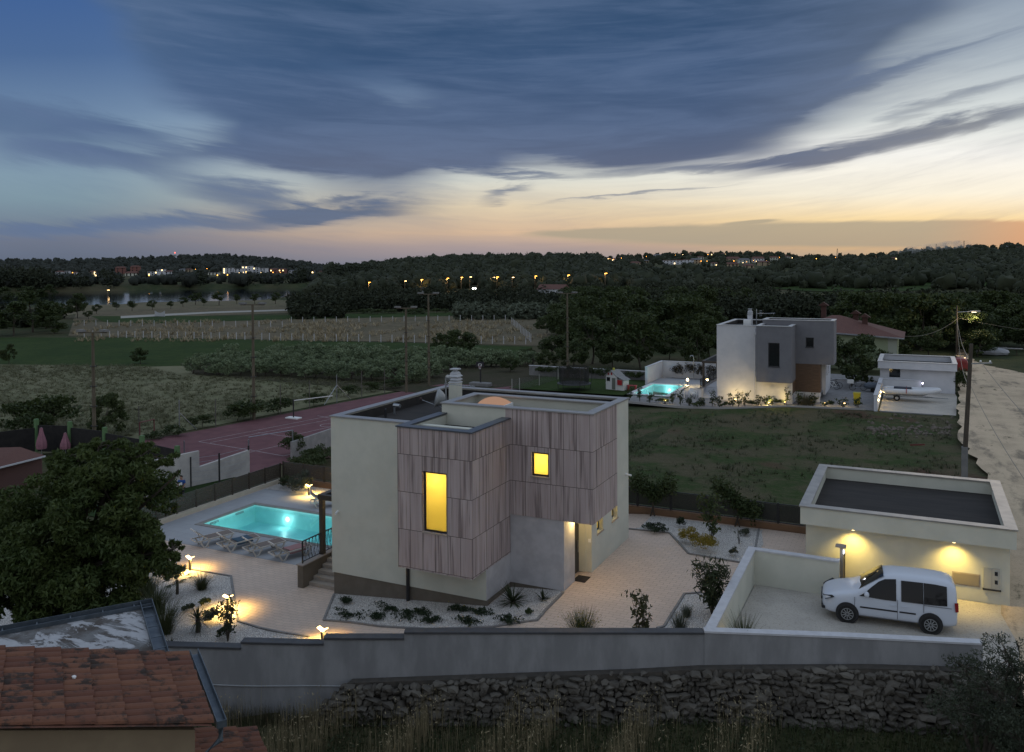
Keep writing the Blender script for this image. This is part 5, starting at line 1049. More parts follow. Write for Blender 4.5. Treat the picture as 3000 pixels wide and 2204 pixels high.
# rough grass tufts on the lot and in the meadow
def tufts(name, n, pts_fn, h, wd, mat, seed, r1=.35, per=7):
    rs = np.random.default_rng(seed); c = pts_fn(rs, n); n = len(c); V0, F0 = blades(n*per, .12, r1, h, wd, rs, .4, 2); m = len(V0)//(n*per); V0 = V0.reshape(n, per*m, 3)*rs.uniform(.4, 1.25, (n, 1, 1)); z = zt(c[:, 0], c[:, 1])
    V0[:, :, 0] += c[:, 0, None]; V0[:, :, 1] += c[:, 1, None]; V0[:, :, 2] += z[:, None]; tag(npmesh(name, V0.reshape(-1, 3), F0, mat), kind='stuff')
L_LOT = leafmat('lot_grass_blade', (.028, .044, .016), (.085, .084, .044), .2)
def lotp(rs, n):
    x = rs.uniform(-14, 13.6, n); y = rs.uniform(12.2, 52, n)**1.; c = np.sin(x*.9+y*.31)+np.sin(x*.35-y*.52)+np.sin(x*2.1)*.5; k = (rs.random(n) < np.clip(.35+.45*c, .06, 1)) & (y < 47.5+np.maximum(0, x+6)*.6); return np.stack([x[k], y[k]], 1)
tufts('rough_grass', 5200, lotp, .32, .02, L_LOT, 70)
def mead(rs, n):
    u = rs.uniform(-40, 960, n); v = rs.uniform(803, 975, n); u = np.where(v < 838, -40+(u+40)*np.interp(v, [800, 806, 826, 838], [.34, .36, .44, .9]), u); k = v < np.interp(u, [-40, 130, 290, 465, 750, 960], [1000, 985, 958, 928, 874, 838]); u, v = u[k], v[k]; pts = [PT(*D2(a, b)) for a, b in zip(u, v)]; return np.array([(p.x, p.y) for p in pts])
tufts('meadow_grass', 9000, mead, .38, .03, leafmat('meadow_blade', (.085, .090, .042), (.14, .132, .07), .35), 71, .8, 8)
def dryp(rs, n):
    u = rs.uniform(160, 1200, n); v = rs.uniform(706, 752, n); k = np.sin(u*.02)+np.sin(u*.047+v*.3) > -.3; pts = [PT(*D2(a, b)) for a, b in zip(u[k], v[k])]; return np.array([(p.x, p.y) for p in pts])
tufts('tall_dry_grass', 2600, dryp, 1.0, .08, leafmat('tall_dry_blade', (.20, .165, .10), (.44, .36, .23), .2), 72, 1.0, 7)
# ------------------------------------------------------------------ white people carrier
CARW = M('white_car_paint', (.50, .53, .59), rough=.25, spec=.5); CGL = M('car_glass', (.006, .006, .007), rough=.06, spec=.28); TYRE = M('tyre_rubber', (.012, .012, .012), rough=.8); RIM = M('alloy_rim', (.38, .39, .40), rough=.35, metal=.7)
REDL = M('red_tail_light', (.22, .008, .01), rough=.2); LENS = M('headlight_lens', (.05, .052, .056), rough=.12, spec=.6)
ST = [  # x, z bottom, w bottom, w mid, z mid, w belt, z belt, w roof edge, z roof edge, z roof
    (0.00, .34, .50, .56, .52, .52, .70, .42, .74, .76), (.10, .26, .74, .80, .52, .76, .78, .62, .83, .86), (.42, .22, .86, .895, .56, .85, .89, .70, .97, 1.01), (.92, .21, .875, .897, .62, .86, .98, .72, 1.06, 1.11),
    (1.18, .21, .875, .897, .64, .86, 1.02, .74, 1.12, 1.17), (1.60, .21, .875, .897, .64, .862, 1.05, .71, 1.42, 1.49), (2.0, .21, .875, .897, .65, .862, 1.06, .665, 1.70, 1.755), (2.3, .21, .875, .897, .65, .862, 1.065, .66, 1.765, 1.82),
    (3.2, .21, .875, .897, .66, .862, 1.07, .66, 1.785, 1.84), (3.95, .22, .875, .897, .66, .86, 1.08, .65, 1.765, 1.82), (4.22, .27, .86, .885, .66, .845, 1.08, .635, 1.71, 1.77), (4.34, .32, .82, .86, .66, .82, 1.08, .62, 1.62, 1.66), (4.40, .40, .76, .82, .66, .78, 1.08, .60, 1.50, 1.52)]
def car_row(s):
    x, zb, wb, wm, zm, w1, z1, wr, zr, zc = s
    h = [(0, zb), (wb, zb), (wm, zb*.5+zm*.5-.02), (wm, zm), (w1, z1), (w1*.5+wr*.5+.01, (z1+zr)/2), (wr, zr), (wr*.55, zc-.012), (0, zc)]
    return [(x, -y, z) for y, z in h]+[(x, y, z) for y, z in h[-2:0:-1]]
def car_at(x, f):            # surface point on the window band at length x, fraction f from belt to roof edge (side y<0)
    i = max(0, min(len(ST)-2, next((k for k in range(len(ST)-1) if ST[k+1][0] >= x), len(ST)-2))); a, b = ST[i], ST[i+1]; t = (x-a[0])/(b[0]-a[0]); s = [p+(q-p)*t for p, q in zip(a, b)]
    w_ = s[5]+(s[7]-s[5])*f + .012*math.sin(math.pi*f); return (x, w_, s[6]+(s[8]-s[6])*f)
def car(label, loc, rz, paint):
    T = thing('parked_car', label, 'car', loc, None, rz)
    mb = MB(); n_ = 16; rows = [car_row(s) for s in ST]
    for r in rows: mb.v += r
    for i in range(len(rows)-1): mb.f += [(i*n_+k, i*n_+(k+1) % n_, (i+1)*n_+(k+1) % n_, (i+1)*n_+k) for k in range(n_)]
    mb.f += [tuple(range(n_)), tuple(range((len(rows)-1)*n_, len(rows)*n_))]
    b = mb.build('body', paint, T, True, smooth=True); sd = b.modifiers.new('sub', 'SUBSURF'); sd.levels = 2; sd.render_levels = 2
    def sidewin(nm, xs, f0, f1, mat, off=.014, par=T):
        for s in (-1, 1):
            m = MB(); fs = np.linspace(0, 1, 4)
            for x, (a, c) in zip(xs, zip(f0, f1)):
                for f in fs: p = car_at(x, a+(c-a)*f); m.v.append((p[0], s*(p[1]+off), p[2]))
            for i in range(len(xs)-1):
                for j in range(3): m.f.append((i*4+j, (i+1)*4+j, (i+1)*4+j+1, i*4+j+1))
            m.build(nm, mat, par, True)
    sidewin('front_side_window', (1.26, 1.45, 1.66, 1.9, 2.1, 2.46), (-.12, -.12, -.12, -.12, -.12, -.12), (-.06, .34, .70, .86, .90, .90), CGL)
    sidewin('rear_side_window', (2.62, 3.0, 3.32), (-.10, -.10, -.10), (.86, .86, .86), CGL); sidewin('quarter_window', (3.335, 3.7, 4.06), (-.10, -.10, -.08), (.86, .86, .84), CGL)
    for (x0, x1, nm) in ((1.22, 2.06, 'windscreen'),):
        m = MB(); xs = np.linspace(x0, x1, 7); ys = np.linspace(-.92, .92, 9)
        for x in xs:
            p = car_at(x, 1.); i = next(k for k in range(len(ST)-1) if ST[k+1][0] >= x); a, b_ = ST[i], ST[i+1]; t = (x-a[0])/(b_[0]-a[0]); zc = a[9]+(b_[9]-a[9])*t
            for y in ys: m.v.append((x, p[1]*y, p[2]+(zc-p[2])*(1-y*y)+.006))
        m.f = [(i*9+j, i*9+j+1, (i+1)*9+j+1, (i+1)*9+j) for i in range(6) for j in range(8)]; m.build(nm, CGL, T, True, smooth=True)
    m = MB(); m.add([(4.345, -.58, 1.15), (4.345, .58, 1.15), (4.285, .5, 1.62), (4.285, -.5, 1.62)], [(0, 1, 2, 3)]); m.v = [(x+.05, y, z) for x, y, z in m.v]; m.build('rear_window', CGL, T, True)
    for x in (.86, 3.545):
        for s in (-1, 1):
            MB().lathe([(.385, -.03), (.385, .012)], 28, (x, s*.893, .345), 'y').build('wheel_arch', BLK, T, True)
            w_ = MB().lathe([(.20, -.1), (.29, -.1), (.322, -.06), (.322, .06), (.29, .1), (.20, .1)], 28, (x, s*.835, .322), 'y').build('wheel', TYRE, T, True, smooth=False)
            m = MB(); m.lathe([(.05, 0), (.05, .02)], 12, (x, s*.935, .322), 'y')
            for q in range(24): m.bar((x+.2*math.cos(q*.2618), s*.937, .322+.2*math.sin(q*.2618)), (x+.2*math.cos(q*.2618+.27), s*.937, .322+.2*math.sin(q*.2618+.27)), .02, .02, (0, 1, 0))
            for k in range(10):
                a = 2*math.pi*(k+.5)/10; m.bar((x+.04*math.cos(a), s*.937, .322+.04*math.sin(a)), (x+.195*math.cos(a), s*.937, .322+.195*math.sin(a)), .03, .02, (0, 1, 0))
            m.build('rim', RIM, w_, True)
    for s in (-1, 1):
        m = MB(); m.add([(.16, s*.655, .80), (.09, s*.50, .78), (.12, s*.52, .67), (.19, s*.79, .69), (.50, s*.885, .84), (.42, s*.85, .90)], [(0, 1, 2, 3, 4, 5)]); m.v = [(x-.06, y*1.045, z+.03) for x, y, z in m.v]; m.build('headlight', LENS, T, True)
        MB().box(.005, .12, s*.66-.1, s*.66+.1, .36, .45).build('fog_light', BLK, T, True)
        m = MB(); m.add([(4.30, s*.872, .85), (4.405, s*.80, .85), (4.395, s*.79, 1.16), (4.27, s*.855, 1.16)], [(0, 1, 2, 3)]); m.v = [(x+.012, y*1.012, z) for x, y, z in m.v]; m.build('tail_light', REDL, T, True)
        m = MB(); m.ico((1.50, s*1.01, 1.13), (.09, .12, .11), 2); m.bar((1.52, s*.87, 1.09), (1.52, s*.95, 1.1), .05, .04); m.build('wing_mirror', paint, T, True, smooth=True)
        MB().box(1.28, 2.5, s*.897-.012, s*.897+.012, .60, .65).box(2.56, 3.08, s*.897-.012, s*.897+.012, .60, .65).build('side_moulding', BLK, T, True)
        MB().box(1.10, 1.115, s*.893-.004, s*.893+.008, .55, .95).box(2.49, 2.505, s*.898-.002, s*.898+.006, .35, 1.03).box(3.32, 3.335, s*.898-.002, s*.898+.006, .70, 1.0).box(3.34, 4.2, s*.893-.004, s*.893+.006, .955, .97).box(1.2, 3.2, s*.89-.004, s*.89+.006, .31, .325).build('door_gap', M('gap_grey', (.09, .09, .10)), T, True)
        for x in (2.25, 2.62): MB().box(x, x+.18, s*.892-.01, s*.892+.025, .80, .83).build('handle', paint, T, True)
    MB().box(-.024, .05, -.48, .48, .585, .69).build('grille', BLK, T, True); MB().box(-.012, .08, -.6, .6, .33, .47).build('air_intake', BLK, T, True); MB().lathe([(.055, 0), (.055, -.01)], 16, (-.028, 0, .65), 'x').build('badge', STEEL, T, True)
    MB().box(.02, .03, -.26, .26, .46, .56).build('number_plate', WHT, T, True)
    return T
car('white compact people carrier parked on the gravel in front of the garage', (8.12, 2.42, .012), R_(4.5), CARW)
# ------------------------------------------------------------------ foreground tiled house and patched flat roof
e_ = Vector((-.816, .577, 0)); a_ = Vector((-.577, -.816, 0)); A0 = Vector((.60, -20.08, 5.2)); slope = Vector((0, 0, .262))
TILE = bpy.data.materials.new('clay_tiles'); TILE.use_nodes = True; n = NT(TILE.node_tree); b = n.n['Principled BSDF']; b.inputs['Roughness'].default_value = .9
isl = n.new('ShaderNodeNewGeometry').outputs['Random Per Island']; ps = n.new('ShaderNodeNewGeometry').outputs['Position']
c = n.mix(isl, (.105, .038, .022), (.165, .068, .036)); d = n.m('MULTIPLY', n.ss(n.noise(ps, 3.2, 6., .75), .48, .60), n.ss(n.noise(ps, .9, 3.), .36, .54)); n.put(b.inputs['Base Color'], n.mix(n.m('MULTIPLY', d, .9), c, (.018, .015, .012)))
bp = n.new('ShaderNodeBump'); bp.inputs['Strength'].default_value = .4; bp.inputs['Distance'].default_value = .01; n.put(bp.inputs['Height'], n.noise(ps, 30., 4.)); n.put(b.inputs['Normal'], bp.outputs[0])
def tile_roof(parent, A, ne, na, we=.225, la=.44, seed=1):
    mb = MB(); r2 = random.Random(seed)
    for i in range(ne):
        for j in range(na):
            off = (.5 if 0 else 0)*la + r2.uniform(-.015, .015); p0 = A+e_*(we*(i+.5))+(a_+slope)*(la*j+off-.03); p1 = p0+(a_+slope)*(la+.04); up = Vector((0, 0, 1)); lift0, lift1 = .028, .004
            for half in range(1):
                vs = []
                for q, lf, rr_ in ((p0, lift0, we*.56), (p1, lift1, we*.47)):
                    for k in range(7): t = math.pi*k/6; vs.append(q+e_*(math.cos(t)*rr_)+up*(math.sin(t)*rr_*.62+lf))
                    for k in range(7): t = math.pi*(6-k)/6; vs.append(q+e_*(math.cos(t)*rr_*.86)+up*(math.sin(t)*rr_*.50+lf-.004))
                f = [(k, k+1, k+15, k+14) for k in range(13)]+[(13, 0, 14, 27), tuple(range(14)), tuple(range(14, 28))]; mb.add(vs, f)
    # pan tiles below
    for i in range(ne+1):
        p = A+e_*(we*i)+up*.0; q = p+(a_+slope)*(la*na); s = e_*.07; mb.add([p-s, p+s, q+s, q-s], [(0, 1, 2, 3)])
    return mb.build('roof_tiles', TILE, parent, fix=False)
T = thing('tiled_house', 'beige house with a red clay tile roof in the left foreground', 'house', (A0.x-2, A0.y-2, -1.8))
tile_roof(T, A0, 13, 14)
def slabp(mb, A, B, C, D, z0, dz=.0): mb.prism([A[:2], B[:2], C[:2], D[:2]], z0, [A.z+dz, B.z+dz, C.z+dz, D.z+dz])
L_ = 6.2; B0 = A0+e_*2.95
HW = M('beige_house_wall', (.22, .165, .105), (.19, .14, .09), 1.2, rough=.9, bump=.1, bscale=30)
mb = MB(); q = [A0+a_*.25+e_*.12, B0+a_*.25-e_*.12, B0+(a_+slope)*L_-e_*.12, A0+(a_+slope)*L_+e_*.12]; slabp(mb, *q, -2., -.09); mb.build('wall', HW, T)
GUT = M('blue_grey_gutter', (.085, .105, .125), (.12, .14, .16), 5, rough=.45, metal=.5)
mb = MB(); g0 = A0-a_*.16-Vector((0, 0, .02))-e_*.05; g1 = B0-a_*.16+e_*.05-Vector((0, 0, .02)); mb.bar(g0-Vector((0, 0, .06)), g1-Vector((0, 0, .06)), .15, .012).bar(g0-a_*.075, g1-a_*.075, .012, .12).bar(g0+a_*.075, g1+a_*.075, .012, .12); mb.bar(g0-a_*.07-e_*.0, g0+a_*.07, .012, .12); mb.build('gutter', GUT, T)
mb = MB(); p = g0-Vector((0, 0, .07))+e_*.12; mb.tube([p, p-Vector((0, 0, .25)), p-Vector((0, 0, .45))+a_*.32, p-Vector((0, 0, 3.5))+a_*.34], .055, 10); mb.build('downpipe', GUT, T)
MB().ico(tuple(A0+e_*1.55+(a_+slope)*2.0+Vector((0, 0, .1))), (.05, .035, .035), 1, .2, 3).build('lichen_stone', WHT, T)
T = thing('flat_roof_annex', 'flat roofed annex with peeling patched concrete and a blue grey gutter', 'building', (-6, -18, -1.8))
Fc = P(445, 1760, 4.5); PATCH = bpy.data.materials.new('peeling_roof_coating'); PATCH.use_nodes = True; n = NT(PATCH.node_tree); b = n.n['Principled BSDF']; b.inputs['Roughness'].default_value = .9
ps = n.new('ShaderNodeNewGeometry').outputs['Position']; mp = n.new('ShaderNodeMapping'); n.put(mp.inputs[0], ps); mp.inputs[2].default_value = (0, 0, R_(-55)); mp.inputs[3].default_value = (.55, 1.6, 1)
f = n.ss(n.noise(mp.outputs[0], 1.3, 8., .72, .6), .47, .52); g = n.mix(n.noise(ps, 6., 5., .7), (.26, .26, .27), (.46, .46, .47)); h2 = n.mix(n.ss(n.noise(ps, 2., 6., .7), .35, .65), (.06, .048, .04), (.15, .15, .15)); n.put(b.inputs['Base Color'], n.mix(f, h2, g))
bp = n.new('ShaderNodeBump'); bp.inputs['Strength'].default_value = .6; bp.inputs['Distance'].default_value = .02; n.put(bp.inputs['Height'], n.m('ADD', f, n.noise(ps, 12., 5.))); n.put(b.inputs['Normal'], bp.outputs[0])
mb = MB(); mb.prism([(Fc+a_*.28-e_*.28)[:2], (Fc+a_*5.5-e_*.28)[:2], (Fc+a_*5.5-e_*5)[:2], (Fc+a_*.28-e_*5)[:2]], -2., 4.44); mb.build('roof_slab', PATCH, T)
mb = MB(); z = Vector((0, 0, 1))
for p, q in ((Fc, Fc+a_*5.6), (Fc, Fc-e_*5.1)):
    s = (a_ if q == Fc-e_*5.1 else -e_)
    mb.bar(p-z*.1+s*.14, q-z*.1+s*.14, .26, .012).bar(p-z*.02, q-z*.02, .014, .16).bar(p-z*.03+s*.27, q-z*.03+s*.27, .014, .14)
    for k in range(8): m_ = p.lerp(q, (k+.6)/8); mb.bar(m_-z*.0, m_+s*.27, .03, .012)
mb.build('gutter', GUT, T)
T = thing('small_tiled_roof', 'small lower red tile roof at the foot of the beige house', 'roof', (1.5, -20, 2))
A1 = P(748, 2142, 2.6); A1 = Vector((A1.x, A1.y, 2.6)); A2 = A1-e_*0
mb_ = tile_roof(T, A1-e_*2.6, 12, 4, seed=4); mb = MB(); q = [A1-e_*2.6, A1, A1+(a_+slope)*1.8, A1-e_*2.6+(a_+slope)*1.8]; slabp(mb, *q, -2., -.05); mb.build('wall', HW, T)
# ------------------------------------------------------------------ neighbour's red roof, dark board fence, closed parasols at the far left
FENB = M('black_board_fence', (.012, .011, .011), (.02, .018, .017), 3, rough=.9); GRNP = M('green_painted_post', (.09, .17, .07), rough=.7)
def gp(u, v, z=-1.35): return P(u, v, z)
T = thing('board_fence', 'black board fence with green posts behind the big tree', 'fence', gp(108, 1322))
ps_ = [gp(-60, 1345, -1.3), gp(108, 1322, -1.3), gp(206, 1325, -1.3), gp(308, 1338, -1.3), gp(417, 1360, -1.3), gp(520, 1385, -1.3)]
hs = [1.5, 1.75, 1.65, 1.55, 1.45, 1.3]
for (p, q, h0, h1) in zip(ps_[:-1], ps_[1:], hs[:-1], hs[1:]):
    d = (q-p).normalized(); s = Vector((-d.y, d.x, 0))*.03; mb = MB(); mb.prism([(p-s)[:2], (q-s)[:2], (q+s)[:2], (p+s)[:2]], -1.6, -1.35+min(h0, h1)*1.25); mb.build('boards', FENB, T)
for p, h_ in zip(ps_[1:], hs[1:]): MB().box(p.x-.13, p.x+.13, p.y-.13, p.y+.13, -1.6, -1.3+h_*1.42).build('post', GRNP, T)
PINK = M('faded_pink_canvas', (.30, .14, .17), (.24, .11, .14), 4, rough=.95)
for (u, v, h_, lb) in ((122, 1335, 2.1, 'larger closed pink parasol in front of the black board fence'), (192, 1330, 1.6, 'smaller closed pink parasol beside the second green fence post')):
    p = gp(u, v, -1.35); T = thing('parasol', lb, 'parasol', p); MB().tube([(0, 0, 0), (0, 0, h_+.05)], .03, 8).build('pole', STEEL, T, True); pr = []
    mb = MB(); m_ = 16
    for j in range(7):
        t = j/6; r = .08+.30*(1-t)**.8*(.75+.25*math.sin(t*5)); mb.v += [((r*(1+.22*(k % 2)))*math.cos(2*math.pi*k/m_), (r*(1+.22*(k % 2)))*math.sin(2*math.pi*k/m_), h_*(.25+.75*t)) for k in range(m_)]
    mb.f = [(j*m_+k, j*m_+(k+1) % m_, (j+1)*m_+(k+1) % m_, (j+1)*m_+k) for j in range(6) for k in range(m_)]+[tuple(range(6*m_, 7*m_))]; mb.build('canopy', PINK, T, True)
T = thing('red_roofed_shed', 'low shed with a dark red tiled roof at the left edge behind the big tree', 'shed', gp(40, 1420))
RRF = M('dark_red_roof', (.085, .036, .028), (.12, .052, .038), 3, rough=.9, stretch=(1, 8, 1)); rz_ = .35
c0, c1, c2, c3 = P(-80, 1388, rz_), P(132, 1335, rz_), P(60, 1310, rz_+.3), P(-120, 1315, rz_+.3)
mb = MB(); mb.prism([c0[:2], c1[:2], c2[:2], c3[:2]], [c0.z-.08, c1.z-.08, c2.z-.08, c3.z-.08], [c0.z, c1.z, c2.z, c3.z]); mb.build('roof', RRF, T); MB().bar(c0-Vector((0, 0, .05)), c1-Vector((0, 0, .05)), .12, .1).build('gutter', M('white_gutter', (.45, .47, .5), rough=.5), T)
mb = MB(); k_ = .06; mb.prism([(c0.lerp(c3, .1))[:2], (c1.lerp(c2, .12))[:2], (c2.lerp(c1, .1))[:2], (c3.lerp(c0, .1))[:2]], -1.6, .28); mb.build('wall', M('red_brown_wall', (.10, .055, .05), rough=.9), T)
# neighbour's white wall, block wall, wire fence posts
WW = M('weathered_white_wall', (.46, .44, .42), (.36, .34, .33), 1.1, rough=.9, det=6); BLKW = M('concrete_block_wall', (.30, .29, .28), (.24, .235, .23), 2.2, rough=.9)
def wallpath(name, label, pts, z0, tops, m, th=.2):
    T = thing(name, label, 'wall', (pts[0].x, pts[0].y, z0))
    for i in range(len(pts)-1):
        d = (pts[i+1]-pts[i]).normalized(); s = Vector((-d.y, d.x, 0))*th; t0, t1 = tops[i]; MB().prism([pts[i][:2], pts[i+1][:2], (pts[i+1]+s)[:2], (pts[i]+s)[:2]], z0, [t0, t1, t1, t0]).build('wall', m, T)
wallpath('garden_wall', 'weathered white stepped wall between the lawn and the sports court', [P(400, 1463, -1.3), P(585, 1420, -1.3), P(732, 1388, -1.3)], -1.6, [(.85, .9), (-.15, .32)], WW)
wallpath('block_wall', 'grey concrete block wall with a pale coping at the court corner', [P(857, 1345, -1.3), P(985, 1306, -1.3)], -1.6, [(-.05, .15)], BLKW)
T = thing('wire_fence', 'thin wire fence with dark posts in front of the white stepped wall', 'fence', P(560, 1430, -1.3)); pts_ = [P(u, v, -1.3) for u, v in ((559, 1426), (643, 1413), (729, 1388))]
for p in pts_: MB().box(p.x-.04, p.x+.04, p.y-.04, p.y+.04, -1.5, .62).build('post', FRM, T)
mb = MB()
for k in range(6):
    for p, q in zip(pts_[:-1], pts_[1:]): mb.tube([(p.x, p.y, -1.0+.3*k), (q.x, q.y, -1.0+.3*k)], .008, 4)
mb.build('wires', STEEL, T)
# ------------------------------------------------------------------ child on the lawn
SKIN = M('skin', (.36, .20, .14), rough=.6); HAIR = M('dark_hair', (.018, .012, .009), rough=.8); BLUE = M('blue_shirt', (.02, .075, .26), rough=.9); DENIM = M('dark_trousers', (.018, .02, .03), rough=.9)
def skin_body(name, joints, edges, mat, parent, sub=2):
    me = bpy.data.meshes.new(name); me.from_pydata([j[:3] for j in joints], edges, []); o = bpy.data.objects.new(name, me); COL.objects.link(o); o.parent = parent; me.materials.append(mat)
    o.modifiers.new('skin', 'SKIN'); me.skin_vertices[0].data[0].use_root = True if len(me.skin_vertices) else None
    return o
def make_person(label, loc, rz, H):
    T = thing('person', label, 'person', loc, None, rz); k = H/1.7
    J = [(0, 0, .92, .14), (0, 0, 1.1, .13), (0, .01, 1.3, .145), (0, .0, 1.44, .085), (0, -.03, 1.50, .05),              # pelvis..neck
         (.17, .0, 1.38, .055), (.23, -.05, 1.12, .042), (.10, -.24, 1.08, .034), (.07, -.28, 1.09, .03), (-.17, .0, 1.38, .055), (-.23, -.05, 1.12, .042), (-.10, -.24, 1.08, .034), (-.07, -.28, 1.09, .03),
         (.09, 0, .86, .085), (.10, -.02, .48, .062), (.10, .02, .09, .045), (.10, -.13, .035, .035), (-.09, 0, .86, .085), (-.10, -.02, .48, .062), (-.10, .02, .09, .045), (-.10, -.13, .035, .035)]
    E = [(0, 1), (1, 2), (2, 3), (3, 4), (2, 5), (5, 6), (6, 7), (7, 8), (2, 9), (9, 10), (10, 11), (11, 12), (0, 13), (13, 14), (14, 15), (15, 16), (0, 17), (17, 18), (18, 19), (19, 20)]
    def skinned(nm, J, E, mat):
        me = bpy.data.meshes.new(nm); me.from_pydata([(a*k, b*k, c*k) for a, b, c, r in J], E, []); o = bpy.data.objects.new(nm, me); COL.objects.link(o); o.parent = T
        m = o.modifiers.new('skin', 'SKIN'); m.use_smooth_shade = True
        if not me.skin_vertices:
            bpy.context.view_layer.objects.active = o; bpy.ops.mesh.customdata_skin_add()
        for i, v in enumerate(me.skin_vertices[0].data): v.radius = (J[i][3]*k, J[i][3]*k); v.use_root = i == 0
        s = o.modifiers.new('sub', 'SUBSURF'); s.levels = 1; s.render_levels = 2; me.materials.append(mat); return o
    body = skinned('body', J, E, SKIN)
    cl = lambda L: [(a, b, c, r+.016) for a, b, c, r in L]
    skinned('shirt', cl([J[0], J[1], J[2], (0, 0, 1.42, .08), J[5], (.215, -.035, 1.19, .05), J[9], (-.215, -.035, 1.19, .05)]), [(0, 1), (1, 2), (2, 3), (2, 4), (4, 5), (2, 6), (6, 7)], BLUE)
    skinned('trousers', cl([(0, 0, .94, .14), J[13], J[14], (.10, .02, .14, .055), J[17], J[18], (-.10, .02, .14, .055)]), [(0, 1), (1, 2), (2, 3), (0, 4), (4, 5), (5, 6)], DENIM)
    hd = MB(); hd.ico((0, -.07*k, 1.60*k), (.082*k, .10*k, .115*k), 3); hd.ico((0, -.175*k, 1.575*k), (.014*k, .02*k, .018*k), 1); [hd.ico((s*.083*k, -.065*k, 1.59*k), (.014*k, .025*k, .03*k), 1) for s in (-1, 1)]
    hd.build('head', SKIN, body, True, smooth=True)
    hr = MB(); hr.ico((0, -.052*k, 1.635*k), (.092*k, .105*k, .098*k), 3); hr.build('hair', HAIR, T, True, smooth=True)
    for s in (-1, 1):
        for q in range(5):
            x = s*(.07-.012*q)*k; MB().tube([(x, -.29*k, 1.09*k), (x-.01*s*k, -.335*k, 1.085*k), (x-.02*s*k, -.36*k, 1.07*k)], [.009*k, .008*k, .006*k], 6).build('finger', SKIN, body, True, smooth=True)
    MB().box(-.10*k, .10*k, -.17*k, -.155*k, 1.1*k, 1.3*k).build('shirt_print', WHT, T, True)
    return T
make_person('person in a blue shirt looking down on the lawn behind the pool fence', P(533, 1472, -1.3), R_(25), 1.62)
# small flaming table setting by the tree
p = YP(462, 1610); T = thing('side_table', 'small round side table half hidden behind the big tree', 'table', p); MB().lathe([(.30, .55), (.30, .58)], 20).build('tabletop', SILL, T, True)
for k in range(3): a = k*2.1; MB().tube([(.1*math.cos(a), .1*math.sin(a), .55), (.24*math.cos(a), .24*math.sin(a), 0)], .014, 6).build('leg', BLK, T, True)
T = thing('candle_lantern', 'small orange lit candle lantern on the side table', 'lantern', (p.x, p.y, p.z+.58)); MB().lathe([(.07, 0), (.09, .03), (.085, .16), (.06, .2)], 14).build('glass', emit('candle_glow', (1., .34, .08), 3.5), T, True); MB().lathe([(.09, 0), (.09, .02)], 14).build('base', BLK, T, True)
light('POINT', (p.x, p.y, p.z+.9), 3, (1., .45, .15), T, .05)
# ------------------------------------------------------------------ plot of the white and grey house
ZH = -.90
YARD2 = M('white_yard_gravel', (.24, .235, .235), (.19, .185, .185), 3, rough=.95, det=6)
cut(sheet('gravel_yard', [(-15.4, 49.7), (-9.5, 48.7), (-5.8, 49.2), (-3, 51), (0, 53.2), (6.9, 54.2), (7.7, 54.1), (7.7, 80), (-15.4, 80)], YARD2, z=ZH+.0), -16.05, -11.65, 53.85, 62.45)
cut(sheet('pool_deck', [(-16.4, 56.5), (-8.9, 56.5), (-8.9, 68), (-16.4, 68)], DECK, z=ZH+.02), -16.05, -11.65, 53.85, 62.45)
sheet('lawn', [(-30, 54), (-16.6, 54), (-16.6, 66), (-30, 64)], fieldmat('bright_lawn', (.030, .052, .012), (.038, .060, .018), (.022, .038, .01), .6, 4.), z=-.98)
sheet('parking_gravel', [(8.1, 54.2), (14.4, 54.2), (14.9, 66), (14.8, 68), (8.1, 68)], PGR, z=ZH+.012)
PT2 = pool('small turquoise lit pool beside the white and grey house', -15.6, -12.1, 54.3, 62, ZH+.12, 1.1, (-13.8,), 25, M('white_coping', (.55, .55, .56), rough=.7), .5)
light('POINT', (-13.8, 57.5, ZH-.25), 60, POOLC, PT2, .4)  # fill lights in mid-water here too, without fixtures
light('POINT', (-13.8, 60., ZH-.25), 55, POOLC, PT2, .4)
def wbox(name, label, cat, x0, x1, y0, y1, z0, z1, m=PLAS2, capm=WCAP, part='wall'):
    T = thing(name, label, cat, ((x0+x1)/2, (y0+y1)/2, z0)); MB().box(x0, x1, y0, y1, z0, z1).build(part, m, T); MB().box(x0-.04, x1+.04, y0-.04, y1+.04, z1+.0005, z1+.06).build('coping', capm, T); return T
wbox('garden_wall', 'white wall with a small slot window left of the small pool', 'wall', -16.75, -16.5, 62.5, 69.3, ZH-.2, 1.0)
wbox('garden_wall', 'white wall behind the small pool and its shrubs', 'wall', -16.5, -6.2, 69.05, 69.3, ZH-.2, 1.0)
wbox('garden_wall', 'long low white wall behind the bright lawn', 'wall', -33, -16.8, 66.2, 66.4, ZH-.3, .0, CONC)
def rowplants(label, group, pts, fn):
    for i, p in enumerate(pts): fn(i, p)
# dark shrubs under the wall behind the lawn and pool
for (x0, x1, y, k, h_, lb) in ((-32, -17.5, 65.4, 11, 1.15, 'dark rounded shrub in the row under the long low white wall'), (-15.3, -7., 68.3, 6, 2., 'reddish green shrub in the row against the white wall by the small pool')):
    for i in range(k):
        x = x0+(x1-x0)*(i+.5)/k; bush('row_shrub', lb, 'shrub', (x, y+rng.uniform(-.3, .3), ZH), rng.uniform(.6, .8), h_*rng.uniform(.8, 1.1), L_DARK if k == 11 else L_RED, 700, .08, 300+i+k, k=18, group='shrubs along the white garden walls')
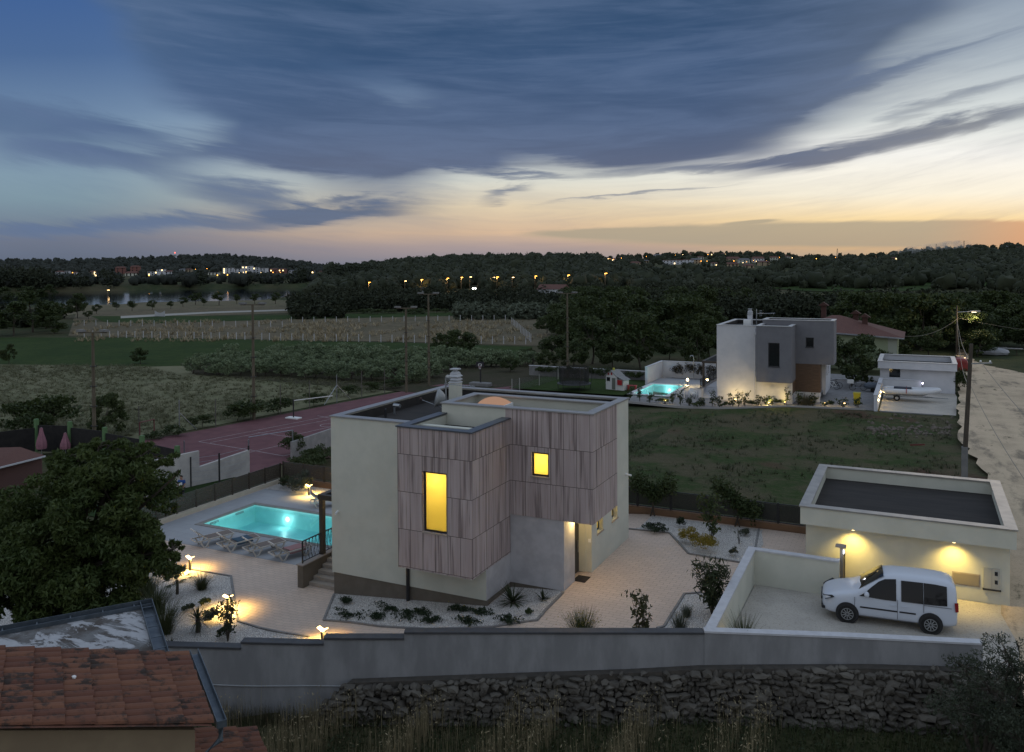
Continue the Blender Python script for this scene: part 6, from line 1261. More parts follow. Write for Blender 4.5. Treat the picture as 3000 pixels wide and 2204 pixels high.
# front bed of the white house: twenty odd young shrubs behind a low kerb
kp = [(-15.4, 49.7), (-9.5, 48.7), (-5.8, 49.2), (-3, 51), (0, 53.2), (6.9, 54.2)]
edging('kerb', [Vector((a, b, 0)) for a, b in kp], .14, .0, M('pale_kerb', (.3, .29, .28))) if False else None
mb = MB()
for a, b in zip(kp[:-1], kp[1:]): mb.bar((*a, ZH+.03), (*b, ZH+.03), .14, .22)
tag(mb.build('kerb', M('pale_kerb', (.30, .29, .28), rough=.9)), kind='structure')
def kpt(t):
    t = t*(len(kp)-1); i = min(int(t), len(kp)-2); f = t-i; return Vector((kp[i][0]+(kp[i+1][0]-kp[i][0])*f, kp[i][1]+(kp[i+1][1]-kp[i][1])*f, ZH))
for i in range(26):
    p = kpt((i+.5)/26); p.y += rng.uniform(.5, 1.3); h_ = rng.uniform(.9, 1.7)
    if i % 4 == 3: bush('row_shrub', 'low dark cushion shrub in the kerbed bed before the white and grey house', 'shrub', p, rng.uniform(.5, .8), .55, L_DARK, 420, .08, 400+i, k=12, group='shrubs in the bed before the white and grey house')
    else: leafy_shrub('row_shrub', 'young twiggy shrub in the kerbed bed before the white and grey house', p, h_, 400+i, 30, .095, .5, 5, L_DARK, per=6, group='shrubs in the bed before the white and grey house')
T = thing('grass_clump', 'pale feathery grass clump before the wooden entrance wall', 'ornamental grass', (1.6, 55., ZH)); V, F = blades(420, .8, 1.1, 1.2, .014, nr, .5); npmesh('blades', V, F, leafmat('pale_grass', (.10, .09, .05), (.17, .15, .09), .2), T)
# ground lights in the bed and globe lamps by the pool
for i, (x, y, pw, lb) in enumerate([(-4.9, 53.6, 95, 'low ground lamp at the left foot of the white house wall'), (-1.6, 52.9, 120, 'low ground lamp under the dark grey box'), (-.3, 53.9, 50, 'low ground lamp before the wooden entrance wall'), (3.3, 54.9, 22, 'low ground lamp near the bicycles'), (-11., 50.1, 20, 'low ground lamp at the pool end of the kerbed bed'), (5., 55.3, 16, 'low ground lamp beside the yellow bin')]):
    T = thing('ground_lamp', lb, 'garden lamp', (x, y, ZH), 'ground lamps of the white and grey house'); MB().box(-.05, .05, -.05, .05, 0, .28).build('post', BLK, T, True); MB().box(-.07, .07, -.07, .07, .281, .34).build('lamp_head', GLOW, T, True); light('POINT', (x, y, ZH+.48), pw, WARM, T, .08)
for (u, v, lb) in ((2014, 1103, 'round glowing lamp by the chair behind the small pool'), (2072, 1103, 'round glowing lamp beside the lattice railing of the white house')):
    p = P(u, v+6, ZH+.9); p.z = ZH; p.y = min(p.y, 67.6); T = thing('globe_lamp', lb, 'garden lamp', p, 'globe lamps by the small pool'); MB().tube([(0, 0, 0), (0, 0, .62)], .04, 8).build('post', BLK, T, True); MB().ico((0, 0, .74), .13, 2).build('globe', emit('globe_glow', (1., .72, .32), 26), T, True, smooth=True); light('POINT', (p.x, p.y-.25, ZH+.74), 60, WARM, T, .1)
# pool ladder, chair, shower
T = thing('pool_ladder', 'steel pool ladder at the corner of the small pool', 'ladder', (-11.9, 60.2, ZH+.12))
for y in (-.25, .25): MB().tube([(-.35, y, -.5), (-.33, y, .5), (-.15, y, .8), (.15, y, .75), (.3, y, .0)], .03, 8).build('rail', STEEL, T, True)
T = thing('garden_shower', 'thin curved garden shower pole behind the small pool', 'shower', (-12.6, 68.4, ZH)); MB().tube([(0, 0, 0), (0, 0, 2.6), (-.1, 0, 2.8), (-.35, 0, 2.8), (-.42, 0, 2.65)], .05, 8).build('pole', STEEL, T, True); MB().lathe([(.12, 0), (.12, .08)], 12, (0, 0, 0)).build('base', STEEL, T, True)
T = thing('deck_chair', 'dark folding deck chair between the globe lamps', 'chair', (-9.8, 66.2, ZH)); MB().bar((-.3, 0, .4), (-.75, 0, 1.35), .55, .05).build('backrest', BLK, T, True); MB().bar((-.32, 0, .4), (.5, 0, .42), .55, .05).build('seat', BLK, T, True)
for x, x2 in ((-.3, -.1), (.4, .2)): MB().bar((x, -.25, 0), (x2, -.25, .4), .04, .04).bar((x, .25, 0), (x2, .25, .4), .04, .04).build('leg_frame', STEEL, T, True)
def plastic_chair(label, loc, rz):
    T = thing('plastic_chair', label, 'chair', loc, None, rz); MB().box(-.26, .26, -.26, .26, .40, .45).build('seat', WHT, T, True, bevel=.02); MB().box(-.27, .27, .24, .29, .3, .86).build('backrest', WHT, T, True, bevel=.02)
    for s in (-1, 1):
        MB().box(s*.30-.03, s*.30+.03, -.26, .28, .60, .64).build('armrest', WHT, T, True)
        for y in (-.24, .24): MB().bar((s*.30, y, 0), (s*.28, y*.9, .62), .05, .05).build('leg', WHT, T, True)
plastic_chair('white plastic chair at the near end of the small pool', (-10.6, 54.5, ZH), R_(150)); plastic_chair('white plastic chair beside the white stairs', (-9.5, 55.2, ZH), R_(40))
# toy house and trampoline on the lawn
TO = Vector((-18.6, 57.6, -.95)); T = thing('playhouse', 'white children playhouse with red shutters on the bright lawn', 'playhouse', TO, None, R_(-14)); PW = M('playhouse_white', (.55, .55, .54), rough=.6); RED = M('toy_red', (.30, .012, .016), rough=.5); TR = M('toy_grey_roof', (.20, .20, .20), rough=.7)
mb = MB(); mb.box(-.9, .5, -.6, .7, 0, 1.5); mb.prism([(-.9, -.6), (.5, -.6), (.5, .7), (-.9, .7)], 1.5, 1.502); mb.add([(-.9, -.6, 1.5), (.5, -.6, 1.5), (-.2, -.6, 2.05), (-.9, .7, 1.5), (.5, .7, 1.5), (-.2, .7, 2.05)], [(0, 1, 2), (3, 4, 5), (0, 2, 5, 3), (1, 4, 5, 2)]); mb.box(.5, 1.3, -.5, .6, 0, 1.15); mb.build('wall', PW, T, True)
mb = MB(); mb.bar((-1.05, .05, 1.42), (-.18, .05, 2.12), 1.6, .06).bar((.66, .05, 1.42), (-.22, .05, 2.12), 1.6, .06).bar((.5, .05, 1.5), (1.45, .05, 1.12), 1.35, .06); mb.build('roof', TR, T, True); MB().box(-.28, -.12, -.2, 0, 2.05, 2.35).build('chimney', M('toy_yellow', (.35, .32, .05)), T, True)
for b_ in ((-.75, -.35, .95, 1.35, 0), (-.62, -.45, 1.62, 1.9, 1), (-.22, -.05, 1.62, 1.9, 1), (.62, 1.2, .6, 1.15, 1)): MB().box(b_[0], b_[1], -.66, -.60, b_[2], b_[3]).build('shutter' if b_[4] else 'window', RED if b_[4] else DKGL, T, True)
MB().box(-.1, .35, -.63, -.602, .05, 1.3).build('door', M('toy_door', (.12, .13, .11)), T, True)
T = thing('toy_table', 'small red picnic table beside the playhouse', 'table', (TO.x+1.9, TO.y-.1, -.95)); MB().box(-.5, .5, -.3, .3, .5, .56).build('tabletop', RED, T, True)
for x in (-.4, .4): MB().box(x-.05, x+.05, -.2, .2, 0, .5).build('leg', RED, T, True)
TC = P(1682, 1140, -.9); T = thing('trampoline', 'round black trampoline with a safety net on the lawn', 'trampoline', (TC.x, TC.y, -.95)); r_ = 1.75
MB().lathe([(r_, .62), (r_+.12, .66), (r_+.12, .72), (r_, .74)], 32).build('rim', M('trampoline_pad', (.05, .052, .055), rough=.6), T, True); MB().lathe([(r_, .69), (r_, .70)], 32).build('jumping_mat', BLK, T, True)
NET = perfmat('black_net', (.008, .008, .008), 24., .30); mb = MB(); m_ = 32
for z_ in (.74, 2.5): mb.v += [((r_-.12)*Vector((math.cos(2*math.pi*k/m_), math.sin(2*math.pi*k/m_), 0))+Vector((0, 0, z_)))[:] for k in range(m_)]
mb.f = [(k, (k+1) % m_, m_+(k+1) % m_, m_+k) for k in range(m_)]; mb.build('safety_net', NET, T, True)
for k in range(6): a = k*math.pi/3+.2; c_, s_ = math.cos(a), math.sin(a); MB().tube([(r_*c_, r_*s_, 0), (r_*c_*1.12, r_*s_*1.12, 1.4), (r_*c_*1.05, r_*s_*1.05, 2.4), (r_*c_*.92, r_*s_*.92, 2.62)], .03, 6).build('net_pole', BLK, T, True)
# slanting mesh fence and green net between the lawn and the court
def wirefence(label, pts, h_, m, z0=None, posts=True, net=True, cat='fence', name='mesh_fence', pm=STEEL, pr_=.04):
    T = thing(name, label, cat, pts[0])
    for p in pts: MB().tube([(p.x, p.y, p.z-.2), (p.x, p.y, p.z+h_)], pr_, 6).build('post', pm, T)
    mb = MB()
    for p, q in zip(pts[:-1], pts[1:]): mb.add([(p.x, p.y, p.z+.05), (q.x, q.y, q.z+.05), (q.x, q.y, q.z+h_-.05), (p.x, p.y, p.z+h_-.05)], [(0, 1, 2, 3)])
    if net: mb.build('mesh', m, T)
GNET = perfmat('green_wire_mesh', (.03, .045, .035), 16., .40); WNET = perfmat('grey_wire_mesh', (.09, .095, .09), 14., .42)
wirefence('sagging grey mesh fence running from the court to the lawn', [P(u, v, -1.0) for u, v in ((1500, 1145), (1522, 1142), (1580, 1130), (1635, 1112))], 1.3, WNET, pm=M('pale_post', (.3, .3, .28)))
FP = M('tall_fence_post', (.10, .09, .08), rough=.8)
# yellow bin, bicycles, cargo bike
T = thing('wheelie_bin', 'yellow wheelie bin at the end of the kerbed bed', 'bin', (6.0, 57.4, ZH)); YB = M('bin_yellow', (.38, .33, .02), rough=.5); mb = MB(); mb.add([(-.25, -.28, .06), (.25, -.28, .06), (.25, .28, .06), (-.25, .28, .06), (-.32, -.36, 1.05), (.32, -.36, 1.05), (.32, .36, 1.05), (-.32, .36, 1.05)], [(3, 2, 1, 0), (4, 5, 6, 7), (0, 1, 5, 4), (1, 2, 6, 5), (2, 3, 7, 6), (3, 0, 4, 7)]); mb.build('bin_body', YB, T, True); MB().box(-.35, .35, -.40, .40, 1.051, 1.12).build('lid', YB, T, True, bevel=.02)
for s in (-1, 1): MB().lathe([(.11, 0), (.11, .05)], 14, (s*.27-.025, .3, .11), 'x').build('wheel', TYRE, T, True)
def bicycle(label, loc, rz, frm, cargo=False):
    T = thing('bicycle', label, 'bicycle', loc, 'bicycles beside the white and grey house', rz); L_ = 1.08
    for x in (0, L_):
        mb = MB()
        for k in range(20):
            a, b = 2*math.pi*k/20, 2*math.pi*(k+1)/20; mb.tube([(x+.33*math.cos(a), 0, .35+.33*math.sin(a)), (x+.33*math.cos(b), 0, .35+.33*math.sin(b))], .022, 5, False)
        w_ = mb.build('wheel', TYRE, T, True); mb = MB()
        for k in range(8): a = math.pi*k/8; mb.tube([(x-.31*math.cos(a), 0, .35-.31*math.sin(a)), (x+.31*math.cos(a), 0, .35+.31*math.sin(a))], .006, 4)
        mb.build('spokes', STEEL, w_, True)
    mb = MB(); S_, B_, H_ = (.32, 0, .85), (.43, 0, .30), (.92, 0, .85)
    for p, q in ((S_, B_), (B_, H_), (S_, H_), (S_, (0, 0, .35)), (B_, (0, 0, .35)), (H_, (L_, 0, .35))): mb.tube([p, q], .03, 6)
    mb.build('frame', frm, T, True); MB().box(.18, .44, -.07, .07, .95, 1.0).build('saddle', BLK, T, True, bevel=.02); MB().tube([(.86, -.3, 1.05), (.93, -.1, 1.02), (.93, .1, 1.02), (.86, .3, 1.05)], .02, 6).build('handlebar', BLK, T, True)
    if cargo: MB().box(-.55, .1, -.22, .22, .75, 1.15).build('basket', WHT, T, True, bevel=.03)
bicycle('white framed bicycle nearest the white and grey house', (3.4, 66.4, ZH), R_(160), WHT); bicycle('dark bicycle leaning behind the white framed bicycle', (3.6, 67.3, ZH), R_(172), FRM); bicycle('bicycle with a pale basket on its rack', (5.0, 66.6, ZH), R_(10), STEEL, True)
T = thing('bike_trailer', 'grey and blue child bike trailer beside the bicycles', 'bike trailer', (6.9, 66.2, ZH)); mb = MB(); mb.ico((0, 0, .62), (.85, .42, .42), 2); mb.v = [(x, y, max(z, .32)) for x, y, z in mb.v]; mb.build('cabin', M('trailer_fabric', (.10, .12, .15), rough=.8), T, True)
for s in (-1, 1): MB().lathe([(.22, -.02), (.25, 0), (.22, .02)], 18, (.15, s*.45, .25), 'y').build('wheel', TYRE, T, True)
MB().tube([(-.7, 0, .4), (-1.5, 0, .35)], .025, 6).build('tow_bar', STEEL, T, True)
tree('olive_tree', 'silvery round crowned olive tree behind the bicycles', 'tree', (5.2, 74.6, ZH), 4.2, 2.2, L_OLIVE, BARK, 3200, .12, 26, .14, .38, 500, low=-.3)
wbox('planter_wall', 'low pale planter wall around the olive tree', 'wall', 2.5, 8.2, 73.2, 73.4, ZH, ZH+.25)
# second garage and parking wall
T = thing('garage', 'white flat roofed garage with a dark window behind the boat trailer', 'garage', (11.2, 72, ZH)); gx0, gx1, gy, gz = 7.45, 14.95, 68., ZH
panel_front(MB(), gx0+.2, gx1-.15, gz-.1, gz+2.5, gy, .25, [(8.55, 9.62, gz+1.45, gz+2.38)]).build('wall', PLAS2, T); MB().box(gx0+.2, gx0+.45, gy+.25, gy+7, gz, gz+2.5).box(gx1-.4, gx1-.15, gy+.25, gy+7, gz, gz+2.5).build('side_wall', PLAS2, T)
fm = MB(); w3 = .3; y0_, y1_ = gy-.5, gy+7.2; fm.box(gx0, gx1, y0_, y0_+w3, gz+2.4, gz+3.15).box(gx0, gx1, y1_-w3, y1_, gz+2.4, gz+3.15).box(gx0, gx0+w3, y0_+w3, y1_-w3, gz+2.4, gz+3.15).box(gx1-w3, gx1, y0_+w3, y1_-w3, gz+2.4, gz+3.15); weld(fm).build('fascia', PLAS2, T)
MB().box(gx0+.1, gx1-.1, y0_+.1, y1_-.1, gz+2.45, gz+2.55).build('roof', MEMB, T); capring(gx0, gx1, y0_, y1_, gz+3.2, .45).build('parapet_cap', CAPW, T); MB().box(8.55, 9.62, gy+.05, gy+.1, gz+1.45, gz+2.38).build('window', DKGL, T)
T = wbox('parking_wall', 'white parking wall with three small wall lights beside the boat', 'wall', 7.65, 7.95, 53.9, 66.6, ZH-.3, .55)
for y in (55.2, 57.8, 60.6):
    MB().lathe([(.09, 0), (.12, .05), (.07, .09)], 12, (7.955, y, -.05), 'x').build('wall_light', emit('wall_light_glow', (1., .74, .36), 12), T); light('POINT', (8.25, y, -.1), 12, WARM, T, .07)
wbox('parking_wall', 'white wall behind the boat joining the white garage', 'wall', 7.95, 11.6, 66.3, 66.6, ZH-.3, .5)
T = thing('gate_lamp', 'small bluish lamp at the end of the wall behind the boat', 'lamp', (11.75, 66.4, ZH)); MB().box(-.08, .08, -.08, .08, 0, 1.3).build('post', STEEL, T, True); MB().box(-.06, .06, -.1, -.081, 1.1, 1.25).build('lamp_lens', emit('bluish_led', (.75, .7, 1.), 9), T, True); light('POINT', (11.9, 66.1, ZH+1.15), 6, (.8, .78, 1.), T, .05)
MB_ = MB().box(8.2, 13.3, 53.7, 53.95, ZH-.3, ZH+.06); tag(MB_.build('kerb', CONC), kind='structure')
bush('round_hedge', 'dark clipped bush at the right corner of the white garage', 'shrub', (15.35, 68.6, ZH), .75, 2.5, L_DARK, 2600, .08, 510, k=34)
# inflatable boat on its trailer
T = thing('boat_trailer', 'small steel boat trailer carrying the inflatable boat', 'trailer', (9.4, 61.7, ZH)); mb = MB()
for s in (-.5, .5): mb.bar((-1.2, s, .42), (2.2, s*.8, .42), .07, .08).bar((2.2, s*.8, .42), (3.6, 0, .38), .07, .08)
mb.bar((-1., -.8, .42), (-1., .8, .42), .07, .07).bar((0, -.85, .36), (0, .85, .36), .07, .07).bar((3.6, 0, .38), (4.6, 0, .36), .07, .07); mb.build('chassis', STEEL, T, True)
for s in (-1, 1): w_ = MB().lathe([(.15, -.09), (.29, -.09), (.31, 0), (.29, .09), (.15, .09)], 20, (0, s*.92, .31), 'y').build('wheel', TYRE, T, True); MB().lathe([(.16, 0), (.14, s*.02)], 14, (0, s*1.01, .31), 'y').build('rim', RIM, w_, True); MB().box(-.42, .42, s*.92-.14, s*.92+.14, .64, .67).build('mudguard', STEEL, T, True)
T.rotation_euler.z = R_(2)
T = thing('inflatable_boat', 'white inflatable boat with dark seats and an outboard engine on a trailer', 'boat', (9.95, 61.5, ZH+.5)); T.scale = (1.14, 1.14, 1.14); HYP = M('white_hypalon', (.55, .56, .58), rough=.5)
mb = MB(); L_ = 4.3
for s in (-1, 1): mb.tube([(-1.6, s*.75, .45), (-1.3, s*.76, .42), (1.3, s*.74, .44), (2.2, s*.55, .52), (2.75, s*.2, .6), (2.85, 0, .62)], [.12, .23, .23, .22, .2, .19], 12)
mb.build('tube_float', HYP, T, True, smooth=True); mb = MB(); mb.add([(-1.4, -.6, .3), (1.5, -.58, .3), (2.6, 0, .45), (1.5, .58, .3), (-1.4, .6, .3), (-1.4, 0, -.02), (1.6, 0, .02)], [(0, 1, 6, 5), (1, 2, 6), (2, 3, 6), (3, 4, 5, 6), (0, 5, 4), (0, 1, 2, 3, 4)]); mb.build('hull', HYP, T, True)
MB().box(-.7, .7, -.42, .42, .42, .72).build('seat_console', M('navy_cover', (.015, .02, .035), rough=.7), T, True, bevel=.04); MB().box(.8, 1.9, -.35, .35, .5, .6).build('bow_cushion', HYP, T, True, bevel=.03)
e2 = MB().box(-1.95, -1.6, -.18, .18, .62, 1.02).build('outboard_engine', M('engine_grey', (.36, .36, .38), rough=.4), T, True, bevel=.06); MB().box(-1.85, -1.7, -.06, .06, -.05, .62).build('engine_leg', FRM, e2, True)
MB().box(.28, .33, -1.0, 1.0, .3, .69).build('red_strap', RED, T, True)
# pale green house with red roof
gh = PD(2535, 1010, 112.); T = thing('red_roofed_house', 'pale green house with a red hipped tile roof behind the white and grey house', 'house', (gh.x, gh.y, -1.2)); GW = M('pale_green_wall', (.30, .34, .22), (.27, .31, .20), 1., rough=.9); RR = M('red_brown_tiles', (.095, .045, .038), (.13, .062, .050), 2.5, rough=.9, stretch=(6, 1, 1))
def gpt(u, v, d): return PD(u, v, d)
x0, x1 = gpt(2395, 960, 118).x, gpt(2650, 985, 106).x; ya = gpt(2650, 985, 106).y; zt0 = gpt(2650, 985, 106).z; MB().box(x0-1, x1-.8, ya, ya+9, -1.6, zt0-.1).build('wall', GW, T)
zr = zt0+2.0; mb = MB(); v_ = [(x0-1.5, ya-.7, zt0+.5), (x1, ya-.7, zt0-.2), (x1, ya+9.7, zt0-.2), (x0-1.5, ya+9.7, zt0+.5), (x0+2.2, ya+4.5, zr+.2), (x0+3.2, ya+4.5, zr+.2)]; mb.add(v_, [(0, 1, 5, 4), (1, 2, 5), (2, 3, 4, 5), (3, 0, 4), (0, 3, 2, 1)]); rf_ = mb.build('roof', RR, T)
MB().bar((x0-1.5, ya-.75, zt0+.42), (x1, ya-.75, zt0-.28), .2, .16).build('eaves_board', STEEL, T); MB().box(x1-1.9, x1-.85, ya-.03, ya-.002, -1.6, zt0-.3).build('corner_stones', M('pale_stone', (.34, .36, .30)), T)
MB().box(x0-2.6, x0+1.4, ya-2.4, ya-.01, -1.6, zt0-2.2).build('porch', GW, T); mb = MB(); mb.add([(x0-3, ya-2.9, zt0-2.3), (x0+3.2, ya-2.9, zt0-2.7), (x0+2.2, ya-.02, zt0-1.5), (x0-2.6, ya-.02, zt0-1.1)], [(0, 1, 2, 3)]); mb.build('porch_roof', RR, T)
BRK = M('brick_chimney', (.055, .026, .022), (.075, .035, .028), 8, rough=.9)
for (u, v0, v1, d) in ((2413, 888, 938, 119), (2507, 912, 945, 113), (2534, 922, 955, 110.5)):
    p0 = gpt(u, v1, d); p1 = gpt(u, v0, d); c_ = MB().box(p0.x-.33, p0.x+.33, p0.y-.33, p0.y+.33, p0.z-1.2, p1.z-.35).build('chimney', BRK, rf_); mb = MB(); mb.add([(p0.x-.7, p0.y-.6, p1.z-.35), (p0.x+.7, p0.y-.6, p1.z-.35), (p0.x+.7, p0.y+.6, p1.z-.35), (p0.x-.7, p0.y+.6, p1.z-.35), (p0.x, p0.y-.6, p1.z+.15), (p0.x, p0.y+.6, p1.z+.15)], [(0, 1, 4), (2, 3, 5), (1, 2, 5, 4), (3, 0, 4, 5), (0, 3, 2, 1)]); mb.build('chimney_hood', BRK, rf_)
# red car, utility poles and wires
REDP = M('red_car_paint', (.20, .018, .018), rough=.3, spec=.5)
pr_ = P(2816, 1090, -1.0); car('dark red hatchback parked behind the white garage, seen from the rear', (pr_.x+.2, pr_.y+4.2, -1.1), R_(-90-3), REDP)
PW_ = M('weathered_wood_pole', (.055, .044, .034), (.08, .065, .05), 3, rough=.9, stretch=(4, 4, .5)); LINES = M('pale_cable', (.16, .15, .13), rough=.6)
pb = P(2826, 1395, -.2); T = thing('utility_pole', 'tall dark wooden utility pole standing beside the gravel road behind the garage', 'utility pole', (pb.x, pb.y, -.4)); tp = PD(2842, 1008, depth(pb)-.3); tp = Vector((pb.x+.32, pb.y, tp.z)); MB().tube([(pb.x, pb.y, .9), (tp.x, tp.y, tp.z)], [.15, .11], 10).build('pole', PW_, T); MB().box(pb.x-.17, pb.x+.17, pb.y-.17, pb.y+.17, -.6, 1.6).build('concrete_stub', CONC, T); MB().bar((tp.x-.1, tp.y-.05, tp.z-1.2), (tp.x+1.1, tp.y-.05, tp.z-1.1), .08, .08).build('cross_arm', STEEL, T)
for k in range(2): MB().lathe([(.04, 0), (.06, .05), (.04, .12)], 8, (tp.x+.5+.5*k, tp.y-.05, tp.z-1.08)).build('insulator', WHT, T)
fb = PT(2803, 1042); T = thing('utility_pole', 'slim pole with a street lamp arm at the far end of the gravel road', 'utility pole', fb); ft = PD(2806, 897, depth(fb)); MB().tube([(fb.x, fb.y, fb.z), (fb.x, fb.y, ft.z)], [.16, .11], 8).build('pole', PW_, T); MB().tube([(fb.x, fb.y, ft.z-.9), (fb.x+1.9, fb.y, ft.z-.75)], .06, 6).build('lamp_arm', STEEL, T); MB().box(fb.x+1.7, fb.x+3., fb.y-.16, fb.y+.16, ft.z-.82, ft.z-.62).build('lamp_head', STEEL, T); MB().box(fb.x+1.9, fb.x+2.5, fb.y-.1, fb.y+.1, ft.z-.88, ft.z-.821).build('lamp_lens', emit('street_lens', (1., .8, .5), 6), T)
light('POINT', (fb.x+2.2, fb.y, ft.z-1.1), 700, (1., .74, .42), T, .3)
def cable(label, p, q, sag, r=.02):
    pts = [Vector(p).lerp(Vector(q), t)-Vector((0, 0, 4*sag*t*(1-t))) for t in np.linspace(0, 1, 14)]; tag(MB().tube(pts, r, 5).build('cable', LINES), label, 'cable', 'overhead cables along the gravel road')
fz = ft.z-1.9; cable('upper pale cable sagging between the two wooden poles', (fb.x, fb.y, fz+.2), (tp.x, tp.y, tp.z-1.0), 1.1, .022); cable('lower pale cable sagging between the two wooden poles', (fb.x, fb.y, fz-.1), (tp.x, tp.y, tp.z-2.6), 2.2, .022)
cable('cable running from the near wooden pole out over the road', (tp.x+.5, tp.y, tp.z-1.05), (18.0, -8, 5.2), .7, .014); cable('lower cable running from the near wooden pole out over the road', (tp.x, tp.y, tp.z-2.6), (15.9, -8, 4.6), .7, .014); cable('thin cable from the lamp pole towards the red roofed house', (fb.x, fb.y, fz), (x1, ya, zt0), .8, .02); cable('thin cable from the lamp pole into the trees', (fb.x, fb.y, fz+.2), (fb.x+22, fb.y+4, ft.z-4), .8, .02)
# heap of boat and boards at the scrub edge
hp = P(2905, 1040, -1.0); T = thing('upturned_boat', 'pale upturned boat hull lying at the scrub edge by the road', 'boat', (hp.x, hp.y, hp.z)); mb = MB(); mb.ico((0, 0, .45), (2.4, 1.0, .75), 2); mb.v = [(x, y, max(z, .05)) for x, y, z in mb.v]; mb.build('hull', M('hull_grey', (.30, .31, .33), rough=.6), T, True); MB().box(-2.3, 2.0, -.08, .08, 1.12, 1.2).build('keel', CONC, T, True)
T = thing('trestle', 'board lying on top beside the upturned boat hull', 'boards', (hp.x+2.5, hp.y+1, hp.z)); MB().box(-1, 1.6, -.6, .6, .9, .98).build('board', CONC, T, True)
for s in (-1, 1): MB().bar((s*.8, 0, 0), (s*.7, 0, .9), .08, .6).build('trestle_leg', PW_, T, True)
pl_ = P(2690, 1312, -.3); tag(MB().bar((pl_.x-.5, pl_.y, -.15), (pl_.x+.4, pl_.y-.5, .05), .1, .1).build('rusty_beam', M('rusty_red', (.12, .03, .025), rough=.9)), 'short rusty red beam lying on the rough lot', 'beam')
mb = MB(); rr = random.Random(9)
for k in range(160): p = P(rr.uniform(2540, 2790), 1250+abs(rr.gauss(0, 14)) if rr.random() < .7 else rr.uniform(1215, 1275), -.8); mb.ico((p.x, p.y, float(zt(p.x, p.y))+.05), rr.uniform(.06, .2), 1, .25, k)
tag(mb.build('rubble', M('pale_rubble', (.15, .125, .10), (.10, .085, .07), 4, rough=.95), fix=False), kind='stuff')
# ------------------------------------------------------------------ middle distance: sports court poles, trees, fields, lamps
POLEM = M('brown_rusted_pole', (.085, .068, .045), (.12, .10, .07), 3, rough=.8, stretch=(3, 3, .4))
def court_pole(u, vt, vb, lb, z=CZ, two=True):
    b = P(u, vb, z); t = PD(u, vt, depth(b)); T = thing('floodlight_pole', lb, 'light pole', b, 'tall poles around the sports court'); h_ = t.z-b.z
    MB().tube([(0, 0, -.2), (0, 0, h_)], [.16, .10], 8).build('pole', POLEM, T, True)
    s = RT*1.0; mb = MB(); mb.bar(tuple(-s*1.1+np.array([0, 0, h_])), tuple(s*1.1+np.array([0, 0, h_])), .14, .10); mb.build('cross_arm', POLEM, T, True)
    for k in (-.9, .9): q = s*k; MB().box(q[0]-.32, q[0]+.32, q[1]-.2, q[1]+.2, h_+.05, h_+.22).build('floodlight', CONC, T, True)
    for k in range(4): MB().box(-.2, .2, -.17, .17, h_*(.2+.17*k), h_*(.2+.17*k)+.05).build('clamp', FRM, T, True)
court_pole(277, 974, 1318, 'leftmost tall floodlight pole, rising behind the big foreground tree'); court_pole(744, 893, 1229, 'tall floodlight pole standing on the far edge of the red court'); court_pole(1191, 903, 1150, 'shorter tall pole behind the cream house roof, left of the chimney'); court_pole(1257, 862, 1130, 'tall floodlight pole with guy wires just left of the chimney'); court_pole(1663, 860, 1108, 'tall floodlight pole at the right end of the sports court')
def brace(label, u, vt, vb, arms):
    b = P(u, vb, CZ); t = PD(u, vt, depth(b)); T = thing('fence_post', label, 'post', b, 'braced metal posts along the sports court'); MB().tube([(0, 0, -.2), (0, 0, t.z-b.z)], .045, 6).build('post', STEEL, T, True)
    for (va, du, vb2) in arms:
        a = PD(u, va, depth(b))-b; q = P(u+du, vb2, CZ)-b; MB().tube([tuple(a), tuple(q)], .035, 6).build('brace', STEEL, T, True)
brace('metal post with two slanting braces left of the house roof', 987, 1098, 1178, [(1128, -37, 1186), (1128, 40, 1170)]); brace('metal post with one slanting brace among the meadow bushes', 526, 1172, 1268, [(1210, 50, 1258)])
for i, (u, vt, vb) in enumerate(((408, 1190, 1290), (632, 1170, 1253), (822, 1127, 1215), (735, 1165, 1230), (907, 1115, 1198), (1060, 1086, 1165), (1127, 1080, 1152))):
    b = P(u, vb, CZ); t = PD(u, vt, depth(b)); o = MB().tube([(0, 0, -.2), (0, 0, t.z-b.z)], .04, 6).build('fence_post', FP); o.location = b; tag(o, 'thin rusty fence post along the far side of the sports court', 'post', 'rusty posts along the sports court')
for i, (u, vt, vb, lb) in enumerate(((540, 1292, 1330, 'short pale post at the near left of the court'), (729, 1288, 1345, 'pale post right of the white stepped wall'), (858, 1260, 1340, 'pale post at the end of the block wall'))):
    b = P(u, vb, CZ); t = PD(u, vt, depth(b)); o = MB().tube([(0, 0, -.2), (0, 0, t.z-b.z)], .05, 6).build('gate_post', STEEL); o.location = b; tag(o, lb, 'post')
a, b = P(729, 1345, CZ), P(858, 1335, CZ); tag(MB().tube([(a.x, a.y, CZ+1.6), (b.x, b.y, CZ+1.9)], .03, 5).build('rail', STEEL), 'thin metal rail between the two pale court posts', 'rail')
nb = P(860, 1226, CZ); T = thing('net_post', 'volleyball net post on a white base on the red court', 'net post', nb); MB().tube([(0, 0, 0), (0, 0, 2.2 if 0 else 1.75)], .06, 8).build('post', FRM, T, True); MB().box(-.7, .7, -.35, .35, .002, .1).build('base', WHT, T, True); q = P(975, 1210, CZ)-nb; MB().bar((0, 0, 1.65), (q.x, q.y, 1.65), .02, .07).build('net_band', WHT, T, True)
gb = P(410, 1292, CZ); T = thing('goal', 'small red metal goal frame in the hedge beside the court', 'goal', gb); q = P(452, 1282, CZ)-gb; RDM = M('faded_red_metal', (.14, .03, .035), rough=.6); MB().tube([(0, 0, 0), (0, 0, 1.5), (q.x, q.y, 1.5), (q.x, q.y, 0)], .05, 6).build('goal_frame', RDM, T, True)
